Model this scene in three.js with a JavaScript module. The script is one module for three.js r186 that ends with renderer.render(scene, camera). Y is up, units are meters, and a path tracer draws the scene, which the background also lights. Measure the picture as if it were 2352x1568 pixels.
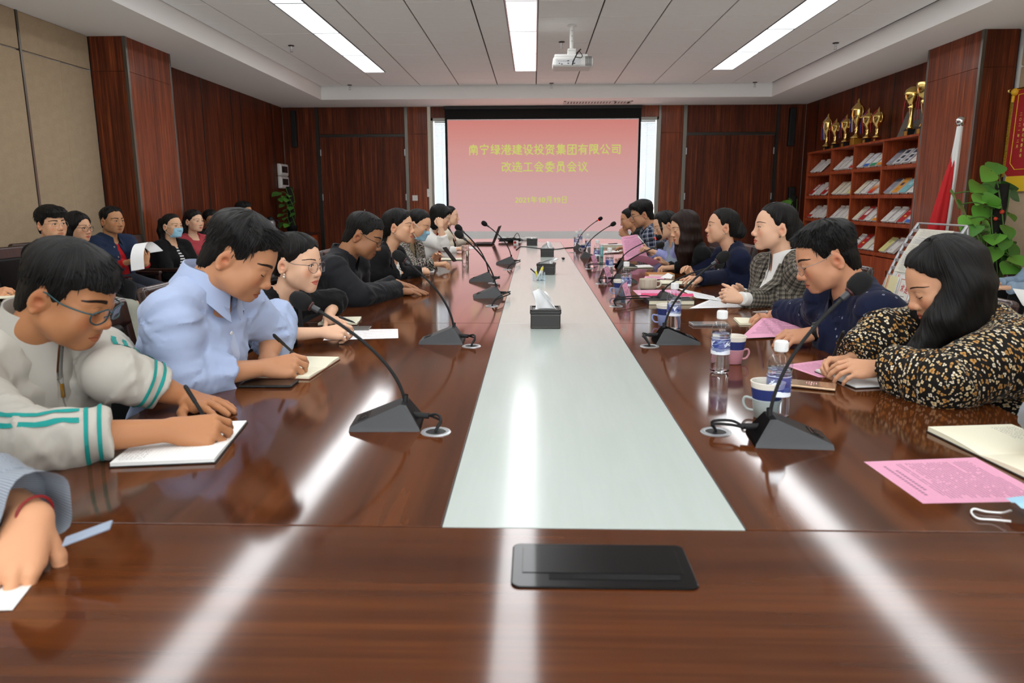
import * as THREE from 'three';
import { RoundedBoxGeometry } from 'three/addons/geometries/RoundedBoxGeometry.js';
import { mergeGeometries, mergeVertices } from 'three/addons/utils/BufferGeometryUtils.js';
import { RectAreaLightUniformsLib } from 'three/addons/lights/RectAreaLightUniformsLib.js';

// ---------------------------------------------------------------- camera, sky, lights, exposure
const scene = new THREE.Scene();
const EYE = new THREE.Vector3(0, 1.29, 0), FOCAL = 1662, W = 2352, H = 1568;
const camera = new THREE.PerspectiveCamera(2 * Math.atan(H / 2 / FOCAL) * 180 / Math.PI, W / H, 0.05, 60);
camera.filmGauge = 36;
camera.position.copy(EYE);
camera.rotation.set(-0.1925, 0.02998, -0.00285, 'YXZ');
camera.updateMatrixWorld(true);
camera.focus = 3.6; camera.userData.fStop = 5.0;
scene.background = new THREE.Color(6.6, 6.9, 7.2);           // overcast daylight: behind the two blinds, and through the windows behind the camera
const renderer = new THREE.WebGLRenderer({ antialias: true });
renderer.toneMapping = THREE.LinearToneMapping;
renderer.toneMappingExposure = 0.93;
renderer.shadowMap.enabled = true;
RectAreaLightUniformsLib.init();
const LAMP = 6.3, LAMP_COLOR = new THREE.Color(0.965, 0.985, 1.0), LAMP_GLOW = 3.2;   // ceiling panels: radiance of the light, what the eye sees of the diffuser
const SCREEN_LIGHT = 0.55;

// ---------------------------------------------------------------- room measures (metres)
const XL = -4.28, XR = 4.53, ZB = -12.7, ZF = 2.2, YC = 3.044, YS = 2.846;      // walls, ceiling tiles, soffit
const RXL = -3.33, RXR = 3.66, RZB = -11.77;                                     // recess with the tiles
const TY = 0.75;                                                                 // table top

// ---------------------------------------------------------------- helpers
const V = (x, y, z) => new THREE.Vector3(x, y, z);
const rad = (d) => d * Math.PI / 180, clamp = (x, a, b) => x < a ? a : x > b ? b : x, lerp = (a, b, t) => a + (b - a) * t;
const sstep = (a, b, x) => { const t = clamp((x - a) / (b - a), 0, 1); return t * t * (3 - 2 * t); };
function rng(seed) { let s = seed | 0; return () => { s = (s + 0x6d2b79f5) | 0; let t = Math.imul(s ^ (s >>> 15), 1 | s); t = (t + Math.imul(t ^ (t >>> 7), 61 | t)) ^ t; return ((t ^ (t >>> 14)) >>> 0) / 4294967296; }; }
// measuring: where the line of sight through a photograph pixel meets a given depth or height
function sight(px, py) { return V((px - W / 2) / FOCAL, (H / 2 - py) / FOCAL, -1).applyMatrix4(new THREE.Matrix4().extractRotation(camera.matrixWorld)); }
function at(px, py, depth) { const d = sight(px, py); return EYE.clone().addScaledVector(d, -depth / d.z); }
function level(px, py, y = TY) { const d = sight(px, py); return EYE.clone().addScaledVector(d, (y - EYE.y) / d.y); }

const used = new Map();
function numbered(name) { const n = used.get(name) ?? 0; used.set(name, n + 1); return n ? name + '_' + String(n).padStart(3, '0') : name; }
function tag(o, label, category, group, kind) { if (label) o.userData.label = label; if (category) o.userData.category = category; if (group) o.userData.group = group; if (kind) o.userData.kind = kind; return o; }
function thing(name, label, category, pos = [0, 0, 0], turn = 0, group) {
  const o = new THREE.Group(); o.name = numbered(name); o.position.set(...(pos.isVector3 ? pos.toArray() : pos)); o.rotation.y = turn; scene.add(o);
  return tag(o, label, category, group);
}
function mesh(name, geo, mat, parent = scene) {
  const m = new THREE.Mesh(Array.isArray(geo) ? merge(geo) : geo, mat);
  m.name = parent === scene ? numbered(name) : name; m.castShadow = m.receiveShadow = true; parent.add(m); return m;
}
function struct(name, geo, mat, parent = scene) { const m = mesh(name, geo, mat, parent); if (parent === scene) m.userData.kind = 'structure'; return m; }
function structGroup(name) { const o = new THREE.Group(); o.name = numbered(name); o.userData.kind = 'structure'; scene.add(o); return o; }
function copyOf(o, pos, turn, label) { const c = o.clone(); c.name = numbered(o.name.replace(/_\d{3}$/, '')); c.userData = { ...o.userData }; if (label) c.userData.label = label; c.position.set(...(pos.isVector3 ? pos.toArray() : pos)); c.rotation.y = turn; scene.add(c); return c; }
function merge(list) {
  const gs = list.map((g) => { g = g.index ? g.toNonIndexed() : g; for (const k of Object.keys(g.attributes)) if (!['position', 'normal', 'uv', 'color'].includes(k)) g.deleteAttribute(k); return g; });
  const color = gs.some((g) => g.attributes.color);
  for (const g of gs) {
    const n = g.attributes.position.count;
    if (!g.attributes.normal) g.computeVertexNormals();
    if (!g.attributes.uv) g.setAttribute('uv', new THREE.BufferAttribute(new Float32Array(n * 2), 2));
    if (color && !g.attributes.color) g.setAttribute('color', new THREE.BufferAttribute(new Float32Array(n * 3).fill(1), 3));
  }
  return mergeGeometries(gs);
}
// uv in metres from the dominant side of each normal
function metreUV(g, k = 1, ox = 0, oy = 0) {
  const p = g.attributes.position, n = g.attributes.normal, uv = new Float32Array(p.count * 2);
  for (let i = 0; i < p.count; i++) {
    const ax = Math.abs(n.getX(i)), ay = Math.abs(n.getY(i)), az = Math.abs(n.getZ(i));
    let u, v; if (ay > ax && ay > az) { u = p.getX(i); v = p.getZ(i); } else if (ax > az) { u = p.getZ(i); v = p.getY(i); } else { u = p.getX(i); v = p.getY(i); }
    uv[2 * i] = u * k + ox; uv[2 * i + 1] = v * k + oy;
  }
  g.setAttribute('uv', new THREE.BufferAttribute(uv, 2)); return g;
}
function box(w, h, d, x = 0, y = 0, z = 0) { return metreUV(new THREE.BoxGeometry(w, h, d).translate(x, y, z)); }
function span(x0, x1, y0, y1, z0, z1, bevel = 0, ox = 0) {
  const w = Math.abs(x1 - x0), h = Math.abs(y1 - y0), d = Math.abs(z1 - z0);
  const g = bevel ? new RoundedBoxGeometry(w, h, d, 1, Math.min(bevel, w / 2.01, h / 2.01, d / 2.01)) : new THREE.BoxGeometry(w, h, d);
  return metreUV(g.translate((x0 + x1) / 2, (y0 + y1) / 2, (z0 + z1) / 2), 1, ox, 0);
}
function rbox(w, h, d, r, x = 0, y = 0, z = 0, seg = 2) { return metreUV(new RoundedBoxGeometry(w, h, d, seg, r).translate(x, y, z)); }
function cyl(r0, r1, h, x = 0, y = 0, z = 0, n = 20, open = false) { return new THREE.CylinderGeometry(r1, r0, h, n, 1, open).translate(x, y + h / 2, z); }
function lathe(pts, n = 28) { return new THREE.LatheGeometry(pts.map(([r, y]) => new THREE.Vector2(r, y)), n); }
function tube(pts, r, n = 24, m = 7, closed = false) { return new THREE.TubeGeometry(new THREE.CatmullRomCurve3(pts.map((p) => p.isVector3 ? p : V(...p)), closed), n, r, m, closed); }
function ball(r, x = 0, y = 0, z = 0, n = 14) { return new THREE.SphereGeometry(r, n, Math.ceil(n * .7)).translate(x, y, z); }
function tint(g, r, gg, b) { const n = g.attributes.position.count, c = new Float32Array(n * 3); for (let i = 0; i < n; i++) { c[3 * i] = r; c[3 * i + 1] = gg; c[3 * i + 2] = b; } g.setAttribute('color', new THREE.BufferAttribute(c, 3)); return g; }
function shapeXZ(pts, h, bevel = 0) {            // a flat plate from an outline in x,z: bottom at y 0
  const s = new THREE.Shape(pts.map(([x, z]) => new THREE.Vector2(x, -z)));
  const g = new THREE.ExtrudeGeometry(s, { depth: Math.max(h - 2 * bevel, 1e-4), bevelEnabled: bevel > 0, bevelThickness: bevel, bevelSize: bevel, bevelOffset: -bevel, bevelSegments: 2, curveSegments: 16 });
  return metreUV(g.translate(0, 0, bevel).rotateX(-Math.PI / 2));
}
function roundedRect(w, h, r) { const s = new THREE.Shape(), x = -w / 2, y = -h / 2; s.moveTo(x + r, y); s.lineTo(x + w - r, y); s.absarc(x + w - r, y + r, r, -Math.PI / 2, 0); s.lineTo(x + w, y + h - r); s.absarc(x + w - r, y + h - r, r, 0, Math.PI / 2); s.lineTo(x + r, y + h); s.absarc(x + r, y + h - r, r, Math.PI / 2, Math.PI); s.lineTo(x, y + r); s.absarc(x + r, y + r, r, Math.PI, 1.5 * Math.PI); return s; }
// ---- noise
const PERM = new Uint8Array(512); { const r = rng(77), p = [...Array(256).keys()]; for (let i = 255; i > 0; i--) { const j = Math.floor(r() * (i + 1)); [p[i], p[j]] = [p[j], p[i]]; } for (let i = 0; i < 512; i++) PERM[i] = p[i & 255]; }
function noise3(x, y, z) {                         // value noise, 0..1
  const xi = Math.floor(x), yi = Math.floor(y), zi = Math.floor(z); let fx = x - xi, fy = y - yi, fz = z - zi;
  fx = fx * fx * (3 - 2 * fx); fy = fy * fy * (3 - 2 * fy); fz = fz * fz * (3 - 2 * fz);
  const X = xi & 255, Y = yi & 255, Z = zi & 255, X1 = (X + 1) & 255, Y1 = (Y + 1) & 255, Z1 = (Z + 1) & 255;
  const a = PERM[X] , b = PERM[X1], aa = PERM[a + Y], ab = PERM[a + Y1], ba = PERM[b + Y], bb = PERM[b + Y1];
  const l0 = PERM[aa + Z], l1 = PERM[ba + Z], l2 = PERM[ab + Z], l3 = PERM[bb + Z], l4 = PERM[aa + Z1], l5 = PERM[ba + Z1], l6 = PERM[ab + Z1], l7 = PERM[bb + Z1];
  const q0 = l0 + (l1 - l0) * fx, q1 = l2 + (l3 - l2) * fx, q2 = l4 + (l5 - l4) * fx, q3 = l6 + (l7 - l6) * fx, r0 = q0 + (q1 - q0) * fy, r1 = q2 + (q3 - q2) * fy;
  return (r0 + (r1 - r0) * fz) / 255;
}
// tiling value noise in 2D with whole-number frequencies
function tnoise(x, y, px, py, s) {
  const xi = Math.floor(x), yi = Math.floor(y); let fx = x - xi, fy = y - yi; fx = fx * fx * (3 - 2 * fx); fy = fy * fy * (3 - 2 * fy);
  const h = (i, j) => PERM[(PERM[(((i % px) + px) % px + s * 17) & 255] + ((j % py) + py) % py) & 255] / 255;
  const a = h(xi, yi), b = h(xi + 1, yi), c = h(xi, yi + 1), d = h(xi + 1, yi + 1);
  return lerp(lerp(a, b, fx), lerp(c, d, fx), fy);
}
function dataTex(w, h, f, srgb = true, rx = 1, ry = 1) {
  const d = new Uint8Array(w * h * 4);
  for (let y = 0; y < h; y++) for (let x = 0; x < w; x++) { const c = f(x / w, y / h), o = (y * w + x) * 4; d[o] = clamp(c[0], 0, 255); d[o + 1] = clamp(c[1], 0, 255); d[o + 2] = clamp(c[2], 0, 255); d[o + 3] = 255; }
  const t = new THREE.DataTexture(d, w, h); t.wrapS = t.wrapT = THREE.RepeatWrapping; t.magFilter = THREE.LinearFilter; t.minFilter = THREE.LinearMipmapLinearFilter; if (srgb) t.colorSpace = THREE.SRGBColorSpace; t.repeat.set(rx, ry); t.needsUpdate = true; return t;
}
function canvasTex(w, h, draw, rep = false) { const c = document.createElement('canvas'); c.width = w; c.height = h; draw(c.getContext('2d'), w, h); const t = new THREE.CanvasTexture(c); t.colorSpace = THREE.SRGBColorSpace; if (rep) t.wrapS = t.wrapT = THREE.RepeatWrapping; return t; }
const std = (color, roughness = .6, o = {}) => new THREE.MeshStandardMaterial({ color, roughness, ...o });
const phys = (color, roughness = .5, o = {}) => new THREE.MeshPhysicalMaterial({ color, roughness, ...o });

// ---------------------------------------------------------------- materials
const mix3 = (a, b, t) => [lerp(a[0], b[0], t), lerp(a[1], b[1], t), lerp(a[2], b[2], t)];
function veneer(seed, dark, light, red) {          // straight-grained red veneer, 1 m x 2 m, grain up
  return dataTex(768, 256, (u, v) => {
    const a = tnoise(u * 9, v * 2, 9, 2, seed), b = tnoise(u * 48, v * 3, 48, 3, seed + 3), c = tnoise(u * 170, v * 6, 170, 6, seed + 5), d = tnoise(u * 384, v * 24, 384, 24, seed + 8);
    let t = .16 * a + .3 * b + .34 * c + .2 * d; t = sstep(.24, .78, t);
    const q = mix3(dark, light, t), s = sstep(.72, .9, c * .6 + b * .4);
    return mix3(q, red, s * .55);
  }, true, 1, .5);
}
const M = {};
{
  const vt = veneer(1, [92, 40, 19], [146, 72, 36], [188, 110, 56]);
  M.veneer = phys(0xffffff, .5, { map: vt, specularIntensity: .35, clearcoat: .16, clearcoatRoughness: .2 });
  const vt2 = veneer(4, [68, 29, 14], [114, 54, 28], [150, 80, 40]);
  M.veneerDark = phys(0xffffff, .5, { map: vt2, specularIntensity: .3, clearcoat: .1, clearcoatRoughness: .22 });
  const vt3 = veneer(7, [124, 50, 24], [164, 76, 38], [172, 86, 44]);
  M.shelfWood = phys(0xffffff, .5, { map: vt3, specularIntensity: .3, clearcoat: .1, clearcoatRoughness: .25 });
  const vt4 = veneer(9, [30, 14, 10], [56, 26, 18], [60, 30, 20]);
  M.chairWood = phys(0xffffff, .35, { map: vt4, clearcoat: .4, clearcoatRoughness: .2 });
  const grain = (seed) => dataTex(512, 512, (u, v) => {        // 1.2 m x 2.4 m, grain along v
    const w = tnoise(u * 3, v * 2, 3, 2, seed) * .9, a = tnoise(u * 10 + w * 3, v * 2, 10, 2, seed + 1), b = tnoise(u * 60 + w * 6, v * 4, 60, 4, seed + 2), c = tnoise(u * 200, v * 14, 200, 14, seed + 3);
    let t = .5 * a + .3 * b + .2 * c; t = sstep(.15, .85, t);
    return mix3([62, 29, 11], [96, 50, 20], t);
  }, true, 1 / 1.2, 1 / 2.4);
  M.tableWood = phys(0xffffff, .6, { map: grain(3), specularIntensity: 0, clearcoat: .9, clearcoatRoughness: .09, ior: 1.5 });
  const grainX = grain(12); grainX.rotation = Math.PI / 2;
  M.tableWoodCross = phys(0xffffff, .6, { map: grainX, specularIntensity: 0, clearcoat: .9, clearcoatRoughness: .1 });
  const inlay = dataTex(256, 512, (u, v) => { const a = tnoise(u * 16, v * 4, 16, 4, 21), b = tnoise(u * 70, v * 10, 70, 10, 23), t = .6 * a + .4 * b; return mix3([174, 184, 178], [181, 189, 185], t); }, true, 2, 1);
  M.inlay = phys(0xffffff, .45, { map: inlay, specularIntensity: .4, clearcoat: .5, clearcoatRoughness: .14 });
  const cloth = dataTex(256, 256, (u, v) => { const a = tnoise(u * 128, v * 128, 128, 128, 31), b = tnoise(u * 8, v * 8, 8, 8, 33), t = .75 * a + .25 * b; return mix3([160, 139, 112], [184, 163, 134], t); }, true, 3, 3);
  M.wallCloth = std(0xffffff, .95, { map: cloth });
  const tile = dataTex(128, 128, (u, v) => { const a = tnoise(u * 64, v * 64, 64, 64, 41), t = a > .82 ? .3 : .8 + .2 * tnoise(u * 6, v * 6, 6, 6, 44); return mix3([238, 238, 235], [248, 248, 246], t); }, true, 4, 4);
  M.tile = std(0xffffff, .95, { map: tile });
  M.plaster = std(0xf2f1ee, .9);
  M.gap = std(0x2a2826, .9);
  M.floor = phys(0xffffff, .3, { map: dataTex(128, 128, (u, v) => { const t = tnoise(u * 20, v * 20, 20, 20, 51); return mix3([205, 205, 200], [232, 232, 228], t); }, true, 1, 1) });
  M.metal = std(0x6b6760, .32, { metalness: .9 });
  M.darkMetal = std(0x3c3834, .38, { metalness: .75 });
  M.chrome = std(0xd8d8d8, .12, { metalness: 1 });
  M.silver = std(0xb6b9bc, .35, { metalness: .7 });
  M.gold = std(new THREE.Color(.82, .6, .2), .18, { metalness: 1 });
  M.goldDull = std(0xb8862c, .45, { metalness: .6 });
  M.black = std(0x0c0c0c, .55); M.blackGloss = phys(0x050506, .3, { specularIntensity: .15, clearcoat: .3, clearcoatRoughness: .06 });
  M.micGrey = std(0x2c2d2f, .42); M.rubber = std(0x0a0a0b, .75); M.foam = std(0x060606, .98);
  M.white = std(0xe6e6e4, .45); M.whitePaint = std(0xd9d8d4, .5); M.cream = std(0xddd6c4, .6);
  M.paper = std(0xe9e9e6, .9); M.ivory = std(0xe6e0c6, .9);
  M.pink = std(0xe79bb9, .9); M.pinkDeep = std(0xd8386e, .7);
  M.leather = phys(0x0a0a0a, .5, { specularIntensity: .5 }); M.leatherSoft = phys(0x17120f, .42);
  M.glass = phys(0xffffff, .02, { transmission: 1, thickness: 0, ior: 1.5 });
  M.plastic = phys(0xf4f8fa, .04, { transmission: 1, thickness: 0, ior: 1.45 });
  M.water = phys(0xffffff, .0, { transmission: 1, thickness: .05, ior: 1.33 });
  M.lens = phys(0xffffff, .03, { transmission: 1, thickness: 0, ior: 1.4 });
  M.leaf = phys(0x5f9a3a, .35, { clearcoat: .3, clearcoatRoughness: .3 });
  M.leafDark = phys(0x477e30, .4, { clearcoat: .25, clearcoatRoughness: .3 });
  M.stem = std(0x4a6a2c, .6); M.bark = std(0x15110d, .95);
  M.red = std(0xb31217, .75); M.ribbonRed = std(0xa01a22, .5, { side: THREE.DoubleSide }); M.ribbonBlue = std(0x24348a, .5, { side: THREE.DoubleSide }); M.ribbonWhite = std(0xd9d9dd, .5, { side: THREE.DoubleSide });
  M.tissue = std(0xf2f2f2, .95, { side: THREE.DoubleSide });
  M.ledRed = std(0xff2010, .5, { emissive: 0xff1808, emissiveIntensity: 2.5 });
}
// ---------------------------------------------------------------- writing: Chinese characters drawn stroke by stroke on a 100 x 100 grid
const GLYPH = {
  '南': '20,14 80,14|50,2 50,26|14,98 14,28 86,28 86,92 78,96|34,38 42,50|66,38 58,50|30,54 70,54|26,70 74,70|50,54 50,94',
  '宁': '50,0 50,12|12,30 12,16 88,16 88,28 84,32|22,46 78,46|50,46 50,92 38,90',
  '绿': '26,4 10,28 28,30|32,24 10,56 36,50|8,82 38,72|48,10 86,10 84,42|52,26 84,26|44,44 96,44|68,44 68,94 60,90|52,56 58,64|46,86 62,72|88,54 76,64|72,68 94,88',
  '港': '10,8 22,20|6,34 18,44|6,94 22,60|36,16 92,16|52,3 52,36|76,3 76,36|32,36 97,36|52,38 30,60|76,38 98,58|46,54 78,54 78,72 46,72|46,54 46,88 52,94 86,94 90,82',
  '建': '46,12 82,12 82,40|38,26 96,26|46,40 82,40|42,54 88,54|36,70 94,70|63,2 63,84|8,14 28,14 12,42 28,42 22,70 6,94|8,58 30,82 60,92 98,94',
  '设': '12,6 24,18|4,34 22,34 22,84 36,72|50,8 46,36 38,44|50,8 76,8 76,34 94,34|42,52 84,52 66,76 34,98|50,58 70,82 98,96',
  '投': '4,26 36,26|22,2 22,88 12,86|4,64 36,50|54,8 50,36 42,44|54,8 78,8 78,34 95,34|44,52 84,52 68,76 36,98|52,58 72,82 98,96',
  '资': '12,6 22,16|8,38 22,26|42,2 32,20|40,12 88,12 82,22|60,14 56,28 36,42|60,22 72,34 92,40|24,50 24,82|24,50 76,50 76,82|50,58 46,78 14,98|56,82 88,98',
  '集': '30,2 12,28|26,16 26,58|54,1 60,12|26,14 86,14|26,28 82,28|26,42 82,42|26,57 90,57|55,14 55,57|6,72 94,72|50,60 50,98|46,74 12,94|54,74 88,94',
  '团': '10,8 90,8 90,96 10,96 10,8|24,36 78,36|56,18 56,82 46,80|54,40 26,68',
  '有': '6,18 94,18|46,2 30,40 6,62|32,40 32,98|32,40 78,40 78,94 68,96|32,58 78,58|32,74 78,74',
  '限': '10,8 10,98|10,8 36,8 24,34 36,56 24,64 14,62|50,8 84,8 84,46 50,46|50,27 84,27|50,8 50,92 66,80|86,56 66,66|62,48 76,78 98,94',
  '公': '36,8 26,30 6,50|62,6 74,30 96,48|44,44 26,86 76,80|64,62 84,94',
  '司': '10,12 88,12 88,92 72,90|12,34 70,34|18,52 64,52 64,80 18,80 18,52',
  '改': '8,12 42,12 42,42 12,42 12,86 42,74|62,2 52,34|58,22 97,22|86,22 76,60 46,96|60,40 72,70 98,94',
  '选': '48,4 40,24|42,18 88,18|64,2 64,42|34,42 96,42|54,42 50,62 38,74|72,42 72,70 92,70 94,58|10,8 20,20|4,40 22,40 18,70 4,84|12,74 34,88 98,92',
  '工': '14,14 86,14|50,14 50,86|5,86 95,86',
  '会': '50,2 6,44|50,2 94,44|32,38 68,38|16,58 84,58|46,60 22,90 76,86|64,70 86,96',
  '委': '70,2 22,10|8,22 92,22|50,8 50,46|46,24 10,44|54,24 90,44|46,46 26,74 80,96|70,58 54,84 16,98|5,60 95,60',
  '员': '28,4 72,4 72,24 28,24 28,4|20,36 20,78|20,36 80,36 80,78|50,44 46,76 12,98|56,78 88,98',
  '议': '12,6 24,18|4,34 22,34 22,84 36,72|60,4 68,18|86,14 72,56 38,96|46,22 66,62 98,96',
  '年': '30,2 10,34|24,18 86,18|26,42 82,42|26,42 26,66|5,66 96,66|54,18 54,98',
  '月': '26,6 26,60 12,96|26,6 78,6 78,92 66,94|26,34 78,34|26,60 78,60',
  '日': '22,6 78,6 78,94 22,94 22,6|22,48 78,48', '二': '20,20 80,20|6,82 94,82', '一': '6,50 94,50', '〇': '50,10 80,22 90,50 80,78 50,90 20,78 10,50 20,22 50,10',
  '党': '50,2 50,20|24,6 32,18|76,6 68,18|10,38 10,24 90,24 90,36|30,38 70,38 70,56 30,56 30,38|42,58 36,82 12,96|60,58 60,90 88,92 90,80',
  '求': '8,26 92,26|50,2 50,94 40,90|26,40 36,52|10,86 40,62|82,38 60,54|52,48 92,90|70,6 82,16',
  '是': '26,4 74,4 74,36 26,36 26,4|26,20 74,20|8,50 92,50|50,50 50,88|52,68 84,68|28,58 24,78 6,98|18,74 44,92 96,94',
};
function writeGlyph(g, ch, x, y, s, lw) {          // the box's top left corner and its size
  g.lineWidth = lw; g.lineCap = 'round'; g.lineJoin = 'round';
  if (!GLYPH[ch]) { g.font = `bold ${s * .95}px sans-serif`; g.textAlign = 'left'; g.textBaseline = 'alphabetic'; g.fillText(ch, x, y + s * .86); return; }
  for (const st of GLYPH[ch].split('|')) { g.beginPath(); st.split(' ').forEach((q, i) => { const [a, b] = q.split(','); const X = x + a / 100 * s, Y = y + b / 100 * s; i ? g.lineTo(X, Y) : g.moveTo(X, Y); }); g.stroke(); }
}
function writeLine(g, text, cx, y, s, lw, gap = 1.06) { const n = text.length; [...text].forEach((c, i) => writeGlyph(g, c, cx - n * s * gap / 2 + (i + (gap - 1) / (2 * gap)) * s * gap, y, s, lw)); }

// ================================================================ the room
{
  // floor
  struct('floor', span(XL - .3, XR + .3, -.12, 0, ZB - .3, ZF + .3), M.floor);
  // ceiling: slab, rows of tiles with dark joints, light panels hung in half tiles
  const ceil = structGroup('ceiling');
  struct('slab', span(XL - .3, XR + .3, YC + .012, YC + .2, ZB - .3, ZF + .3), M.gap, ceil);
  const GX = .033, T = .6, tiles = new Map(), TZ0 = RZB + .02;
  const tileGeo = (w, d) => { const k = w.toFixed(3) + d.toFixed(3); if (!tiles.has(k)) tiles.set(k, rbox(w, .016, d, .003, 0, 0, 0, 1)); return tiles.get(k); };
  const LIGHTCOL = { '-4': [0, .3], '-1': [.3, .6], '4': [0, .3] };              // where a strip of lights fills half of a column of tiles
  const lightZ0 = -10.55;
  let rnd = rng(5);
  for (let i = -6; i <= 6; i++) for (let j = 0; j < 24; j++) {
    let x0 = GX + T * i, x1 = x0 + T; const z0 = TZ0 + T * j, z1 = Math.min(z0 + T, ZF); if (z1 - z0 < .1) continue;
    const L = LIGHTCOL[i]; if (L && z1 > lightZ0 + .1 && z0 < 1.4) { if (L[0] === 0) x0 += .3; else x1 -= .3; }
    x0 = Math.max(x0, RXL + .004); x1 = Math.min(x1, RXR - .004); if (x1 - x0 < .05) continue;
    const m = struct('tile', tileGeo(x1 - x0 - .014, z1 - z0 - .009), M.tile, ceil);
    m.position.set((x0 + x1) / 2, YC + .008 + (rnd() - .5) * .0016, (z0 + z1) / 2);
  }
  // soffit round the recess
  const sof = structGroup('soffit');
  struct('soffit_left', span(XL - .3, RXL, YS, YC + .03, ZB - .3, ZF + .3), M.plaster, sof);
  struct('soffit_right', span(RXR, XR + .3, YS, YC + .03, ZB - .3, ZF + .3), M.plaster, sof);
  struct('soffit_back', span(RXL - .01, RXR + .01, YS, YC + .03, ZB - .3, RZB), M.plaster, sof);
  // lights
  const proto = thing('ceiling_light', '', 'light');
  const frame = [span(-.15, .15, -.002, .02, -.6, -.588), span(-.15, .15, -.002, .02, .588, .6), span(-.15, -.138, -.002, .02, -.588, .588), span(.138, .15, -.002, .02, -.588, .588)];
  mesh('frame', frame, M.silver, proto);
  mesh('diffuser', span(-.139, .139, .003, .012, -.589, .589), std(0xffffff, .6, { emissive: LAMP_COLOR, emissiveIntensity: LAMP_GLOW }), proto);
  const strips = [[GX - 4 * T + .15, 'left'], [GX - .15, 'middle'], [GX + 4 * T + .15, 'right']];
  const nth = ['nearest the screen', 'second from the screen', 'third from the screen', 'fourth from the screen', 'fifth from the screen', 'sixth from the screen', 'seventh from the screen', 'eighth from the screen', 'ninth from the screen', 'tenth from the screen'];
  strips.forEach(([x, side], s) => {
    for (let k = 0; k < 10; k++) {
      const z = lightZ0 + .6 + 1.2 * k, where = side === 'middle' ? 'middle ceiling row' : side + ' ceiling row', label = `white light panel of the ${where}, ${nth[k]}`;
      const o = s === 0 && k === 0 ? proto : copyOf(proto, [x, YC, z], 0);
      o.position.set(x, YC, z); o.userData.label = label; o.userData.group = 'light panels of the ' + where;
      const l = new THREE.RectAreaLight(LAMP_COLOR, LAMP, .276, 1.176); l.name = 'panel_glow'; l.position.set(x, YC - .006, z); l.rotation.x = -Math.PI / 2; scene.add(l);
    }
  });
  // sprinklers
  const sp = thing('sprinkler', '', 'sprinkler');
  mesh('escutcheon', lathe([[.0, 0], [.036, -.002], [.034, -.008], [.014, -.012], [0, -.012]], 18), M.darkMetal, sp);
  mesh('head', [cyl(.01, .012, .03, 0, -.042, 0, 10), box(.004, .03, .006, .011, -.055, 0), box(.004, .03, .006, -.011, -.055, 0)], M.silver, sp);
  mesh('deflector', cyl(.018, .02, .003, 0, -.073, 0, 14), M.silver, sp);
  [[-2.79, -8.73, 'ceiling sprinkler left of the left light row, nearer one'], [-2.84, -11.62, 'ceiling sprinkler in the left corner before the screen wall'], [.31, -8.67, 'ceiling sprinkler beside the projector pole'], [.267, -11.6, 'ceiling sprinkler above the screen, behind the projector'], [3.44, -8.86, 'ceiling sprinkler right of the right light row, nearer one'], [3.36, -11.66, 'ceiling sprinkler in the right corner before the screen wall']]
    .forEach(([x, z, label], i) => { const o = i ? copyOf(sp, [x, YC, z], 0, label) : sp; o.position.set(x, YC, z); o.userData.label = label; o.userData.group = 'ceiling sprinklers'; });

  // ---- walls: masonry behind, panels in front
  const panel = (name, geo, mat, parent) => struct(name, geo, mat, parent);
  // left wall
  const wl = structGroup('wall_left');
  struct('masonry', span(XL - .3, XL - .03, 0, YC, ZB - .3, ZF + .3), M.plaster, wl);
  const clothCuts = [ZF, .9, -.9, -2.7, -4.45, -6.26, -7.25];
  for (let i = 0; i + 1 < clothCuts.length; i++) {
    const a = clothCuts[i] - .012, b = clothCuts[i + 1] + .012, mid = i === 4 ? null : (a + b) / 2;
    panel('cloth_panel', span(XL - .03, XL, .1, 2.525, a, b, .008), M.wallCloth, wl);
    panel('cloth_panel', span(XL - .03, XL, 2.537, YS, a, b, .008), M.wallCloth, wl);
    if (i < 5) struct('metal_strip', span(XL - .028, XL + .006, .1, YS, b - .024, b), M.metal, wl);
  }
  panel('cloth_seam', span(XL - .002, XL + .0016, .1, YS, -6.772, -6.768), M.wallCloth, wl);
  const woodCuts = [-8.13, -9.63, -10.567, -10.897, -12.164, ZB];
  for (let i = 0; i + 1 < woodCuts.length; i++) {
    const a = woodCuts[i] - .012, b = woodCuts[i + 1] + .012;
    panel('wood_panel', span(XL - .03, XL, .1, YS, a, b, .004, i * .37), M.veneerDark, wl);
    if (i < 4) struct('metal_strip', span(XL - .028, XL + .002, .1, YS, b - .024, b), M.darkMetal, wl);
  }
  struct('baseboard', span(XL - .03, XL + .012, 0, .1, ZB, ZF), M.darkMetal, wl);
  // right wall
  const wr = structGroup('wall_right');
  struct('masonry', span(XR + .03, XR + .3, 0, YC, ZB - .3, ZF + .3), M.plaster, wr);
  for (let i = 0; i + 1 < clothCuts.length; i++) {
    const a = clothCuts[i] - .012, b = clothCuts[i + 1] + .012;
    panel('cloth_panel', span(XR, XR + .03, .1, 2.495, a, b, .008), M.wallCloth, wr);
    panel('cloth_panel', span(XR, XR + .03, 2.507, YS, a, b, .008), M.wallCloth, wr);
    if (i < 5) struct('metal_strip', span(XR - .006, XR + .028, .1, YS, b - .024, b), M.metal, wr);
  }
  const woodR = [-8.29, -9.688, -10.644, -10.934, -12.177, ZB];
  for (let i = 0; i + 1 < woodR.length; i++) {
    const a = woodR[i] - .012, b = woodR[i + 1] + .012;
    panel('wood_panel', span(XR, XR + .03, .1, YS, a, b, .004, .2 + i * .41), M.veneerDark, wr);
    if (i < 4) struct('metal_strip', span(XR - .002, XR + .028, .1, YS, b - .024, b), M.darkMetal, wr);
  }
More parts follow.
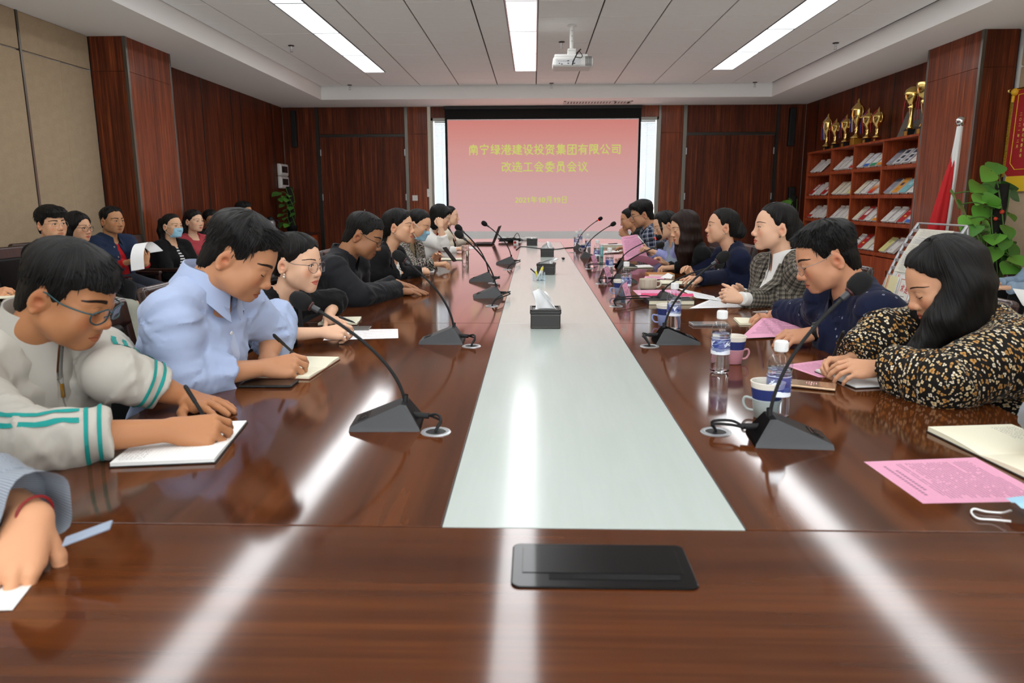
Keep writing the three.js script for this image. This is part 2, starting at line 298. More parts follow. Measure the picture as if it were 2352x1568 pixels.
  struct('baseboard', span(XR - .012, XR + .03, 0, .1, ZB, ZF), M.darkMetal, wr);
  // front wall, behind the camera
  const wf = structGroup('wall_front');
  const FW = [[-3.5, -1.3], [-.95, 1.25], [1.6, 3.8]], fy0 = .85, fy1 = 2.62;
  for (const [a, b, c, d] of [[XL - .3, FW[0][0], 0, YC], [FW[0][1], FW[1][0], 0, YC], [FW[1][1], FW[2][0], 0, YC], [FW[2][1], XR + .3, 0, YC], ...FW.flatMap(([a, b]) => [[a, b, 0, fy0], [a, b, fy1, YC]])]) struct('masonry', span(a, b, c, d, ZF + .001, ZF + .3), M.plaster, wf);
  FW.forEach(([a, b], n) => { const w = structGroup('window_' + (n + 3)); struct('window_frame', [span(a, a + .06, fy0, fy1, ZF + .1, ZF + .16), span(b - .06, b, fy0, fy1, ZF + .1, ZF + .16), span(a, b, fy0, fy0 + .06, ZF + .1, ZF + .16), span(a, b, fy1 - .06, fy1, ZF + .1, ZF + .16), span((a + b) / 2 - .03, (a + b) / 2 + .03, fy0, fy1, ZF + .1, ZF + .16)], M.silver, w); struct('glass_pane', span(a, b, fy0, fy1, ZF + .128, ZF + .132), M.glass, w); });
  // pillars clad in veneer with metal corners
  for (const [name, x0, x1, za, zb, seam, s] of [['pillar_left', XL, -3.925, -7.25, -8.13, 2.525, 1], ['pillar_right', 4.2, XR, -7.31, -8.28, 2.509, -1]]) {
    const g = structGroup(name), face = s > 0 ? x1 : x0, inn = face - s * .02;
    struct('core', span(x0 + (s < 0 ? .02 : -.02), x1 + (s < 0 ? .02 : -.02), 0, YS, zb + .02, za - .02), M.gap, g);
    for (const [y0, y1] of [[.0, seam - .001], [seam + .001, YS]]) {
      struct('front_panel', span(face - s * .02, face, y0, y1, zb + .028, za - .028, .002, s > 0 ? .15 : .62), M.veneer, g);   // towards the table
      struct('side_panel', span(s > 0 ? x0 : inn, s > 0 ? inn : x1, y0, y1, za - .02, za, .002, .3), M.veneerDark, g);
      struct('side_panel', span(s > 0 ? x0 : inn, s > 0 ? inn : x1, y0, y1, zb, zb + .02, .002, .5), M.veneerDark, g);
    }
    for (const z of [za - .014, zb + .014]) struct('corner_strip', span(face - s * .03, face + s * .004, 0, YS, z - .0165, z + .0165, .003), M.metal, g);
  }
  // ---- back wall with two doors, two windows behind blinds
  const wb = structGroup('wall_back');
  const Z = ZB, wz = (x0, x1, y0, y1, name = 'wood_panel', mat = M.veneerDark, ox = 0, front = 0) => struct(name, span(x0, x1, y0, y1, Z - .03, Z + front, name === 'wood_panel' ? .003 : 0, ox), mat, wb);
  const WINS = [[-1.72, -.6], [.9, 2.075]], WY0 = .95, WY1 = 2.615;
  // masonry with the window openings left out
  for (const [a, b, c, d] of [[XL - .3, WINS[0][0], 0, YC], [WINS[0][1], WINS[1][0], 0, YC], [WINS[1][1], XR + .3, 0, YC], [WINS[0][0], WINS[0][1], 0, WY0], [WINS[0][0], WINS[0][1], WY1, YC], [WINS[1][0], WINS[1][1], 0, WY0], [WINS[1][0], WINS[1][1], WY1, YC]])
    struct('masonry', span(a, b, c, d, Z - .3, Z - .03), M.plaster, wb);
  wz(XL, -3.725, .1, YS, 'wood_panel', M.veneerDark, .1);
  wz(-3.66, -2.2, 2.405, YS, 'wood_panel', M.veneerDark, .7);
  wz(-2.14, -1.81, .1, 2.4, 'wood_panel', M.veneer, .33); wz(-2.14, -1.81, 2.403, YS, 'wood_panel', M.veneer, .33);
  wz(-1.745, -.6, 2.66, YS, 'wood_panel', M.veneerDark, .5); wz(-1.745, -.6, .1, WY0 - .03, 'wood_panel', M.veneerDark, .5);
  wz(-.6, .9, .1, YS, 'wood_panel', M.veneerDark, .2);
  wz(.9, 2.09, 2.66, YS, 'wood_panel', M.veneer, .9); wz(.9, 2.09, .1, WY0 - .03, 'wood_panel', M.veneer, .9);
  wz(2.135, 2.505, .1, 2.4, 'wood_panel', M.veneer, .55); wz(2.135, 2.505, 2.403, YS, 'wood_panel', M.veneer, .55);
  wz(2.57, 4.05, 2.405, YS, 'wood_panel', M.veneerDark, .15);
  wz(4.1, XR, .1, YS, 'wood_panel', M.veneerDark, .8);
  for (const [a, b, m] of [[-3.722, -3.665, M.darkMetal], [-2.196, -2.142, M.metal], [-1.805, -1.75, M.cream], [2.095, 2.132, M.metal], [2.507, 2.567, M.metal], [4.05, 4.097, M.darkMetal]]) wz(a, b, 0, YS, 'metal_strip', m, 0, .012);
  wz(XL, -3.725, 0, .1, 'baseboard', M.darkMetal, 0, .012); wz(-2.14, 2.5, 0, .1, 'baseboard', M.darkMetal, 0, .012); wz(4.1, XR, 0, .1, 'baseboard', M.darkMetal, 0, .012);
  // doors
  for (const [n, a, b] of [[1, -3.662, -2.199], [2, 2.57, 4.047]]) {
    const d = structGroup('door_' + n), mid = (a + b) / 2 + (n === 1 ? -.055 : 0);
    struct('head_strip', span(a, b, 2.36, 2.402, Z - .03, Z + .008), M.darkMetal, d);
    struct('leaf', span(a + .004, mid - .002, .01, 2.357, Z - .05, Z - .006, .003, .4), M.veneerDark, d);
    struct('leaf', span(mid + .002, b - .004, .01, 2.357, Z - .05, Z - .006, .003, .85), M.veneerDark, d);
    struct('back_board', span(a - .02, b + .02, 0, 2.4, Z - .09, Z - .05), M.gap, d);
    for (const y of [.35, 1.35, 2.1]) for (const x of [a + .006, b - .006]) struct('hinge', span(x - .009, x + .009, y - .055, y + .055, Z - .01, Z + .003, .003), M.silver, d);
    struct('handle', [span(mid + .05, mid + .064, .95, 1.15, Z + .03, Z + .044, .005), span(mid + .05, mid + .064, .96, .975, Z - .008, Z + .034), span(mid + .05, mid + .064, 1.125, 1.14, Z - .008, Z + .034)], M.chrome, d);
  }
  // windows
  WINS.forEach(([a, b], n) => {
    const w = structGroup('window_' + (n + 1));
    struct('window_frame', [span(a - .03, a + .01, WY0 - .03, WY1 + .045, Z - .06, Z + .01, .002), span(b - .01, b + .03, WY0 - .03, WY1 + .045, Z - .06, Z + .01, .002), span(a - .03, b + .03, WY1, WY1 + .045, Z - .06, Z + .01, .002), span(a - .03, b + .03, WY0 - .03, WY0, Z - .06, Z + .03, .002), span((a + b) / 2 - .02, (a + b) / 2 + .02, WY0, WY1, Z - .28, Z - .24)], M.metal, w);
    struct('glass_pane', span(a, b, WY0, WY1, Z - .255, Z - .25), M.glass, w);
  });
  // venetian blinds
  WINS.forEach(([a, b], n) => {
    const t = thing('venetian_blind', n ? 'white slatted blind in the window right of the screen' : 'white slatted blind in the window left of the screen', 'blind', [(a + b) / 2, 0, Z - .09]);
    const w = (b - a) - .04, low = n ? 1.16 : .97;
    mesh('head_rail', rbox(w, .03, .03, .004, 0, WY1 - .018, 0), M.white, t);
    mesh('bottom_rail', rbox(w, .018, .024, .004, 0, low, 0), M.white, t);
    const slat = new THREE.BoxGeometry(w, .0012, .025); slat.rotateX(1.08);
    const slatMat = phys(0xdfe3e6, .6, { transmission: .4, thickness: 0 });
    for (let y = WY1 - .05; y > low + .02; y -= .0225) { const s = mesh('slat', slat, slatMat, t); s.position.y = y; }
    for (const x of [-w * .38, -w * .12, w * .12, w * .38]) mesh('ladder_cord', span(x - .0015, x + .0015, low, WY1 - .03, .0125, .0135), std(0x9a9a9a, .9), t);
  });
  // wall fittings
  const spk = (label, x, y0, y1, w) => { const t = thing('column_speaker', label, 'speaker', [x, y0, Z + .06]); mesh('cabinet', rbox(w, y1 - y0, .09, .008, 0, (y1 - y0) / 2, 0), M.black, t); mesh('grille', rbox(w * .84, (y1 - y0) * .95, .006, .002, 0, (y1 - y0) / 2, .046), std(0x161616, .8), t); };
  spk('slim black column speaker high on the screen wall by the left corner', -4.07, 2.19, 2.79, .08);
  spk('slim black column speaker high on the screen wall by the right corner', 4.29, 2.17, 2.78, .1);
  spk('slim black column speaker low on the screen wall behind the right corner plant', 4.36, 1.03, 1.5, .1);
  for (const [y, label] of [[1.805, 'upper white fuse box with dark window on left wall'], [1.6, 'lower white fuse box with dark window on left wall']]) {
    const t = thing('fuse_box', label, 'fuse box', [XL, y, -12.47], Math.PI / 2, 'fuse boxes on the left wall');
    mesh('housing', rbox(.4, .2, .05, .012, 0, 0, .027), M.whitePaint, t);
    mesh('frame', rbox(.36, .165, .016, .006, 0, 0, .055), M.white, t);
    mesh('window', rbox(.28, .105, .006, .002, 0, .008, .063), std(0x1b1b1e, .2), t);
  }
  { const t = thing('light_switch', 'square white wall switch on the veneer beside left door', 'switch', [-2.05, 1.335, Z]); mesh('plate', rbox(.09, .09, .01, .003, 0, 0, .006), M.white, t); mesh('rocker', [rbox(.034, .068, .006, .002, -.018, 0, .012), rbox(.034, .068, .006, .002, .018, 0, .012)], M.whitePaint, t); }
  { const t = thing('thermostat', 'narrow white control box on the cream strip by left blind', 'thermostat', [-1.812, 1.42, Z]); mesh('case', rbox(.05, .135, .022, .006, 0, 0, .018), M.white, t); mesh('slider', rbox(.012, .04, .006, .002, .008, 0, .031), M.cream, t); }
  { // ventilation grille in the soffit
    const t = thing('ceiling_vent', 'long white air vent with dark slots in the soffit above screen', 'vent', [1.03, YS, -12.28]);
    const w = 1.1, d = .34; mesh('frame', [span(-w / 2, w / 2, -.01, .002, -d / 2, -d / 2 + .03), span(-w / 2, w / 2, -.01, .002, d / 2 - .03, d / 2), span(-w / 2, -w / 2 + .03, -.01, .002, -d / 2, d / 2), span(w / 2 - .03, w / 2, -.01, .002, -d / 2, d / 2), span(.24, .27, -.01, .002, -d / 2, d / 2)], M.whitePaint, t);
    mesh('backing', span(-w / 2 + .02, w / 2 - .02, -.003, .001, -d / 2 + .02, d / 2 - .02), M.gap, t);
    const bl = span(-.016, .016, -.009, -.006, -d / 2 + .03, d / 2 - .03); for (let x = -.5; x < .5; x += .048) if (Math.abs(x - .255) > .03) { const m = mesh('louvre', bl, M.whitePaint, t); m.position.x = x; }
  }
  // ---- projection screen
  {
    const t = thing('projection_screen', 'large screen showing yellow Chinese meeting title on pink', 'screen', [.146, 0, Z + .05]);
    const x0 = -1.618, x1 = 1.618, top = 2.842;
    mesh('housing', rbox(3.32, .05, .07, .006, 0, top - .028, -.005), M.black, t);
    mesh('border', [span(x0 - .03, x1 + .03, 2.628, top - .05, -.003, 0), span(x0 - .03, x0 + .012, .56, 2.63, -.003, 0), span(x1 - .012, x1 + .03, .56, 2.63, -.003, 0), span(x0 - .03, x1 + .03, .55, .6, -.003, 0)], std(0x0a0a0b, .9), t);
    mesh('fabric', span(x0 + .01, x1 - .01, .6, 2.63, -.002, .0005), std(0xeef2f2, .9), t);
    mesh('bottom_bar', rbox(3.3, .03, .03, .01, 0, .54, 0), M.black, t);
    const picture = canvasTex(1632, 944, (g, w, h) => {
      const gr = g.createLinearGradient(0, 0, 0, h); gr.addColorStop(0, '#d6857c'); gr.addColorStop(.25, '#d99a94'); gr.addColorStop(.6, '#d8a9a8'); gr.addColorStop(1, '#dcb0b0'); g.fillStyle = gr; g.fillRect(0, 0, w, h);
      g.strokeStyle = g.fillStyle = '#d3d672';
      const line = (s, cx, top, wid, hgt, lw) => { const n = s.length, st = wid / n; [...s].forEach((c, i) => writeGlyph(g, c, cx - wid / 2 + i * st + st * .04, top, hgt, lw)); };
      line('南宁绿港建设投资集团有限公司', w * .5105, h * .214, w * .81, w * .0535, 9.5);
      line('改选工会委员会议', w * .5105, h * .369, w * .463, w * .0535, 9.5);
      const s = w * .0365, y = h * .681; let x = w * .354; g.font = `bold ${s * 1.02}px sans-serif`; g.textBaseline = 'alphabetic';
      for (const part of ['2021', '年', '10', '月', '19', '日']) { if (GLYPH[part]) { writeGlyph(g, part, x + 2, y, s * .98, 6.5); x += s * 1.08; } else { g.fillText(part, x, y + s * .9); x += g.measureText(part).width + 1; } }
    });
    const pic = mesh('picture', new THREE.PlaneGeometry(3.205, 1.85).translate(0, 1.69, .003), std(0x0a0a0a, .9, { emissive: 0xffffff, emissiveMap: picture, emissiveIntensity: .95 }), t);
    const l = new THREE.RectAreaLight(new THREE.Color(1, .62, .6), SCREEN_LIGHT, 3.2, 1.85); l.name = 'screen_glow'; l.position.set(.146, 1.69, Z + .07); l.rotation.y = Math.PI; scene.add(l);
  }
}

// ================================================================ the conference table
const TX0 = -1.03, TX1 = 1.23, SX0 = -.153, SX1 = .355;
{
  const t = thing('conference_table', 'long glossy brown wooden conference table with pale grey centre strip', 'table');
  const joints = [-1.135, -3.2, -5.34, -7.49, -9.641], th = .04, g = .0012;
  // near and far cross pieces with rounded outer corners
  const cross = (za, zb, out) => { const r = .35, pts = []; const z0 = Math.min(za, zb), z1 = Math.max(za, zb);
    const arc = (cx, cz, a0, a1) => { for (let k = 0; k <= 10; k++) { const a = lerp(a0, a1, k / 10); pts.push([cx + r * Math.cos(a), cz + r * Math.sin(a)]); } };
    if (out > 0) { pts.push([TX0, z0], [TX1, z0]); arc(TX1 - r, z1 - r, 0, Math.PI / 2); arc(TX0 + r, z1 - r, Math.PI / 2, Math.PI); }
    else { pts.push([TX1, z1], [TX0, z1]); arc(TX0 + r, z0 + r, Math.PI, 1.5 * Math.PI); arc(TX1 - r, z0 + r, 1.5 * Math.PI, 2 * Math.PI); }
    return shapeXZ(pts, th, .0025).translate(0, TY - th, 0); };
  mesh('top_panel', cross(joints[0] + g, -.2, 1), M.tableWoodCross, t);
  mesh('top_panel', cross(joints[4] - g, -10.47, -1), M.tableWoodCross, t);
  for (let i = 0; i < 4; i++) {
    const a = joints[i] - g, b = joints[i + 1] + g;
    mesh('top_panel', span(TX0, SX0 - g, TY - th, TY, b, a, .0016, i * .31), M.tableWood, t);
    mesh('top_panel', span(SX1 + g, TX1, TY - th, TY, b, a, .0016, .5 + i * .23), M.tableWood, t);
    mesh('inlay_panel', span(SX0, SX1, TY - th, TY - .0004, b, a, .0012, i * .4), M.inlay, t);
  }
  mesh('edge_strip', [span(SX0 - .002, SX0, TY - .02, TY - .0002, -9.64, -1.136), span(SX1, SX1 + .002, TY - .02, TY - .0002, -9.64, -1.136)], M.black, t);
  for (const x of [TX0 + .1, TX1 - .13]) mesh('apron', span(x, x + .03, .06, TY - th, -10.1, -.55), M.chairWood, t);
  for (const z of [-.55, -10.1]) mesh('apron', span(TX0 + .1, TX1 - .1, .06, TY - th, z - .03, z), M.chairWood, t);
  mesh('plinth', span(TX0 + .13, TX1 - .13, 0, .06, -10.05, -.6), M.black, t);
  // flip-up socket hatch let into the near end
  const c = [level(1180, 1252), level(1567, 1256), level(1602, 1355), level(1177, 1350)].reduce((a, b) => a.add(b)).multiplyScalar(.25);
  const hatch = mesh('power_hatch', new THREE.ExtrudeGeometry(roundedRect(.268, .132, .014), { depth: .0016, bevelEnabled: true, bevelThickness: .0012, bevelSize: .002, bevelOffset: -.002, bevelSegments: 2 }).rotateX(-Math.PI / 2), M.blackGloss, t);
  hatch.position.set(c.x, TY + .0004, c.z);
  mesh('lid', rbox(.236, .0012, .078, .0005, -.0, .0032, -.012), M.blackGloss, hatch);
  mesh('finger_slot', rbox(.19, .0008, .016, .0003, .016, .0031, .037), std(0x000000, 1), hatch);
  // cable grommets: a satin ring round a dark hole
  const ring = lathe([[.024, 0], [.025, .0022], [.034, .0024], [.036, 0]], 32), hole = cyl(.0255, .0255, .0008, 0, 0, 0, 24);
  for (const [x, y] of [[1001, 992], [1083, 795], [1130, 703], [1133, 650], [1165, 619], [1644, 992], [1492, 795], [1415, 703], [1380, 651], [1354, 617], [1312, 580]]) {
    const q = level(x, y), m = mesh('cable_grommet', ring, M.silver, t); m.position.set(q.x, TY + .0002, q.z);
    mesh('opening', hole, M.black, m);
  }
}

// ---------------------------------------------------------------- microphones
function hull(pts) {                               // faceted convex body from its corner rings, small enough for brute force
  const n = pts.length, tri = [], P = pts.map((p) => V(...p)), c = P.reduce((a, b) => a.clone().add(b)).multiplyScalar(1 / n);
  for (let i = 0; i < n; i++) for (let j = i + 1; j < n; j++) for (let k = j + 1; k < n; k++) {
    const nn = P[j].clone().sub(P[i]).cross(P[k].clone().sub(P[i])); if (nn.lengthSq() < 1e-16) continue; nn.normalize();
    let pos = 0, neg = 0; for (const q of P) { const d = nn.dot(q.clone().sub(P[i])); if (d > 1e-6) pos++; else if (d < -1e-6) neg++; }
    if (pos && neg) continue;
    const out = nn.dot(P[i].clone().sub(c)) > 0; tri.push(...(out ? [P[i], P[j], P[k]] : [P[i], P[k], P[j]]).flatMap((v) => v.toArray()));
  }
  const g = new THREE.BufferGeometry(); g.setAttribute('position', new THREE.BufferAttribute(new Float32Array(tri), 3)); g.computeVertexNormals(); return g;
}
const micBase = hull([[-.088, 0, -.054], [-.088, 0, .054], [-.086, .011, -.05], [-.086, .011, .05], [.082, 0, -.06], [.082, 0, .06], [.08, .008, -.058], [.08, .008, .058], [.034, .06, -.034], [.034, .06, .034], [.048, .058, -.034], [.048, .058, .034]]);
const micSlope = Math.atan2(.049, .12);
function microphone(px, py, hx, hy, turn, label, opt = {}) {
  const p = level(px, py), t = thing('microphone', label, 'microphone', p, turn, 'gooseneck conference microphones');
  mesh('base', micBase, M.micGrey, t);
  const pad = mesh('button_panel', [rbox(.03, .002, .05, .0008, 0, 0, 0), rbox(.012, .004, .016, .001, 0, .001, -.012), rbox(.012, .004, .016, .001, 0, .001, .012)], M.blackGloss, t);
  pad.position.set(-.058, .0235, 0); pad.rotation.z = micSlope;
  const d = at(hx, hy, -(p.z + (opt.dz ?? 0))), head = t.worldToLocal(d), foot = V(.042, .056, 0), ctl = V(.042 + (head.x - .042) * (opt.bow ?? .12) + .012, .056 + (head.y - .056) * .5, 0);
  const curve = []; for (let k = 0; k <= 12; k++) { const u = k / 12; curve.push(V().addScaledVector(foot, (1 - u) ** 2).addScaledVector(ctl, 2 * u * (1 - u)).addScaledVector(head, u * u)); }
  t.updateMatrixWorld(true);
  const st = mesh('gooseneck', tube(curve, .0042, 40, 8), M.rubber, t);
  const dir = head.clone().sub(curve[11]).normalize();
  mesh('collar', tube([foot.clone().add(V(0, -.006, 0)), foot.clone().add(V(.002, .02, 0))], .0065, 4, 10), M.black, t);
  mesh('capsule', tube([head.clone().addScaledVector(dir, -.05), head.clone().addScaledVector(dir, -.012)], .0072, 4, 12), M.micGrey, t);
  const foam = lathe([[0, -.024], [.011, -.023], [.0165, -.016], [.019, -.003], [.0185, .009], [.013, .02], [.006, .0235], [0, .024]].map(([r, y]) => [r * (opt.fat ?? 1.12), y * 1.1]), 20);
  const f = mesh('windscreen', foam, M.foam, t); f.position.copy(head); f.quaternion.setFromUnitVectors(V(0, 1, 0), dir);
  const lt = mesh('light_ring', new THREE.TorusGeometry(.0085, .0035, 8, 20).rotateX(Math.PI / 2), opt.live ? M.ledRed : std(0x3a1010, .4), t); lt.position.copy(head).addScaledVector(dir, -.028); lt.quaternion.copy(f.quaternion);
  // plug and cables to the grommet
  if (opt.hole) {
    const gq = t.worldToLocal(level(...opt.hole).setY(TY)), r = V(.075, .024, 0), s = Math.sign(gq.z - 0) || 1;
    mesh('plug', tube([V(.058, .028, .012), V(.1, .026, .016)], .0075, 4, 10), M.rubber, t);
    const bend = (k, lift) => tube([V(.095, .026, .014 - k * .01), V(.12, .03 + lift, .02 + s * .01), V(gq.x + .012, .026 + lift * .6, gq.z - s * .012), V(gq.x, .004, gq.z + k * .006), V(gq.x, -.012, gq.z)], .0034, 22, 6);
    mesh('cable', [bend(0, .004), bend(1, -.006)], M.rubber, t);
  }
  return t;
}
const R180 = Math.PI;
microphone(893, 975, 690, 690, .06, 'black gooseneck microphone on the left, nearest the front', { hole: [1001, 992] });
microphone(1018, 785, 916, 588, 0, 'black gooseneck microphone on the left beside the sheet of white paper', { hole: [1083, 795] });
microphone(1122, 682, 1054, 538, .1, 'black gooseneck microphone on the left, third from the front', { hole: [1130, 703] });
microphone(1108, 645, 1053, 523, 0, 'black gooseneck microphone on the left, fourth from the front', { hole: [1133, 650] });
microphone(1163, 605, 1112, 513, 0, 'farthest left black gooseneck microphone, in front of the laptop', { hole: [1165, 619] });
microphone(1808, 1012, 1975, 650, R180 - .1, 'black gooseneck microphone on the right, nearest the front', { hole: [1644, 992], fat: 1.2 });
microphone(1550, 786, 1661, 590, R180, 'black gooseneck microphone on the right beside the clear phone case', { hole: [1492, 795] });
microphone(1540, 694, 1652, 608, R180 + .05, 'black gooseneck microphone beside the pink folder, head behind a nearer one', { hole: [1415, 703] });
microphone(1432, 648, 1517, 563, R180, 'black gooseneck microphone on the right side by the blue cup and brown book', { hole: [1380, 651] });
microphone(1437, 614, 1513, 545, R180 + .1, 'black gooseneck microphone with red light pointing at the woman with long brown hair', { hole: [1354, 617], live: true });
microphone(1352, 592, 1409, 514, R180, 'black gooseneck microphone standing before the man in the checked shirt, light off', {});
microphone(1334, 573, 1379, 502, R180, 'farthest black gooseneck microphone on the right side, red light on', { live: true });
{ // the long cable lying over the pale strip at the far end
  const c = [level(1186, 574), level(1200, 567), level(1237, 571), level(1275, 573), level(1300, 570), level(1328, 568)]; c.forEach((p) => p.y += .004);
  tag(mesh('table_cable', tube(c, .005, 40, 6), M.rubber), 'thin black cable lying across the pale strip behind tissue box', 'cable');
}

// ---------------------------------------------------------------- bottles, cups, tissue boxes, cards
{
  const lab = canvasTex(512, 256, (g, w, h) => {
    g.clearRect(0, 0, w, h); g.fillStyle = 'rgba(52,78,176,.38)'; g.fillRect(0, 30, w, 190);
    g.fillStyle = 'rgba(236,242,250,.95)'; const r = rng(8);
    g.fillRect(0, 24, w, 6); g.beginPath(); g.moveTo(0, 220); for (let x = 0; x <= w; x += 16) g.lineTo(x, 190 + 26 * Math.sin(x / 40) * r()); g.lineTo(w, 240); g.lineTo(0, 240); g.fill();
    g.strokeStyle = 'rgba(240,245,252,.95)'; g.lineCap = 'round'; for (const bx of [40, 210, 380]) { for (let k = 0; k < 5; k++) { g.lineWidth = 7 + r() * 5; g.beginPath(); g.moveTo(bx + r() * 80, 55 + r() * 90); g.quadraticCurveTo(bx + r() * 90, 60 + r() * 90, bx + r() * 90, 60 + r() * 100); g.stroke(); } g.lineWidth = 3; for (let k = 0; k < 4; k++) { g.beginPath(); g.moveTo(bx + 6, 160 + k * 9); g.lineTo(bx + 60 + r() * 30, 160 + k * 9); g.stroke(); } }
  });
  const labelMat = std(0xffffff, .35, { map: lab, transparent: true });
  const R = .0305, prof = [[0, .001], [.024, 0], [.0285, .003], [R, .01], [R, .04], [.029, .055], [.029, .075], [.029, .118], [R, .126], [R, .142], [.0275, .152], [.019, .165], [.0135, .171], [.0135, .186]];
  const shell = lathe(prof, 28), wat = lathe([[0, .003], [.026, .0035], [.0288, .011], [.0288, .04], [.0275, .056], [.0275, .117], [.0288, .126], [.0288, .132], [0, .132]], 24);
  const capG = [lathe([[0, .2], [.0145, .2], [.0158, .197], [.0158, .176], [.0152, .174], [.013, .174]], 24)]; for (let k = 0; k < 24; k++) { const a = k / 24 * Math.PI * 2; capG.push(box(.0012, .02, .0012, Math.cos(a) * .0159, .187, Math.sin(a) * .0159)); }
  const proto = thing('water_bottle', '', 'bottle');
  mesh('bottle_body', shell, M.plastic, proto); mesh('water', wat, phys(0xffffff, 0, { transmission: 1, thickness: .05, ior: 1.2 }), proto);
  mesh('label', new THREE.CylinderGeometry(.0296, .0296, .06, 28, 1, true).translate(0, .09, 0), labelMat, proto); mesh('cap', capG, M.white, proto);
  const B = [[1783, 962, 'plastic water bottle nearest the front, behind the nearest right microphone'], [1652, 856, 'plastic water bottle standing beside the cup in the pink holder'], [1546, 758, 'plastic water bottle beside the cup in the lavender holder'], [1437, 682, 'plastic water bottle behind the name card nearest the front'], [1399, 632, 'plastic water bottle behind the middle name card'], [1371, 604, 'plastic water bottle behind the farthest name card'], [1350, 582, 'plastic water bottle next to the microphone with its light off, far end'], [1324, 572, 'farther-left plastic water bottle of the pair by the farthest microphone'], [1332, 564, 'plastic water bottle standing last at the far end of the table']];
  B.forEach(([x, y, label], i) => { const p = level(x, y); const o = i ? copyOf(proto, p, i * 1.3 + .4, label) : proto; o.position.copy(p); o.rotation.y = i * 1.3 + .4; o.userData.label = label; o.userData.group = 'water bottles on the right side'; });
  { // tall clear glass on the left side
    const t = thing('drinking_glass', 'tall clear drinking glass on the left side of the table', 'glass', level(1069, 602));
    mesh('glass_body', lathe([[0, .001], [.03, 0], [.031, .004], [.0325, .15], [.0305, .15], [.029, .014], [0, .013]], 28), phys(0xffffff, .01, { transmission: 1, thickness: .02, ior: 1.45 }), t);
    mesh('water', lathe([[0, .0135], [.0288, .0145], [.0298, .1], [0, .1]], 24), phys(0xffffff, 0, { transmission: 1, thickness: .05, ior: 1.2 }), t);
  }
  // paper cups in plastic holders
  const cupG = lathe([[0, .004], [.026, .004], [.0385, .0895], [.0375, .092], [.0395, .093], [.041, .0915], [.0398, .0895], [.027, .0], [.025, .0], [.025, .002], [0, .002]], 32);
  const band = lathe([[.0312, .03], [.0384, .077]], 32), cupMat = std(0xe4ddd0, .6), navy = std(0x1d2b66, .55, { side: THREE.DoubleSide });
  const cup = (x, y, holder, label, turn = 0) => {
    const t = thing('paper_cup', label, 'cup', level(x, y).add(V(0, .002, 0)), turn);
    mesh('cup_body', cupG, cupMat, t); mesh('printed_band', band, navy, t);
    const hm = phys(holder, .35, { transmission: .35, thickness: 0 });
    const h = mesh('holder', [lathe([[0, 0], [.0275, 0], [.034, .044], [.0365, .047], [.035, .049], [.031, .046], [.0262, .003], [0, .003]], 30)], hm, t);
    mesh('handle', tube([V(.033, .042, 0), V(.052, .044, 0), V(.056, .03, 0), V(.046, .014, 0), V(.0295, .012, 0)], .0035, 18, 7), hm, h);
  };
  cup(1757, 958, 0xc9d3d0, 'blue-banded paper cup in a whitish holder behind the nearest bottle', 2.6);
  cup(1683, 834, 0xe7a8b4, 'blue-banded paper cup in a pink plastic holder', .2);
  cup(1527, 748, 0xa9b8e6, 'blue-banded paper cup in a lavender plastic holder', 2.8);
  cup(1424, 680, 0xb9c4e4, 'blue-banded paper cup behind the name card nearest the front', 2.9);
  cup(1342, 580, 0xe3d3d8, 'small blue-banded paper cup among the far bottles', 2.8);
  { const t = thing('coffee_mug', 'wide cream ceramic mug with pinkish drips', 'mug', level(1488, 664), -.3);
    const drip = canvasTex(512, 128, (g, w, h) => { g.fillStyle = '#cfc5b2'; g.fillRect(0, 0, w, h); const r = rng(4); for (let i = 0; i < 60; i++) { g.strokeStyle = `rgba(168,96,84,${.2 + r() * .4})`; g.lineWidth = 1 + r() * 2; const x = r() * w; g.beginPath(); g.moveTo(x, 10 + r() * 60); g.lineTo(x - 6, 50 + r() * 60); g.stroke(); } g.fillStyle = 'rgba(120,80,50,.8)'; g.fillRect(0, 0, w, 5); });
    mesh('mug_body', lathe([[0, .004], [.042, .003], [.05, .006], [.0535, .02], [.0545, .062], [.053, .064], [.051, .062], [.05, .02], [.044, .009], [0, .009]], 36), std(0xffffff, .35, { map: drip }), t);
    mesh('handle', tube([V(.052, .05, 0), V(.072, .05, 0), V(.078, .034, 0), V(.068, .018, 0), V(.052, .014, 0)], .0052, 20, 8), M.cream, t); }
  // tissue boxes
  const tissue = (x, y, label, turn, seed, tall) => {
    const t = thing('tissue_box', label, 'tissue box', level(x, y).add(V(0, 0, -.066)), turn, 'black leather tissue boxes on the pale strip');
    mesh('box_body', rbox(.128, .066, .128, .004, 0, .033, 0), M.leatherSoft, t);
    mesh('lid', [rbox(.134, .014, .134, .004, 0, .07, 0), rbox(.134, .006, .01, .003, 0, .079, .062), rbox(.134, .006, .01, .003, 0, .079, -.062), rbox(.01, .006, .134, .003, .062, .079, 0), rbox(.01, .006, .134, .003, -.062, .079, 0)], M.leatherSoft, t);
    const st = []; for (const yy of [.006, .058]) for (let k = -14; k <= 14; k++) for (const s of [-1, 1]) { st.push(box(.0026, .0009, .0009, k * .0043, yy, s * .0642)); st.push(box(.0009, .0009, .0026, s * .0642, yy, k * .0043)); }
    mesh('stitching', st, std(0x9a958c, .8), t);
    const g = new THREE.PlaneGeometry(1, 1, 16, 16), p = g.attributes.position, n = seed;
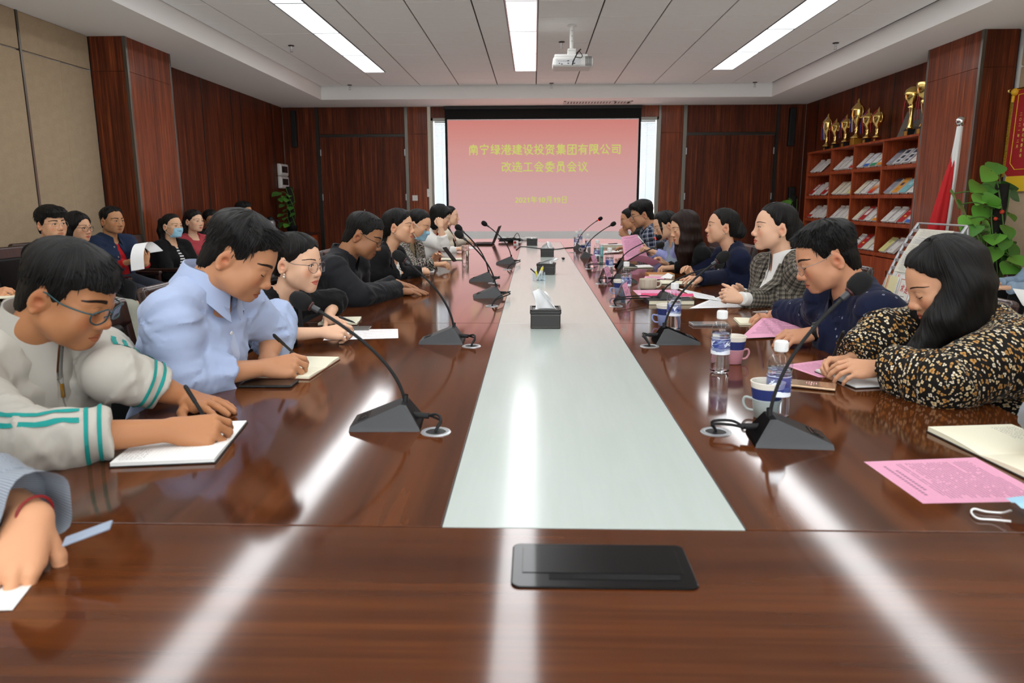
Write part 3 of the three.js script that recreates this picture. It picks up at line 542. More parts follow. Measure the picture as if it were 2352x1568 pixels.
    for (let i = 0; i < p.count; i++) { const u = p.getX(i) + .5, v = p.getY(i) + .5, wdt = .052 * (1 - v * .72) + .006, a = (u - .5) * 2;
      p.setXYZ(i, a * wdt + (tall.x ?? 0) * v * v + .01 * Math.sin(u * 9 + v * 4 + n), .072 + v * tall.h * (1 - .18 * Math.abs(a)), .016 * Math.sin(u * 7 + n) * (1 - v * .4) + .012 * Math.sin(u * 15 + v * 6 + n) * v + (tall.z ?? 0) * v); }
    g.computeVertexNormals(); mesh('tissue', g, M.tissue, t);
  };
  tissue(1253, 755, 'black leather tissue box nearest the front, tall white tissue sticking out', 0, 1, { h: .1, x: -.03 });
  tissue(1255, 631, 'black leather tissue box right behind the clear pen holder', -.12, 2, { h: .05, x: .07 });
  tissue(1257, 590, 'black leather tissue box next to the cable on the strip', 0, 3, { h: .075, x: .01 });
  tissue(1222, 564, 'black leather tissue box farthest away, only a tip of tissue showing', 0, 4, { h: .02 });
  { const t = thing('pen_holder', 'clear acrylic pen holder with yellow and white pens', 'pen holder', level(1237, 645).add(V(0, 0, -.03)), .1);
    mesh('tray', [box(.085, .003, .06, 0, .0015, 0), box(.085, .05, .003, 0, .025, .03), box(.085, .06, .003, 0, .03, -.03), box(.003, .055, .06, -.042, .027, 0), box(.003, .055, .06, .042, .027, 0), box(.003, .05, .06, .01, .025, 0)], M.plastic, t); }
  const stick = (name, label, a, b, r, mat, capMat) => { const t = thing(name, label, name.split('_').pop(), a); const d = b.clone().sub(a); mesh('barrel', tube([V(0, 0, 0), d.clone().multiplyScalar(.75)], r, 3, 9), mat, t); mesh('cap', tube([d.clone().multiplyScalar(.74), d], r * 1.12, 3, 9), capMat, t); return t; };
  const ph = level(1237, 645).add(V(0, 0, -.03)), Y = std(0xe8d84a, .5);
  stick('highlighter_pen', 'yellow and white highlighter leaning right in pen holder', ph.clone().add(V(-.01, .01, .01)), ph.clone().add(V(.028, .092, .02)), .0075, M.white, Y);
  stick('highlighter_pen', 'yellow highlighter leaning left in the pen holder', ph.clone().add(V(.0, .01, -.005)), ph.clone().add(V(-.028, .085, .0)), .007, Y, M.white);
  stick('ballpoint_pen', 'silver-topped pen standing at the right of the pen holder', ph.clone().add(V(.018, .01, 0)), ph.clone().add(V(.03, .1, -.005)), .0045, M.white, M.chrome);
  stick('ballpoint_pen', 'thin black pen lying over the left rim of pen holder', ph.clone().add(V(.0, .03, -.015)), ph.clone().add(V(-.055, .08, -.01)), .004, M.black, M.black);
  { const t = thing('earbud', 'tiny black earbud lying on the strip beside the tissues', 'earbud', level(1294, 596)); mesh('bud', ball(.012, 0, .011, 0).scale(1.2, .9, 1), M.rubber, t); mesh('stem', tube([V(0, .012, 0), V(-.018, .016, 0)], .004, 4, 7), M.rubber, t); }
  // name cards: a tent of clear acrylic holding pink paper
  const card = canvasTex(256, 128, (g, w, h) => { g.fillStyle = '#e9a6c4'; g.fillRect(0, 0, w, h); g.strokeStyle = '#5a2a44'; g.lineCap = 'round'; g.lineWidth = 6; const r = rng(3); for (let k = 0; k < 3; k++) for (let j = 0; j < 6; j++) { const x = 46 + k * 62 + r() * 40, y = 34 + r() * 56; g.beginPath(); g.moveTo(x, y); g.lineTo(x + (r() - .5) * 34, y + (r() - .5) * 34); g.stroke(); } });
  const cardMat = std(0xffffff, .7, { map: card });
  for (const [x, y, label] of [[1431, 690, 'pink name card in clear acrylic tent, nearest the front'], [1390, 645, 'pink name card in clear acrylic tent, middle one of three'], [1360, 612, 'pink name card in clear acrylic tent, farthest of three']]) {
    const t = thing('name_card', label, 'name card', level(x, y), Math.PI / 2 - .25, 'pink name cards');
    const lean = .34, side = (s) => [new THREE.BoxGeometry(.2, .1, .003).translate(0, .05, 0).rotateX(-s * lean).translate(0, 0, s * .034)];
    mesh('stand', [...side(1), ...side(-1), box(.2, .003, .07, 0, .0015, 0)], M.plastic, t);
    for (const s of [1, -1]) { const c = mesh('paper_card', new THREE.PlaneGeometry(.19, .092).rotateY(s > 0 ? 0 : Math.PI), cardMat, t); c.position.set(0, .05, s * (.034 - .05 * Math.tan(lean) * 1 + .0036)); c.rotation.x = -s * lean; }
  }
}

// ---------------------------------------------------------------- paper, notebooks, phones, pens
const printed = (bg, ink, seed, o = {}) => canvasTex(362, 512, (g, w, h) => {
  g.fillStyle = bg; g.fillRect(0, 0, w, h); g.fillStyle = ink; const r = rng(seed);
  if (o.head) for (let k = 0; k < 2; k++) for (let x = 60 + k * 40; x < w - 60 - k * 40; x += 16) g.fillRect(x, 52 + k * 26, 11, 13);
  for (let y = o.head ? 120 : 50, n = 0; y < h - 50; y += o.gap ?? 17, n++) { const end = r() < .25 ? w * (.4 + .4 * r()) : w - 36; for (let x = 36 + (r() < .3 ? 20 : 0); x < end; x += 8) if (r() > .06) g.fillRect(x, y, 5.4, 5.5 + r() * 2); }
  if (o.stamp) { g.strokeStyle = 'rgba(214,60,90,.75)'; g.lineWidth = 3; g.beginPath(); g.arc(w * .7, h * .86, 34, 0, 7); g.stroke(); }
});
const ruled = (bg, line, ink, seed) => canvasTex(362, 512, (g, w, h) => {
  g.fillStyle = bg; g.fillRect(0, 0, w, h); g.strokeStyle = line; g.lineWidth = 1.4; for (let y = 40; y < h - 20; y += 19) { g.beginPath(); g.moveTo(20, y); g.lineTo(w - 20, y); g.stroke(); }
  g.strokeStyle = ink; g.lineWidth = 1.6; const r = rng(seed); for (let y = 34; y < 40 + 19 * (3 + r() * 5); y += 19) for (let x = 40; x < w * (.4 + .5 * r()); x += 15) for (let k = 0; k < 3; k++) { g.beginPath(); g.moveTo(x + r() * 11, y - 12 + r() * 12); g.lineTo(x + r() * 11, y - 12 + r() * 12); g.stroke(); }
});
const P = {
  pink: std(0xffffff, .85, { map: printed('#eaa6c2', '#a06f88', 1, { head: true, gap: 14 }) }), pinkStamp: std(0xffffff, .85, { map: printed('#eaa6c2', '#a06f88', 2, { stamp: true, gap: 14 }) }),
  white: std(0xffffff, .85, { map: printed('#eeeef0', '#8a8a92', 3) }), whiteRed: std(0xffffff, .85, { map: printed('#f0f0f1', '#a88', 4, { gap: 30 }) }), plain: std(0xecece9, .9, { side: THREE.DoubleSide }),
  ruledWhite: std(0xffffff, .9, { map: ruled('#efefec', '#c9ccd0', '#555a66', 5) }), ruledIvory: std(0xffffff, .9, { map: ruled('#ece8d0', '#cfcbb2', '#4a4a55', 6) }),
};
// a sheet with its four corners given in order; curl lifts it between two of them
function sheetGeo(a, b, c, d, lift = () => 0, n = 10) {           // a-b top edge, d-c bottom edge
  const g = new THREE.PlaneGeometry(1, 1, n, n), p = g.attributes.position, q = V();
  for (let i = 0; i < p.count; i++) { const u = p.getX(i) + .5, v = p.getY(i) + .5; q.copy(d).lerp(c, u).lerp(V().copy(a).lerp(b, u), v); p.setXYZ(i, q.x, q.y + lift(u, v), q.z); }
  g.computeVertexNormals(); return g;
}
function sheet(label, corners, mat, o = {}) {
  const c = corners.map((k) => k.isVector3 ? k : level(k[0], k[1], TY + (o.y ?? .0015))), t = thing('paper_sheet', label, o.category ?? 'paper', c.reduce((a, b) => a.clone().add(b)).multiplyScalar(.25));
  const L = c.map((k) => k.clone().sub(t.position)), lift = o.lift;
  mesh('printed_side', sheetGeo(...L, lift), mat, t);
  const under = sheetGeo(L[1], L[0], L[3], L[2], lift ? (u, v) => lift(1 - u, v) - .0007 : () => -.0007);
  mesh('back', under, o.back ?? M.paper, t);
  return t;
}
// an open notebook: two blocks of pages falling to the gutter, on a cover. Local x across the spread, z along the spine
function openBook(label, pos, turn, w, d, thick, pages, cover, o = {}) {
  const t = thing('notebook', label, 'notebook', pos, turn);
  mesh('cover', rbox(w * 2 + .006, .003, d + .005, .0015, 0, .0016, 0), cover, t);
  const half = (s, h) => { const n = 14, pr = []; for (let k = 0; k <= n; k++) { const u = k / n; pr.push([s * w * u, .003 + h * Math.pow(Math.sin(Math.PI * Math.min(1, .06 + u * 1.1) * .5), .7) * (1 - .12 * u)]); }
    const pos2 = [], uv = [], idx = []; for (let k = 0; k <= n; k++) for (const z of [d / 2, -d / 2]) { pos2.push(pr[k][0], pr[k][1], z); const u = s > 0 ? k / n : 1 - k / n; uv.push(u, z > 0 ? 0 : 1); }
    for (let k = 0; k < n; k++) { const a = 2 * k; if (s > 0) idx.push(a, a + 2, a + 1, a + 1, a + 2, a + 3); else idx.push(a, a + 1, a + 2, a + 1, a + 3, a + 2); }
    const top = new THREE.BufferGeometry(); top.setAttribute('position', new THREE.Float32BufferAttribute(pos2, 3)); top.setAttribute('uv', new THREE.Float32BufferAttribute(uv, 2)); top.setIndex(idx); top.computeVertexNormals();
    const sh = new THREE.Shape([new THREE.Vector2(0, .003), ...pr.map(([x, y]) => new THREE.Vector2(x, y - .0002)), new THREE.Vector2(s * w, .003)]); const block = new THREE.ExtrudeGeometry(sh, { depth: d - .001, bevelEnabled: false }).translate(0, 0, -d / 2 + .0005);
    mesh('page', top, pages, t); mesh('page_block', block, o.edge ?? M.ivory, t); };
  half(-1, thick * (o.left ?? .5)); half(1, thick * (1 - (o.left ?? .5)));
  return t;
}
function closedBook(name, label, cat, pos, turn, w, h, d, cover, pages = M.ivory) { const t = thing(name, label, cat, pos, turn); mesh('page_block', box(w - .006, h - .004, d - .006, .002, h / 2, 0), pages, t); mesh('cover', [rbox(w, .002, d, .0008, 0, .001, 0), rbox(w, .002, d, .0008, 0, h - .001, 0), rbox(.003, h, d, .001, -w / 2 + .0015, h / 2, 0)], cover, t); return t; }
function phone(label, pos, turn, body, o = {}) { const t = thing('smartphone', label, 'phone', pos, turn); mesh('body', rbox(.158, .008, .076, .0038, 0, .004, 0, 3), body, t); if (o.screen) mesh('screen', rbox(.15, .0008, .069, .0003, 0, .0082, 0), M.blackGloss, t); if (o.cam) { mesh('camera_bump', rbox(.018, .002, .036, .001, -.058, .0088, -.012), M.gold, t); } if (o.deco) { const hs = []; for (let k = 0; k < 14; k++) { const a = k / 14 * Math.PI * 2; hs.push(ball(.0016, .012 + Math.pow(Math.sin(a), 3) * .014, .0088, -(Math.cos(a) - .3 * Math.cos(2 * a)) * .012, 8)); } mesh('rhinestones', hs, std(0xf0c0c8, .15, { metalness: .5 }), t); } return t; }
function penAt(label, a, b, mat, o = {}) { const t = thing('pen', label, 'pen', a), d = b.clone().sub(a), L = d.length(), g = [[0, 0], [.0012, .004], [.0042, .02], [.0045, L * .62], [.0052, L * .63], [.0052, L - .006], [.003, L], [0, L]];
  const q = new THREE.Quaternion().setFromUnitVectors(V(0, 1, 0), d.clone().normalize()), bar = mesh('barrel', lathe(g, 14), mat, t); bar.quaternion.copy(q);
  const tip = mesh('tip', lathe([[0, -.002], [.0009, 0], [.0022, .012], [.0028, .016]], 10), M.chrome, t); tip.quaternion.copy(q);
  const clip = mesh('clip', rbox(.0028, .045, .002, .0006, 0, L - .025, .0072), o.clip ?? M.black, t); clip.quaternion.copy(q); return t; }
const turnOf = (a, b) => Math.atan2(-(b.z - a.z), b.x - a.x);          // turn that lays local x from a to b
{
  // left side
  { const a = level(268, 1078), b = level(497, 1068), c = level(553, 968), m = a.clone().lerp(c, .5), tn = turnOf(a, b);   // spine runs along the row
    openBook('white ruled notebook under the hand of the man in striped sleeves', m.clone().setY(TY), tn + Math.PI / 2, .142, .208, .012, P.ruledWhite, M.black, { edge: M.paper, left: .7 }); }
  { const a = level(562, 872), b = level(740, 873), c = level(783, 818), d = level(610, 828); openBook('ivory notebook with a brown cover under the hand in blue shirt', a.clone().add(b).add(c).add(d).multiplyScalar(.25).setY(TY), turnOf(a, b) + Math.PI / 2 - .06, .142, .21, .016, P.ruledIvory, std(0x7a4a34, .6), { edge: M.ivory, left: .45 }); }
  phone('black smartphone lying face up beside the ivory notebook', level(618, 884), 0.02, M.black, { screen: true });
  sheet('white sheet of paper lying beside the second left microphone', [[757, 757], [914, 755], [915, 776], [742, 781]], P.whiteRed);
  openBook('small ivory notebook behind the grey phone on the left', level(812, 740).add(V(-.06, 0, 0)), .12 + Math.PI / 2, .09, .17, .018, P.ruledIvory, std(0x3a1c18, .6), { edge: M.ivory });
  phone('grey cased smartphone lying beside the sheet of white paper', level(808, 756), .06, std(0x6d6a66, .25));
  openBook('dark-covered notebook under the hand of woman in black blazer', level(965, 624), .1, .11, .2, .01, P.ruledWhite, M.black, { edge: M.paper });
  openBook('small notebook in front of the woman holding up her phone', level(1038, 596), .1, .1, .17, .014, P.ruledIvory, M.black, {});
  openBook('ivory notebook before the woman resting her temple on her fist', level(1050, 572), .1, .14, .21, .02, P.ruledIvory, M.ivory, {});
  sheet('white sheet near the drinking glass on the left side', [[1036, 567], [1085, 566], [1097, 571], [1042, 572]], P.plain);
  { // laptop with raised lid, cables, power brick
    const p = level(1112, 561), t = thing('laptop', 'black laptop with its lid tilted up, seen from the side', 'laptop', p, -Math.PI / 2 - .05);
    mesh('base', rbox(.34, .018, .235, .006, 0, .012, 0), M.black, t); mesh('keyboard', rbox(.29, .003, .11, .001, 0, .0215, -.03), std(0x1c1c1e, .7), t);
    const lid = mesh('lid', rbox(.34, .225, .008, .004, 0, .1125, 0), M.black, t); lid.position.set(0, .02, -.118); lid.rotation.x = -.38; mesh('display', rbox(.31, .19, .001, .0004, 0, .115, .0045), std(0x1a1c22, .1), lid);
    const q = level(1172, 556), c = thing('cable_bundle', 'tangled black cables and plugs beside the laptop', 'cables', q), r = rng(21), cb = [];
    for (let k = 0; k < 7; k++) { const pts = []; for (let j = 0; j < 7; j++) pts.push(V((r() - .5) * .34, .01 + r() * .05 + (k === 0 && j === 3 ? .1 : 0), (r() - .5) * .22)); cb.push(tube(pts, .0042, 36, 5)); }
    mesh('cable', cb, M.rubber, c); mesh('power_brick', rbox(.11, .03, .05, .008, .02, .016, .03), M.black, c);
    const b = thing('small_box', 'small white and red box beside the tangled cables', 'box', level(1185, 562)); mesh('carton', rbox(.06, .05, .04, .003, 0, .025, 0), M.white, b); mesh('red_print', rbox(.03, .03, .002, .0005, -.01, .03, .0205), M.red, b);
    const wbx = thing('power_strip', 'long white power strip at the far end by the cables', 'power strip', level(1192, 551)); mesh('housing', rbox(.5, .04, .06, .008, 0, .02, 0), M.white, wbx); mesh('socket', [-.16, -.05, .06].map((x) => rbox(.05, .003, .03, .001, x, .041, 0)), M.gap, wbx);
  }
  // right side
  { const a = level(1865, 848), b = level(2000, 903), c = level(2086, 893), d = level(1940, 845); openBook('black-covered notebook with white pages under the hands of woman in print blouse', a.clone().add(b).add(c).add(d).multiplyScalar(.25).setY(TY), turnOf(a, b) + .0, .105, .15, .014, P.ruledWhite, M.black, { edge: M.paper, left: .55 }); }
  sheet('pink printed sheet half under the black-covered notebook', [[1892, 826], [1942, 868], [1880, 866], [1800, 838]].map((k) => level(...k)), P.pink);
  phone('gold smartphone with rhinestone heart on its case', level(1853, 887).add(V(0, .002, 0)), -.42, std(0xc9a98a, .2, { metalness: .6 }), { cam: true, deco: true });
  { const p = [level(1750, 742), level(1690, 730)]; openBook('ivory notebook beneath the pink sheet of man in navy', level(1745, 740), R180 - .1, .1, .16, .012, P.ruledIvory, M.ivory, {}); }
  sheet('pink stamped sheet held down by the man in the navy shirt', [level(1790, 700, TY + .045), level(1847, 718, TY + .04), level(1858, 770, TY + .006), level(1700, 777, TY + .006)].map((v, i) => v).slice(0, 4), P.pinkStamp, { lift: (u, v) => .008 * Math.sin(v * 3.1), y: .01 });
  sheet('white sheet underneath the pink stamped sheet on right side', [[1790, 752], [1858, 762], [1856, 771], [1770, 774]], P.plain);
  { const t = thing('phone_case', 'transparent smartphone case with phone beside the second right microphone', 'phone', level(1628, 746), .05); mesh('case', rbox(.16, .01, .08, .004, 0, .005, 0), phys(0xffffff, .08, { transmission: .8, thickness: 0 }), t); mesh('phone_body', rbox(.15, .007, .07, .003, 0, .006, 0), M.blackGloss, t); }
  sheet('white printed sheet under the clasped hands of woman in checked blazer', [[1655, 680], [1690, 681], [1718, 705], [1583, 708]], P.white, { lift: (u, v) => .004 * Math.sin(v * 3.1) });
  sheet('white printed page lifted behind the clasped hands', [[1556, 661], [1600, 684], [1650, 690], [1640, 680]].map((k, i) => level(k[0], k[1], TY + (i === 0 ? .03 : .008))), P.white);
  closedBook('notebook', 'thick black notebook beneath the pink folder', 'notebook', level(1535, 695).setY(TY), 0, .24, .024, .17, M.black);
  { const y = TY + .027; sheet('pink printed folder lying on the thick black notebook', [level(1453, 666, y), level(1552, 665, y), level(1590, 681, y), level(1472, 683, y)], P.pink); }
  sheet('bright pink strip at the edge of the pink folder', [level(1473, 673, TY + .03), level(1592, 674, TY + .03), level(1594, 680, TY + .027), level(1472, 681, TY + .027)], M.pinkDeep, { back: M.pinkDeep });
  closedBook('book', 'brown-covered book beside the name cards on right', 'book', level(1515, 634).setY(TY), .05, .19, .022, .13, std(0xb9793a, .7));
  sheet('pink papers in front of the brown-covered book', [[1482, 634], [1530, 634], [1525, 641], [1478, 641]], P.pink, { y: .006 });
  openBook('black-covered notebook under the hands of woman in navy blazer', level(1560, 650), -.1, .12, .19, .016, P.ruledIvory, M.black, {});
  openBook('black-covered open notebook below the held pink sheets', level(1462, 613), .0, .12, .2, .016, P.ruledWhite, M.black, {});
  sheet('stack of white sheets in front of the woman in lavender', [[1480, 588], [1508, 586], [1512, 594], [1470, 595]], P.white, { y: .008 });
  closedBook('folder', 'white ring binder with dark spine at the far right', 'binder', level(1412, 567).setY(TY), .05, .32, .03, .25, M.white);
  sheet('loose white and pink sheets in front of the checked shirt', [[1390, 576], [1425, 574], [1430, 578], [1385, 580]], P.plain, { y: .012 });
  penAt('black pen lying on the white ring binder', level(1395, 560, TY + .035), level(1418, 559, TY + .035), M.black);
  { const t = thing('lotion_tube', 'small teal tube standing behind the right bottles', 'tube', level(1381, 590)); mesh('body', lathe([[0, 0], [.018, 0], [.019, .01], [.019, .09], [.012, .1], [0, .1]], 18), std(0x7fc4c0, .4), t); mesh('cap', cyl(.012, .012, .02, 0, .1, 0, 16), M.white, t); }
  { // nearest right: notebook and pink sheet at the frame's edge, a face mask
    const a = level(2130, 992), b = level(2250, 1050), d = b.clone().sub(a), w = d.length(); d.normalize(); openBook('thick ivory notebook with black cover next to the grey denim sleeve', b.clone().add(V(d.z, 0, -d.x).multiplyScalar(.105)).setY(TY), turnOf(a, b), w, .21, .024, P.ruledIvory, M.black, { edge: M.ivory, left: .5 });
    sheet('pink printed sheet with heading, nearest the front on right', [level(2120, 1156), level(1984, 1060), level(2240, 1050), level(2425, 1150)], P.pink);
    const m = thing('face_mask', 'pale blue surgical mask lying at the front right', 'mask', level(2372, 1190));
    const mg = new THREE.PlaneGeometry(.095, .07, 12, 8), mp = mg.attributes.position; for (let i = 0; i < mp.count; i++) { const x = mp.getX(i), y = mp.getY(i); mp.setXYZ(i, x + .02, .012 + .02 * Math.cos(x * 20) * Math.cos(y * 22) + .0018 * Math.sin(y * 260), -y); } mg.computeVertexNormals();
    mesh('mask_sheet', mg, std(0x9fcbe0, .85, { side: THREE.DoubleSide }), m);
    const q = (x, y, h = .004) => level(x, y, TY + h).sub(m.position); mesh('ear_loop', tube([q(2322, 1172, .02), q(2300, 1177), q(2262, 1174), q(2238, 1168), q(2231, 1176), q(2246, 1190), q(2280, 1193), q(2322, 1197, .01)], .0018, 40, 7), M.white, m);
  }
  sheet('white sheet under the hand at the near left corner', [[-60, 1330], [78, 1336], [28, 1400], [-60, 1402]], P.plain);
}

// ================================================================ people: distance fields, meshed
function smin(a, b, k) { const h = k - Math.abs(a - b); return h > 0 ? Math.min(a, b) - h * h / (4 * k) : Math.min(a, b); }
function smax(a, b, k) { return -smin(-a, -b, k); }
const len3 = (x, y, z) => Math.sqrt(x * x + y * y + z * z);
function sph(x, y, z, cx, cy, cz, r) { return len3(x - cx, y - cy, z - cz) - r; }
function ell(x, y, z, cx, cy, cz, rx, ry, rz) { const px = (x - cx) / rx, py = (y - cy) / ry, pz = (z - cz) / rz, k0 = len3(px, py, pz), k1 = len3(px / rx, py / ry, pz / rz); return k1 > 1e-9 ? k0 * (k0 - 1) / k1 : -Math.min(rx, ry, rz); }
function caps(x, y, z, ax, ay, az, bx, by, bz, ra, rb) {
  const dx = bx - ax, dy = by - ay, dz = bz - az, px = x - ax, py = y - ay, pz = z - az; let t = (px * dx + py * dy + pz * dz) / (dx * dx + dy * dy + dz * dz); t = t < 0 ? 0 : t > 1 ? 1 : t;
  return len3(px - dx * t, py - dy * t, pz - dz * t) - ra - (rb - ra) * t;
}
// surface nets over the cells that the field comes near
function netMesh(f, lo, hi, cell, slack = 1.7) {
  const B = 6, n = [0, 1, 2].map((i) => Math.ceil((hi[i] - lo[i]) / cell / B) * B), [nx, ny, nz] = n, sx = 1, sy = nx + 1, sz = (nx + 1) * (ny + 1);
  const F = new Float32Array(sz * (nz + 1)).fill(NaN), half = cell * B / 2 * 1.7321 * slack, live = [];
  for (let k = 0; k < nz; k += B) for (let j = 0; j < ny; j += B) for (let i = 0; i < nx; i += B) {
    if (Math.abs(f(lo[0] + (i + B / 2) * cell, lo[1] + (j + B / 2) * cell, lo[2] + (k + B / 2) * cell)) > half) continue;
    live.push(i, j, k);
    for (let c = k; c <= k + B; c++) for (let b = j; b <= j + B; b++) for (let a = i; a <= i + B; a++) { const o = a + b * sy + c * sz; if (F[o] !== F[o]) F[o] = f(lo[0] + a * cell, lo[1] + b * cell, lo[2] + c * cell); }
  }
  const vid = new Int32Array(F.length).fill(-1), P = [], idx = [];
  const corner = [0, 1, sy, sy + 1, sz, sz + 1, sz + sy, sz + sy + 1], E = [[0, 1], [2, 3], [4, 5], [6, 7], [0, 2], [1, 3], [4, 6], [5, 7], [0, 4], [1, 5], [2, 6], [3, 7]];
  for (let q = 0; q < live.length; q += 3) for (let c = live[q + 2]; c < live[q + 2] + B; c++) for (let b = live[q + 1]; b < live[q + 1] + B; b++) for (let a = live[q]; a < live[q] + B; a++) {
    const o = a + b * sy + c * sz; let m = 0; for (let e = 0; e < 8; e++) if (F[o + corner[e]] < 0) m |= 1 << e;
    if (m === 0 || m === 255) continue;
    let x = 0, y = 0, z = 0, cnt = 0;
    for (const [u, v] of E) { if (((m >> u) & 1) === ((m >> v) & 1)) continue; const fu = F[o + corner[u]], fv = F[o + corner[v]], t = fu / (fu - fv); x += (u & 1) + t * ((v & 1) - (u & 1)); y += ((u >> 1) & 1) + t * (((v >> 1) & 1) - ((u >> 1) & 1)); z += ((u >> 2) & 1) + t * (((v >> 2) & 1) - ((u >> 2) & 1)); cnt++; }
    vid[o] = P.length / 3; P.push(lo[0] + (a + x / cnt) * cell, lo[1] + (b + y / cnt) * cell, lo[2] + (c + z / cnt) * cell);
  }
  const quad = (a, b, c, d, flip) => { if (a < 0 || b < 0 || c < 0 || d < 0) return; if (flip) idx.push(a, c, b, a, d, c); else idx.push(a, b, c, a, c, d); };
  for (let q = 0; q < live.length; q += 3) for (let c = live[q + 2]; c < live[q + 2] + B; c++) for (let b = live[q + 1]; b < live[q + 1] + B; b++) for (let a = live[q]; a < live[q] + B; a++) {
    const o = a + b * sy + c * sz, f0 = F[o] < 0;
    if (b > 0 && c > 0 && (F[o + 1] < 0) !== f0) quad(vid[o], vid[o - sy], vid[o - sy - sz], vid[o - sz], !f0);
    if (a > 0 && c > 0 && (F[o + sy] < 0) !== f0) quad(vid[o], vid[o - sz], vid[o - sz - 1], vid[o - 1], !f0);
    if (a > 0 && b > 0 && (F[o + sz] < 0) !== f0) quad(vid[o], vid[o - 1], vid[o - 1 - sy], vid[o - sy], !f0);
  }
  const g = new THREE.BufferGeometry(); g.setAttribute('position', new THREE.Float32BufferAttribute(P, 3)); g.setIndex(idx); g.computeVertexNormals(); return g;
}

// ---- the head, in its own frame: origin between the eyes' height and the ears, x to the person's left, y up, z forward
function headField(o) {
  const F = o.fem ? 1 : 0, nk = F ? .047 : .056, jaw = F ? -.005 : 0;
  return (x, y, z) => {
    const ax = Math.abs(x);
    let d = ell(x, y, z, 0, .03, -.008, .0735, .0775, .0965);
    d = smin(d, ell(x, y, z, 0, -.028, .02, .0655 + jaw * .4, .078, .068), .03);
    d = smin(d, caps(ax, y, z, .05 + jaw, -.058, .004, .016, -.098 - jaw * .4, .062, .0205, .016), .026);
    d = smin(d, sph(ax, y, z, 0, -.0965, .068, .0185), .02);
    d = smin(d, sph(ax, y, z, .041, -.026, .055, .0235), .024); d = smin(d, ell(ax, y, z, .034, -.058, .036, .027, .034, .034), .026);
    d = smin(d, caps(ax, y, z, 0, .0185, .0775, .043, .0165, .0625, .0115, .011), .014);
    d = smax(d, -sph(ax, y, z, .0315, -.002, .1045, .0175), .016);
    d = smin(d, ell(x, y, z, 0, -.067, .0655, .031, .026, .0265), .015);
    const lid = sph(ax, y, z, .0315, -.001, .0715, .0152);
    d = smin(d, lid, .0055);
    d = smin(d, caps(ax, y, z, 0, .008, .0835, 0, -.03, .0975, .0055, .0088), .013);
    d = smin(d, sph(ax, y, z, 0, -.0345, .0992, .0102), .009);
    d = smin(d, ell(ax, y, z, .0132, -.0385, .0905, .0074, .0078, .01), .007);
    d = smax(d, -sph(ax, y, z, .0065, -.0472, .097, .0032), .003);
    d = smin(d, caps(ax, y, z, 0, -.0632, .0905, .021, -.0672, .08, .0048 + F * .0006, .0024), .0055);
    d = smin(d, caps(ax, y, z, 0, -.0742, .0888, .0185, -.0715, .08, .0058 + F * .0007, .003), .0055);
    d = smax(d, -caps(ax, y, z, 0, -.0686, .0962, .0225, -.0682, .0852, .0022, .0016), .0025);
    if (o.open) d = smax(d, -ell(ax - .0315, y + .0008 - (ax - .0315) * .12, z, 0, 0, .0885, .014, .0052, .0092), .0016);
    // ears
    const ex = ax - .0765, ey = y + .012, ez = z + .016; { const cz = ez * .94 - ey * .26, cy = ey * .94 + ez * .26; let e = ell(ex - (-cz) * .35, cy, cz, 0, 0, 0, .0075, .0325, .0185); e = smax(e, -sph(ex, cy, cz, .0095, -.001, .004, .0105), .004); e = smin(e, sph(ex, cy, cz, .001, -.027, .003, .0075), .006); d = smin(d, e, .006); }
    // neck running down into the chest
    d = smin(d, caps(x, y, z, 0, -.05, -.026, 0, -.2, -.05, nk, nk + .002), .022);
    d = smin(d, caps(ax, y, z, .02, -.2, -.058, .11, -.238, -.055, .035, .03), .035);
    d = smin(d, ell(x, y, z, 0, -.285, -.045, .13, .075, .07), .04);
    return smax(d, -(y + .3), .01);
  };
}
const headCache = new Map();
function headGeo(o) { const k = [o.fem ? 1 : 0, o.open ? 1 : 0, o.cell].join(); if (!headCache.has(k)) headCache.set(k, netMesh(headField(o), [-.16, -.315, -.15], [.16, .125, .13], o.cell)); return headCache.get(k).clone(); }
function gauss(dx, dy, dz, s) { return Math.exp(-(dx * dx + dy * dy + dz * dz) / (2 * s * s)); }
// individual traits, as gentle warps of the common head
function warpHead(v, w) {
  const ax = Math.abs(v.x), sg = Math.sign(v.x), low = sstep(-.02, -.09, v.y) * sstep(-.16, -.12, v.y);
  const face = sstep(0, .05, v.z) * sstep(-.14, -.1, v.y);
  v.x *= 1 + (w.wide ?? 0) * sstep(-.16, -.1, v.y) + (w.jaw ?? 0) * low;
  const n = gauss(v.x, v.y + .033, v.z - .1, .014); v.z += n * (w.nose ?? 0) ; v.y -= n * (w.noseDown ?? 0); v.x += v.x * gauss(v.x, v.y + .038, v.z - .093, .014) * (w.noseWide ?? 0);
  v.z += gauss(v.x, v.y - .012, v.z - .085, .016) * (w.bridge ?? 0);
  v.z += gauss(v.x, v.y + .098, v.z - .075, .02) * (w.chin ?? 0); v.y += low * face * (w.chinLow ?? 0);
  const ck = gauss(ax - .045, v.y + .045, v.z - .05, .024) * (w.cheek ?? 0); v.x += sg * ck; v.z += ck * .6;
  v.z += gauss(v.x, v.y + .069, v.z - .09, .012) * (w.lips ?? 0);
  v.z += gauss(ax - .02, v.y - .02, v.z - .085, .018) * (w.brow ?? 0);
  v.y += sstep(.03, .11, v.y) * (w.tall ?? 0);
  return v;
}
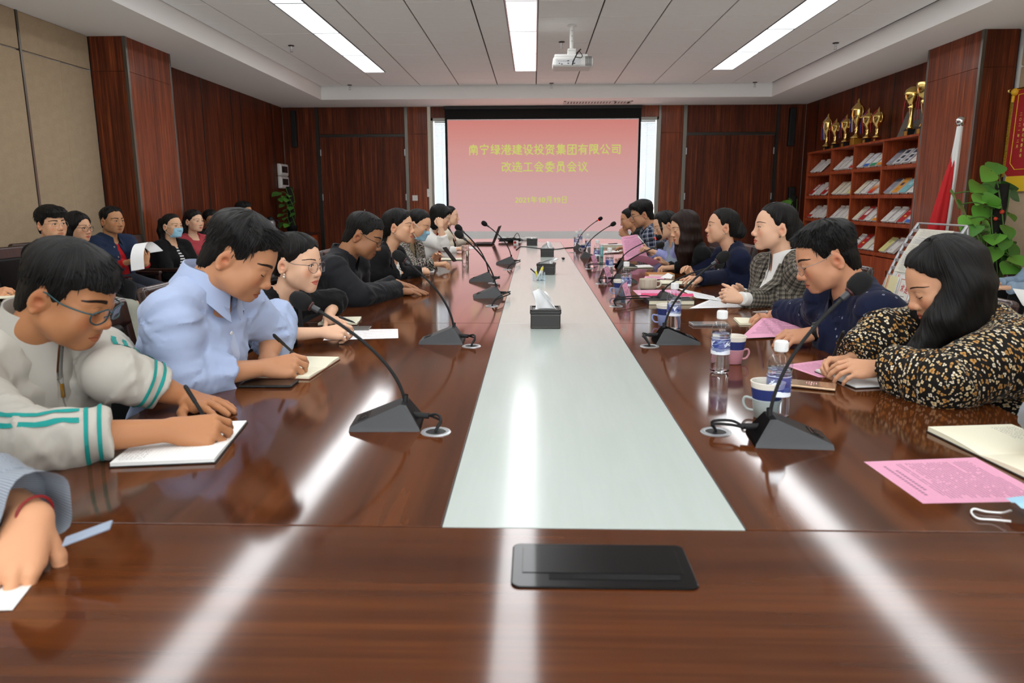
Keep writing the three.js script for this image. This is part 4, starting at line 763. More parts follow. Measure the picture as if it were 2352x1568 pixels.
// ---- colour of the face (painted on: brows, lips, lashes, flush), looked up around the head
const FU = (x, z) => Math.atan2(x, z + .02) / (2 * Math.PI) + .5, FV = (y) => (y + .3) / .45;
function faceTex(seed, o) {
  return canvasTex(2048, 1024, (g, w, h) => {
    g.fillStyle = '#ffffff'; g.fillRect(0, 0, w, h);
    const zf = (x) => .092 - x * x * 11, X = (x, z) => FU(x, z ?? zf(x)) * w, Y = (y) => (1 - FV(y)) * h, px = (m) => m / (2 * Math.PI * .105) * w, r = rng(seed);
    const blob = (x, y, rx, ry, col, z) => { const cx = X(x, z), cy = Y(y), R = px(rx), gr = g.createRadialGradient(0, 0, 0, 0, 0, 1); gr.addColorStop(0, col); gr.addColorStop(.5, col.replace(/[\d.]+\)$/, (m) => parseFloat(m) * .6 + ')')); gr.addColorStop(1, col.replace(/[\d.]+\)$/, '0)')); g.save(); g.translate(cx, cy); g.scale(R, ry / .45 * h); g.fillStyle = gr; g.beginPath(); g.arc(0, 0, 1, 0, 7); g.fill(); g.restore(); };
    for (const s of [-1, 1]) { blob(s * .042, -.03, .026, .026, `rgba(236,150,128,${o.fem ? .3 : .28})`); blob(s * .077, -.012, .02, .036, 'rgba(240,140,118,.38)', -.016); blob(s * .0315, -.016, .016, .009, 'rgba(190,130,110,.3)'); }
    blob(0, -.036, .016, .014, 'rgba(232,140,118,.34)'); blob(0, -.097, .02, .014, 'rgba(240,170,150,.2)');
    if (!o.fem) { blob(0, -.06, .026, .008, 'rgba(120,104,98,.26)'); blob(0, -.1, .045, .02, 'rgba(130,112,104,.2)'); for (const s of [-1, 1]) blob(s * .052, -.07, .02, .035, 'rgba(130,112,104,.16)'); }
    for (const s of [-1, 1]) {
      // brows
      for (let k = 0; k < (o.fem ? 210 : 330); k++) { const t = r(), x = lerp(.0115, .053, t), y = .0215 + .0055 * Math.sin(t * 2.2) - .004 * t * t + (r() - .5) * (o.fem ? .004 : .0085) * (1 - .65 * t); g.strokeStyle = `rgba(34,24,19,${o.fem ? .62 : .66})`; g.lineWidth = 2; g.beginPath(); g.moveTo(X(s * x), Y(y)); g.lineTo(X(s * (x + .0055)), Y(y + .0022 * (1 - t * 1.6))); g.stroke(); }
      // lash line: along the lower edge of a lowered lid, or the upper edge of an open one
      g.lineCap = 'round'; g.strokeStyle = 'rgba(30,20,16,.92)'; g.lineWidth = o.open ? 7.5 : 6.5; g.beginPath();
      for (let k = 0; k <= 12; k++) { const t = k / 12, x = .0315 + (t - .5) * .0285, y = o.open ? .0046 * Math.sin(Math.PI * Math.min(1, .1 + t * .86)) + .0008 * t : -.0062 - .0034 * Math.sin(Math.PI * t) + .0022 * t; const zz = .0715 + .0148; k ? g.lineTo(X(s * x, zz - (t - .5) ** 2 * .03), Y(y)) : g.moveTo(X(s * x, zz - .0075), Y(y)); } g.stroke();
      g.strokeStyle = 'rgba(110,70,56,.5)'; g.lineWidth = 2.4; g.beginPath(); for (let k = 0; k <= 10; k++) { const t = k / 10, x = .0315 + (t - .5) * .027, y = .0085 + .0025 * Math.sin(Math.PI * t); k ? g.lineTo(X(s * x, .084), Y(y)) : g.moveTo(X(s * x, .084), Y(y)); } g.stroke();
      blob(s * .0068, -.0475, .0042, .003, 'rgba(50,22,16,.9)', .1);
    }
    // lips
    const lip = o.lip ?? 'rgba(190,104,92,.42)'; g.fillStyle = lip;
    g.beginPath(); const zl = (x) => .0955 - x * x * 26; const pt = (x, y, f) => g[f](X(x, zl(x)), Y(y));
    pt(-.0235, -.0682, 'moveTo'); pt(-.012, -.0605, 'lineTo'); pt(-.005, -.0582, 'lineTo'); pt(0, -.0595, 'lineTo'); pt(.005, -.0582, 'lineTo'); pt(.012, -.0605, 'lineTo'); pt(.0235, -.0682, 'lineTo'); pt(.012, -.0778, 'lineTo'); pt(0, -.0802, 'lineTo'); pt(-.012, -.0778, 'lineTo'); g.fill();
    g.strokeStyle = 'rgba(90,36,34,.8)'; g.lineWidth = 2.6; g.beginPath(); pt(-.0235, -.0682, 'moveTo'); pt(-.01, -.0684, 'lineTo'); pt(0, -.069, 'lineTo'); pt(.01, -.0684, 'lineTo'); pt(.0235, -.0682, 'lineTo'); g.stroke();
  }, true);
}
const FACE = { manDown: faceTex(1, {}), manOpen: faceTex(2, { open: true }), womanDown: faceTex(3, { fem: true, lip: 'rgba(202,84,84,.52)' }), womanOpen: faceTex(4, { fem: true, open: true, lip: 'rgba(206,76,80,.56)' }) };
const skinCache = new Map();
function skinMat(kind, tone) { const k = kind + tone; if (!skinCache.has(k)) skinCache.set(k, phys(tone, .5, { map: FACE[kind], specularIntensity: .6, sheen: .25, sheenRoughness: .6, sheenColor: new THREE.Color(1, .7, .6) })); return skinCache.get(k); }

// ---- hair, in the head's frame. line(phi): lowest height of the hair at azimuth phi (0 front, degrees)
function table(pts, x) { if (x <= pts[0][0]) return pts[0][1]; for (let i = 1; i < pts.length; i++) if (x <= pts[i][0]) { const [a, b] = pts[i - 1], [c, d] = pts[i], t = (x - a) / (c - a); return b + (d - b) * t * t * (3 - 2 * t); } return pts[pts.length - 1][1]; }
const LINES = {
  man: [[0, .069], [28, .067], [44, .056], [58, .034], [66, -.008], [84, -.012], [90, .022], [104, .022], [114, -.03], [135, -.072], [180, -.078]],
  fringe: [[0, .044], [26, .045], [40, .05], [54, .036], [66, -.008], [84, -.014], [90, .022], [104, .022], [114, -.03], [135, -.072], [180, -.078]],
  high: [[0, .082], [20, .08], [38, .07], [52, .058], [64, .01], [84, -.01], [90, .024], [104, .024], [114, -.03], [135, -.07], [180, -.076]],
  tied: [[0, .081], [22, .079], [42, .066], [58, .044], [72, .008], [84, -.012], [92, .02], [104, .016], [114, -.03], [135, -.066], [180, -.074]],
  swept: [[0, .072], [20, .064], [42, .044], [60, .014], [72, -.004], [84, -.014], [92, .02], [104, .016], [114, -.03], [135, -.066], [180, -.074]],
  long: [[0, .082], [18, .076], [36, .06], [54, .036], [68, .012], [78, -.03], [88, -.1], [100, -.16], [180, -.16]],
  loose: [[0, .078], [18, .07], [34, .05], [46, .016], [56, -.03], [66, -.08], [80, -.13], [180, -.16]],
};
function hairField(st) {
  const line = LINES[st.line], top = st.top ?? .018, side = st.side ?? .006, frag = st.strand ?? .0016, sc = st.seed ?? 1;
  const locks = st.locks ?? [];
  return (x, y, z) => {
    const phi = Math.abs(Math.atan2(x, z + .012)) * 180 / Math.PI, part = st.part ? .006 * Math.exp(-((x - st.part * .02) ** 2) / .00003) * sstep(.05, .1, y) * sstep(-.04, .03, z) : 0;
    const th = lerp(side, top, sstep(.005, .095, y)) + (st.back ?? 0) * sstep(0, -.08, z) * sstep(.1, .02, y) + (st.front ?? 0) * sstep(.03, .08, z) * sstep(.05, .085, y) - part;
    const edge = lerp(st.taper ?? (st.line === 'tied' || st.line === 'high' || st.line === 'swept' ? .3 : st.line === 'fringe' ? .8 : .55), 1, sstep(-.002, .045, y - table(line, phi)));
    let d = Math.min(ell(x, y, z, 0, .03, -.008, .0735, .0775, .0965), caps(x, y, z, 0, -.01, -.03, 0, -.09, -.042, .066, .05)) - th * edge - (st.line === 'loose' || st.line === 'long' ? .008 * sstep(60, 84, phi) : 0);
        const az = Math.atan2(x, z + .03), el = Math.atan2(y - .0, Math.hypot(x, z + .03));
    const s1 = noise3(az * 9 + sc * 7, el * 2.2, sc), s2 = noise3(az * 26 + sc, el * 4 + 5, 3 + sc), s3 = noise3(x * 30 + sc * 3, y * 30, z * 30);
    d += ((s1 - .5) * 2.2 + (s2 - .5) * 1.5 + (s3 - .5) * 1.5) * frag;
    const jag = (noise3(az * 16 + sc * 5, 1, sc) - .5) * (st.jag ?? (st.line === 'tied' || st.line === 'swept' ? .003 : .008));
    d = smax(d, table(line, phi) + jag - y, .007);
    for (const L of locks) for (let i = 0; i + 1 < L.length; i++) { const a = L[i], b = L[i + 1]; const e = caps(x, y, z, a[0], a[1], a[2], b[0], b[1], b[2], a[3], b[3]) + ((s1 - .5) * 2 + (noise3(x * 90, y * 6, z * 90) - .5) * 2) * .0022; d = smin(d, e, st.blend ?? .012); }
    return d;
  };
}
// short pointed locks set on the surface, for cropped hair and fringes
function tufts(st, seed) {
  const r = rng(seed), P = [], I = [], f = hairField(st), line = LINES[st.line];
  for (let k = 0, made = 0; k < (st.tufts ?? 0) * 9 && made < st.tufts * 2.2; k++) {
    const ph = (r() * 2 - 1) * Math.PI, y = lerp(-.05, .115, Math.pow(r(), .6)), low = table(line, Math.abs(ph) * 180 / Math.PI); if (y < low + .004) continue;
    const dir = V(Math.sin(ph), 0, Math.cos(ph)), q = V(0, y * .55, -.01); dir.y = (y - .02) / .09; dir.normalize();
    let t = .16; for (let n = 0; n < 14; n++) { const p = q.clone().addScaledVector(dir, t); t -= f(p.x, p.y, p.z) * .8; if (t < .02) break; }
    const p = q.addScaledVector(dir, t - .003), flow = V(0, -1, 0).addScaledVector(dir, dir.y).normalize(); if (!(t > .02)) continue;
    const fwd = st.flow ?? [0, .5]; const sweep = V(fwd[0], 0, fwd[1]).multiplyScalar(sstep(.03, .09, y)); flow.multiplyScalar(1 - .6 * sstep(.05, .1, y)).add(sweep).normalize();
    const L = (st.tuftLen ?? .018) * (.5 + r()) * lerp(.55, 1, sstep(0, .08, y)), wd = .0011 + r() * .0013, sidev = V().crossVectors(flow, dir).normalize(), lift = (st.lift ?? .35) * (.4 + r());
    const b0 = P.length / 3, at2 = (s, w2) => { const c = p.clone().addScaledVector(flow, L * s).addScaledVector(dir, L * lift * s * (1 - .35 * s) + .001); for (const [a, b] of [[1, 0], [-.5, .8], [-.5, -.8]]) { const e = c.clone().addScaledVector(sidev, wd * w2 * b).addScaledVector(dir, wd * w2 * a * .8); P.push(e.x, e.y, e.z); } };
    at2(0, 1); at2(.5, .8); at2(1, .06); for (let s = 0; s < 2; s++) for (let e = 0; e < 3; e++) { const a = b0 + s * 3 + e, b = b0 + s * 3 + (e + 1) % 3; I.push(a, b, a + 3, b, b + 3, a + 3); } made++;
  }
  const g = new THREE.BufferGeometry(); g.setAttribute('position', new THREE.Float32BufferAttribute(P, 3)); g.setIndex(I); g.computeVertexNormals(); return g;
}

// ---- hands: right hand in its own frame, wrist at the origin, z to the fingers, y out of the back of the hand, thumb on +x
const POSES = {
  flat: { c: [[.12, .12, .06], [.1, .12, .06], [.12, .14, .06], [.16, .16, .08]], sp: [.12, .03, -.07, -.18], th: [[.72, -.16, .66], [.5, -.1, .86], [.38, -.06, .92]] },
  rest: { c: [[.42, .4, .2], [.46, .46, .24], [.5, .5, .25], [.52, .5, .25]], sp: [.1, .02, -.06, -.15], th: [[.66, -.4, .64], [.42, -.34, .84], [.3, -.28, .9]] },
  pen: { c: [[.62, .78, .3], [.82, .95, .4], [1.02, 1.15, .5], [1.12, 1.15, .5]], sp: [.06, .02, -.03, -.08], th: [[.5, -.55, .66], [.22, -.5, .84], [-.06, -.42, .9]] },
  fist: { c: [[1.15, 1.35, .7], [1.2, 1.4, .7], [1.22, 1.4, .7], [1.25, 1.4, .7]], sp: [.05, .01, -.03, -.08], th: [[.5, -.6, .62], [.1, -.66, .74], [-.4, -.5, .76]] },
  clasp: { c: [[.95, 1.2, .55], [1.0, 1.25, .55], [1.02, 1.25, .55], [1.05, 1.2, .55]], sp: [.09, .02, -.06, -.14], th: [[.6, -.3, .74], [.4, -.28, .87], [.25, -.2, .95]] },
  hold: { c: [[.55, .6, .25], [.7, .7, .3], [.82, .8, .35], [.9, .8, .35]], sp: [.07, .02, -.04, -.1], th: [[.55, -.35, .76], [.36, -.34, .87], [.2, -.3, .93]] },
  drop: { c: [[.7, .5, .25], [.62, .45, .2], [.6, .45, .2], [.62, .5, .25]], sp: [.16, .05, -.07, -.2], th: [[.6, -.5, .62], [.4, -.55, .74], [.25, -.5, .83]] },
};
function handField(pose, s, elbow, mirror, slim = 1) {
  const q = POSES[pose] ?? POSES.rest, segs = [], k4 = [[.0265, .004, .085], [.007, .006, .09], [-.0125, .004, .086], [-.0305, -.001, .077]], ln = [.072, .08, .074, .057], rr = [.0094, .0097, .0092, .008];
  for (let f = 0; f < 4; f++) {
    let p = k4[f].slice(), c = 0; const list = [];
    for (let j = 0; j < 3; j++) { c += q.c[f][j]; const L = ln[f] * [.46, .3, .24][j], sp = q.sp[f] * (1 - .25 * j), d = [Math.sin(sp) * Math.cos(c * .9), -Math.sin(c), Math.cos(c) * Math.cos(sp)], e = p.map((v, i) => v + d[i] * L); list.push([p, e, rr[f] * slim * [1, .92, .84][j], rr[f] * slim * [.93, .84, .7][j]]); p = e; }
    segs.push(list);
  }
  const th = []; { let p = [.02, -.01, .02]; q.th.forEach((d, j) => { const n = len3(...d), L = [.045, .034, .029][j], e = p.map((v, i) => v + d[i] / n * L); th.push([p, e, [.0145, .0112, .0102][j] * slim, [.012, .0102, .0078][j] * slim]); p = e; }); }
  return (X, Y, Z) => {
    const x = (mirror ? -X : X) / s, y = Y / s, z = Z / s;
    let palm = 9; for (let f = 0; f < 4; f++) palm = smin(palm, caps(x, y, z, .012 - f * .0085, -.002, .006, k4[f][0], k4[f][1] - .005, k4[f][2] - .002, .0145 * slim, .0118 * slim), .013);
    palm = smin(palm, caps(x, y, z, .014, -.012, .022, .03, -.012, .066, .013, .009), .016); palm = smin(palm, caps(x, y, z, -.02, -.011, .02, -.03, -.008, .06, .011, .009), .014);
    let d = palm, fin = 9;
    for (let f = 0; f < 4; f++) { let e = 9; for (const [a, b, r0, r1] of segs[f]) e = smin(e, caps(x, y, z, a[0], a[1], a[2], b[0], b[1], b[2], r0, r1), .0035); fin = Math.min(fin, e); }
    let t = 9; for (const [a, b, r0, r1] of th) t = smin(t, caps(x, y, z, a[0], a[1], a[2], b[0], b[1], b[2], r0, r1), .005);
    d = smin(d, fin, .0055); d = smin(d, t, .006);
    // wrist and forearm, flattened at the wrist
    const ex = (mirror ? -elbow[0] : elbow[0]) / s, ey = elbow[1] / s, ez = elbow[2] / s;
    const w = caps(x, y * 1.18, z, 0, -.004, .004, ex, ey * 1.18, ez, .0245 * slim, .042 * slim) * .9;
    return smin(d, w, .012) * s;
  };
}
const HANDCACHE = new Map();

// ---- a whole seated person
const tone = { fair: 0xe3b596, mid: 0xcf9670, tan: 0xb87650, warm: 0xc0814f };
const STRANDS = dataTex(512, 64, (u, v) => { const a = tnoise(u * 64, v * 1, 64, 1, 61), b = tnoise(u * 200, v * 2, 200, 2, 63), t = 255 * (.5 * a + .5 * b); return [t, t, t]; }, false, 1, 1);
const hairMat = (c) => phys(c, .52, { specularIntensity: .55, bumpMap: STRANDS, bumpScale: .0022 }), HAIRBLACK = hairMat(0x0b0908), HAIRBROWN = hairMat(0x22120b);
function hairUV(g) { const p = g.attributes.position, uv = new Float32Array(p.count * 2); for (let i = 0; i < p.count; i++) { const x = p.getX(i), y = p.getY(i), z = p.getZ(i) + .03; uv[2 * i] = Math.atan2(x, z) / (2 * Math.PI) * 6; uv[2 * i + 1] = Math.atan2(y, Math.hypot(x, z)) * .8; } g.setAttribute('uv', new THREE.BufferAttribute(uv, 2)); return g; }
const EYE_GEO = (() => { const b = tint(new THREE.SphereGeometry(.0124, 20, 16), .78, .75, .72), c = []; for (const [r, a, col] of [[.01255, .5, [.035, .016, .008]], [.01262, .24, [.004, .004, .004]]]) c.push(tint(new THREE.SphereGeometry(r, 20, 6, 0, Math.PI * 2, 0, a).rotateX(Math.PI / 2), ...col)); return merge([b, ...c]); })();
const EYE_MAT = phys(0xffffff, .12, { vertexColors: true });
const basis = (x, y, z) => new THREE.Matrix4().makeBasis(x, y, z);
function fabricMat(color, rough = .85, o = {}) { return phys(color, rough, { sheen: .3, sheenRoughness: .7, sheenColor: new THREE.Color(.5, .5, .5), specularIntensity: .4, ...o }); }

function person(o) {
  const D = Math.PI / 180, near = o.near ?? 1, headCell = [.0024, .0031, .0042][near], bodyCell = o.cell ?? [.0075, .0105, .014][near], hairCell = [.0034, .0042, .0055][near], handCell = [.0029, .0036, .0048][near];
  const S = o.scale ?? 1, fem = !!o.fem;
  // head frame
  const hp = at(o.head[0], o.head[1], o.head[2]), hq = new THREE.Quaternion().setFromEuler(new THREE.Euler(o.pitch * D, o.yaw * D, (o.roll ?? 0) * D, 'YXZ'));
  const bodyYaw = (o.bodyYaw ?? o.yaw) * D, fw = V(Math.sin(bodyYaw), 0, Math.cos(bodyYaw)), left = V(Math.cos(bodyYaw), 0, -Math.sin(bodyYaw));
  const lean = (o.lean ?? 8) * D, up = V(0, Math.cos(lean), 0).addScaledVector(fw, Math.sin(lean)), front = V().crossVectors(left, up);
  if (o.side) { up.addScaledVector(left, Math.sin(o.side * D)).normalize(); left.crossVectors(up, front).normalize(); front.crossVectors(left, up); }
  const tq = new THREE.Quaternion().setFromRotationMatrix(basis(left, up, front));
  const nb = V(0, -(o.neckLen ?? (fem ? .162 : .15)), -.048).multiplyScalar(S), mq = hq.clone().slerp(tq, .55);
  const N = o.neck ? at(...o.neck) : hp.clone().add(nb.clone().applyQuaternion(mq));
  const L = Math.max(.36, (N.y - .54) / Math.max(.4, up.y)), root = thing('person', o.label, 'person', V(N.x - up.x * L, 0, N.z - up.z * L));
  const base = root.position, loc = (v) => v.clone().sub(base), T = basis(left, up, front).setPosition(N), Ti = T.clone().invert();
  const tp = (u, v, w) => V(u, v, w).applyMatrix4(T);                              // torso coordinates to world
  const G = []; // skin pieces
  // head and neck: skinned between the head's frame and the torso's
  const H = new THREE.Matrix4().compose(hp, hq, V(S, S, S)), TN = new THREE.Matrix4().compose(N, tq, V(S, S, S)).multiply(new THREE.Matrix4().makeTranslation(0, .185, .048));
  const w = o.face ?? {};
  { const g = headGeo({ fem, open: o.eyes === 'open', cell: headCell }), p = g.attributes.position, a = V(), b = V(), uv = new Float32Array(p.count * 2);
    for (let i = 0; i < p.count; i++) { a.fromBufferAttribute(p, i); uv[2 * i] = FU(a.x, a.z); uv[2 * i + 1] = FV(a.y); warpHead(a, w); const t = sstep(-.185, -.085, a.y); b.copy(a).applyMatrix4(TN); a.applyMatrix4(H).lerp(b, 1 - t); p.setXYZ(i, a.x - base.x, a.y, a.z - base.z); }
    // vertices on the seam behind the head are doubled so that the picture does not run backwards
    const idx = g.index.array, extra = new Map(), np = Array.from(p.array), nuv = Array.from(uv), out = Array.from(idx);
    for (let t = 0; t < out.length; t += 3) { const u = [0, 1, 2].map((k) => uv[2 * idx[t + k]]); if (Math.max(...u) - Math.min(...u) > .5) for (let k = 0; k < 3; k++) if (u[k] < .5) { const v = idx[t + k]; if (!extra.has(v)) { extra.set(v, np.length / 3); np.push(np[3 * v], np[3 * v + 1], np[3 * v + 2]); nuv.push(uv[2 * v] + 1, uv[2 * v + 1]); } out[t + k] = extra.get(v); } }
    g.computeVertexNormals(); const nn = Array.from(g.attributes.normal.array); for (const [v] of extra) nn.push(nn[3 * v], nn[3 * v + 1], nn[3 * v + 2]);
    const q = new THREE.BufferGeometry(); q.setAttribute('position', new THREE.Float32BufferAttribute(np, 3)); q.setAttribute('normal', new THREE.Float32BufferAttribute(nn, 3)); q.setAttribute('uv', new THREE.Float32BufferAttribute(nuv, 2)); q.setIndex(out); G.push(q); }
  // arms: shoulder, elbow, wrist for left (+1) and right (-1)
  const sw = (o.shoulder ?? (fem ? .158 : .178)) * S, arms = {};
  const U = .275 * S, Fo = .25 * S;
  for (const [side, sg] of [['L', 1], ['R', -1]]) {
    const A = o[side] ?? {}, sh = tp(sg * sw, -.055, A.shrug ?? .005); let wr = A.wrist ? (A.wrist.isVector3 ? A.wrist.clone() : A.wrist.length === 2 ? level(A.wrist[0], A.wrist[1], TY + (A.h ?? .03)) : at(...A.wrist)) : tp(sg * .14, -.44, .33); if (A.add) wr.add(V(...A.add));
    let el;
    if (A.elbow) { el = A.elbow.isVector3 ? A.elbow.clone() : A.elbow.length === 2 ? level(A.elbow[0], A.elbow[1], TY + .045) : at(...A.elbow); }
    else { const d = wr.clone().sub(sh), dist = d.length(), k = Math.max(1, dist / ((U + Fo) * .985)), u1 = U * k, f1 = Fo * k, x = (u1 * u1 - f1 * f1 + dist * dist) / (2 * dist), hgt = Math.sqrt(Math.max(0, u1 * u1 - x * x)); d.divideScalar(dist); const hint = A.hint ? V(...A.hint) : V(0, -1, 0).addScaledVector(left, sg * .45).addScaledVector(fw, -.35); hint.addScaledVector(d, -hint.dot(d)).normalize(); el = sh.clone().addScaledVector(d, x).addScaledVector(hint, hgt); }
    arms[side] = { sh, el, wr, A, sg };
    // hand
    if (A.hand !== null) {
      const fz = A.fwd ? V(...A.fwd) : wr.clone().sub(el); fz.normalize(); const dy = A.back ? V(...A.back) : V(0, 1, 0); dy.addScaledVector(fz, -dy.dot(fz)).normalize(); const ax = V().crossVectors(dy, fz), m = basis(ax, dy, fz).setPosition(wr), hs = S * (fem ? .9 : 1), ed = el.clone().sub(wr); const e3 = V(ed.dot(ax), ed.dot(dy), ed.dot(fz)).multiplyScalar(.96);
      const cut = A.bare ?? .42, mir = side === 'L', lo = [Math.min(-.075, e3.x * cut - .05), Math.min(-.13, e3.y * cut - .05), Math.min(-.035, e3.z * cut - .05)], hi = [Math.max(.075, e3.x * cut + .05), Math.max(.07, e3.y * cut + .05), .19];
      const f = handField(A.hand ?? 'rest', hs, [e3.x * cut, e3.y * cut, e3.z * cut], mir, fem ? .92 : 1);
      const g = netMesh(f, lo, hi, handCell); g.applyMatrix4(m); g.translate(-base.x, 0, -base.z); g.computeVertexNormals(); const nuv = new Float32Array(g.attributes.position.count * 2); for (let i = 0; i < nuv.length; i += 2) { nuv[i] = .02; nuv[i + 1] = .98; } g.setAttribute('uv', new THREE.BufferAttribute(nuv, 2)); G.push(g);
      arms[side].m = m; arms[side].hs = hs;
    }
  }
  // torso profile: half width and half depth down the spine
  const K = S * (o.bulk ?? 1), Wd = fem ? [[-.5, .172], [-.36, .135], [-.2, .148], [-.09, .148], [-.03, .1]] : [[-.5, .17], [-.36, .16], [-.2, .172], [-.09, .168], [-.03, .11]], Dp = fem ? [[-.5, .125], [-.36, .1], [-.2, .116], [-.09, .085], [-.03, .06]] : [[-.5, .125], [-.36, .115], [-.2, .118], [-.09, .09], [-.03, .062]];
  const LB = arms.L, RB = arms.R, knees = [];
  const hipY = -L + .0;
  // leg joints
  const legDir = fw.clone(); const kneeUp = o.kneeUp ?? [0, 0];
  for (const sg of [1, -1]) { const hip = tp(sg * .085, -L + .04, 0), kn = hip.clone().addScaledVector(legDir, o.thigh ?? .42).addScaledVector(left, sg * (o.splay ?? .05)); kn.y = .5 + (sg > 0 ? kneeUp[0] : kneeUp[1]); const an = kn.clone().addScaledVector(legDir, .02 + (o.footOut ?? 0)); an.y = .1 + (sg > 0 ? kneeUp[0] : kneeUp[1]) * .9; if (o.cross && sg > 0) { kn.addScaledVector(left, -.12); kn.y += .1; an.copy(kn).addScaledVector(legDir, .14).addScaledVector(left, -.16); an.y = .26; } knees.push([hip, kn, an]); }
  const off = (grow) => {                                // the body's surface, thickened
    const R0 = (fem ? .047 : .055) * K, R1 = (fem ? .038 : .044) * K, R2 = (fem ? .029 : .033) * K;
    return (X, Y, Z, part, lay) => {
      const e = Ti.elements, u = e[0] * X + e[4] * Y + e[8] * Z + e[12], v = (e[1] * X + e[5] * Y + e[9] * Z + e[13]), ww = e[2] * X + e[6] * Y + e[10] * Z + e[14];
      const vs = v * .5 / Math.max(.42, L * .93), a = table(Wd, vs) * K, b = table(Dp, vs) * K, w0 = ww + .018 - .016 * sstep(-.05, -.3, vs) - (o.belly ?? 0) * Math.exp(-((vs + .36) ** 2) / .012);
      const q = Math.sqrt((u / a) ** 2 + (w0 / b) ** 2); let d = (q - 1) * Math.min(a, b) * .92; d = smax(d, v + .02, .07); d = smax(d, -L - .06 - v, .06);
      if (fem && o.bust !== 0) { const bu = .62 * (o.bust ?? 1); d = smin(d, sph(Math.abs(u), vs, w0, .068, -.2, .075 * bu + .01, .052 * K), .05); }
      d = smin(d, caps(Math.abs(u), v, ww, .03, .005, -.028, sw * .93, -.05, 0, .042 * K, .05 * K), .04);
      for (const B of part === 1 ? [] : [LB, RB]) {
        const s = B.sh, l = B.el, c = lay?.cuff?.[B.sg > 0 ? 0 : 1] ?? 1, wx = l.x + (B.wr.x - l.x) * c, wy = l.y + (B.wr.y - l.y) * c, wz = l.z + (B.wr.z - l.z) * c;
        d = smin(d, caps(X, Y, Z, s.x, s.y, s.z, l.x, l.y, l.z, R0 * (lay?.sleeve ?? 1), R1 * (lay?.sleeve ?? 1)), .035);
        let fo = caps(X, Y, Z, l.x, l.y, l.z, wx, wy, wz, R1 * (lay?.sleeve ?? 1) * .98, lerp(R1, R2, c) * (lay?.sleeve ?? 1)); const il = 1 / Math.hypot(wx - l.x, wy - l.y, wz - l.z), end = ((X - wx) * (wx - l.x) + (Y - wy) * (wy - l.y) + (Z - wz) * (wz - l.z)) * il;
        if (lay) { fo = smax(fo, end + grow, .004); if (lay.roll) { const rl = lay.roll; let rg = caps(X, Y, Z, wx, wy, wz, wx + (l.x - wx) * il * rl, wy + (l.y - wy) * il * rl, wz + (l.z - wz) * il * rl, lerp(R1, R2, c) * (lay.sleeve ?? 1) + .008, lerp(R1, R2, c * .8) * (lay.sleeve ?? 1) + .01); rg = smax(rg, end + grow, .003); fo = smin(fo, rg, .004); } }
        d = smin(d, fo, .022);
      }
      return d - grow;
    };
  };
  // bounding box of the upper body
  const pts = [LB.sh, LB.el, LB.wr, RB.sh, RB.el, RB.wr, tp(.2, -L, .2), tp(-.2, -L, -.2), tp(.2, .05, .1), tp(-.2, .05, -.1), tp(.2, -L, -.2), tp(-.2, -L, .2)], bb = new THREE.Box3().setFromPoints(pts).expandByScalar(.1), lo = bb.min.toArray(), hi = bb.max.toArray(); lo[1] = Math.max(lo[1], .36);
  const neckCut = (shape) => (X, Y, Z) => {             // where the opening for the neck is: negative inside it
    const e = Ti.elements, u = (e[0] * X + e[4] * Y + e[8] * Z + e[12]) / S, v = (e[1] * X + e[5] * Y + e[9] * Z + e[13]) / S, ww = (e[2] * X + e[6] * Y + e[10] * Z + e[14]) / S;
    const r = (shape.r ?? .062) * .94; let d = caps(u, v, ww, 0, -.0, -.01, 0, .2, .03, r, r + .01); const tt = -v / Math.max(.01, shape.deep ?? .05);
    if (shape.deep) { const k = clamp(1 - tt, 0, 1), side = Math.abs(u) - (shape.w ?? .05) * (shape.scoop ? Math.sqrt(k) : k), below = -v - shape.deep, back = -ww; d = smin(d, Math.max(side * .85, below, back), .012); }
    if (shape.open) { const side = Math.abs(u - (shape.ox ?? 0)) - lerp(.012, shape.open, sstep(0, .35, -v)), back = -(ww - .0); d = Math.min(d, Math.max(side, back)); }
    return d * S;
  };
  // skin of chest and belly under the clothes, coarse
  { const f = off(-.008), g = netMesh((x, y, z) => f(x, y, z, 1), lo, hi, o.chestCell ?? .016); g.translate(-base.x, 0, -base.z); const q = new Float32Array(g.attributes.position.count * 2); for (let i = 0; i < q.length; i += 2) { q[i] = .02; q[i + 1] = .98; } g.setAttribute('uv', new THREE.BufferAttribute(q, 2)); G.push(g); }
  const body = mesh('body', mergeGeometries(G.map((g) => { const k = new THREE.BufferGeometry(); for (const n of ['position', 'normal', 'uv']) k.setAttribute(n, g.attributes[n]); k.setIndex(g.index); return k; })), skinMat((fem ? 'woman' : 'man') + (o.eyes === 'open' ? 'Open' : 'Down'), o.skin ?? tone.mid), root);
  // garments
  const layers = {};
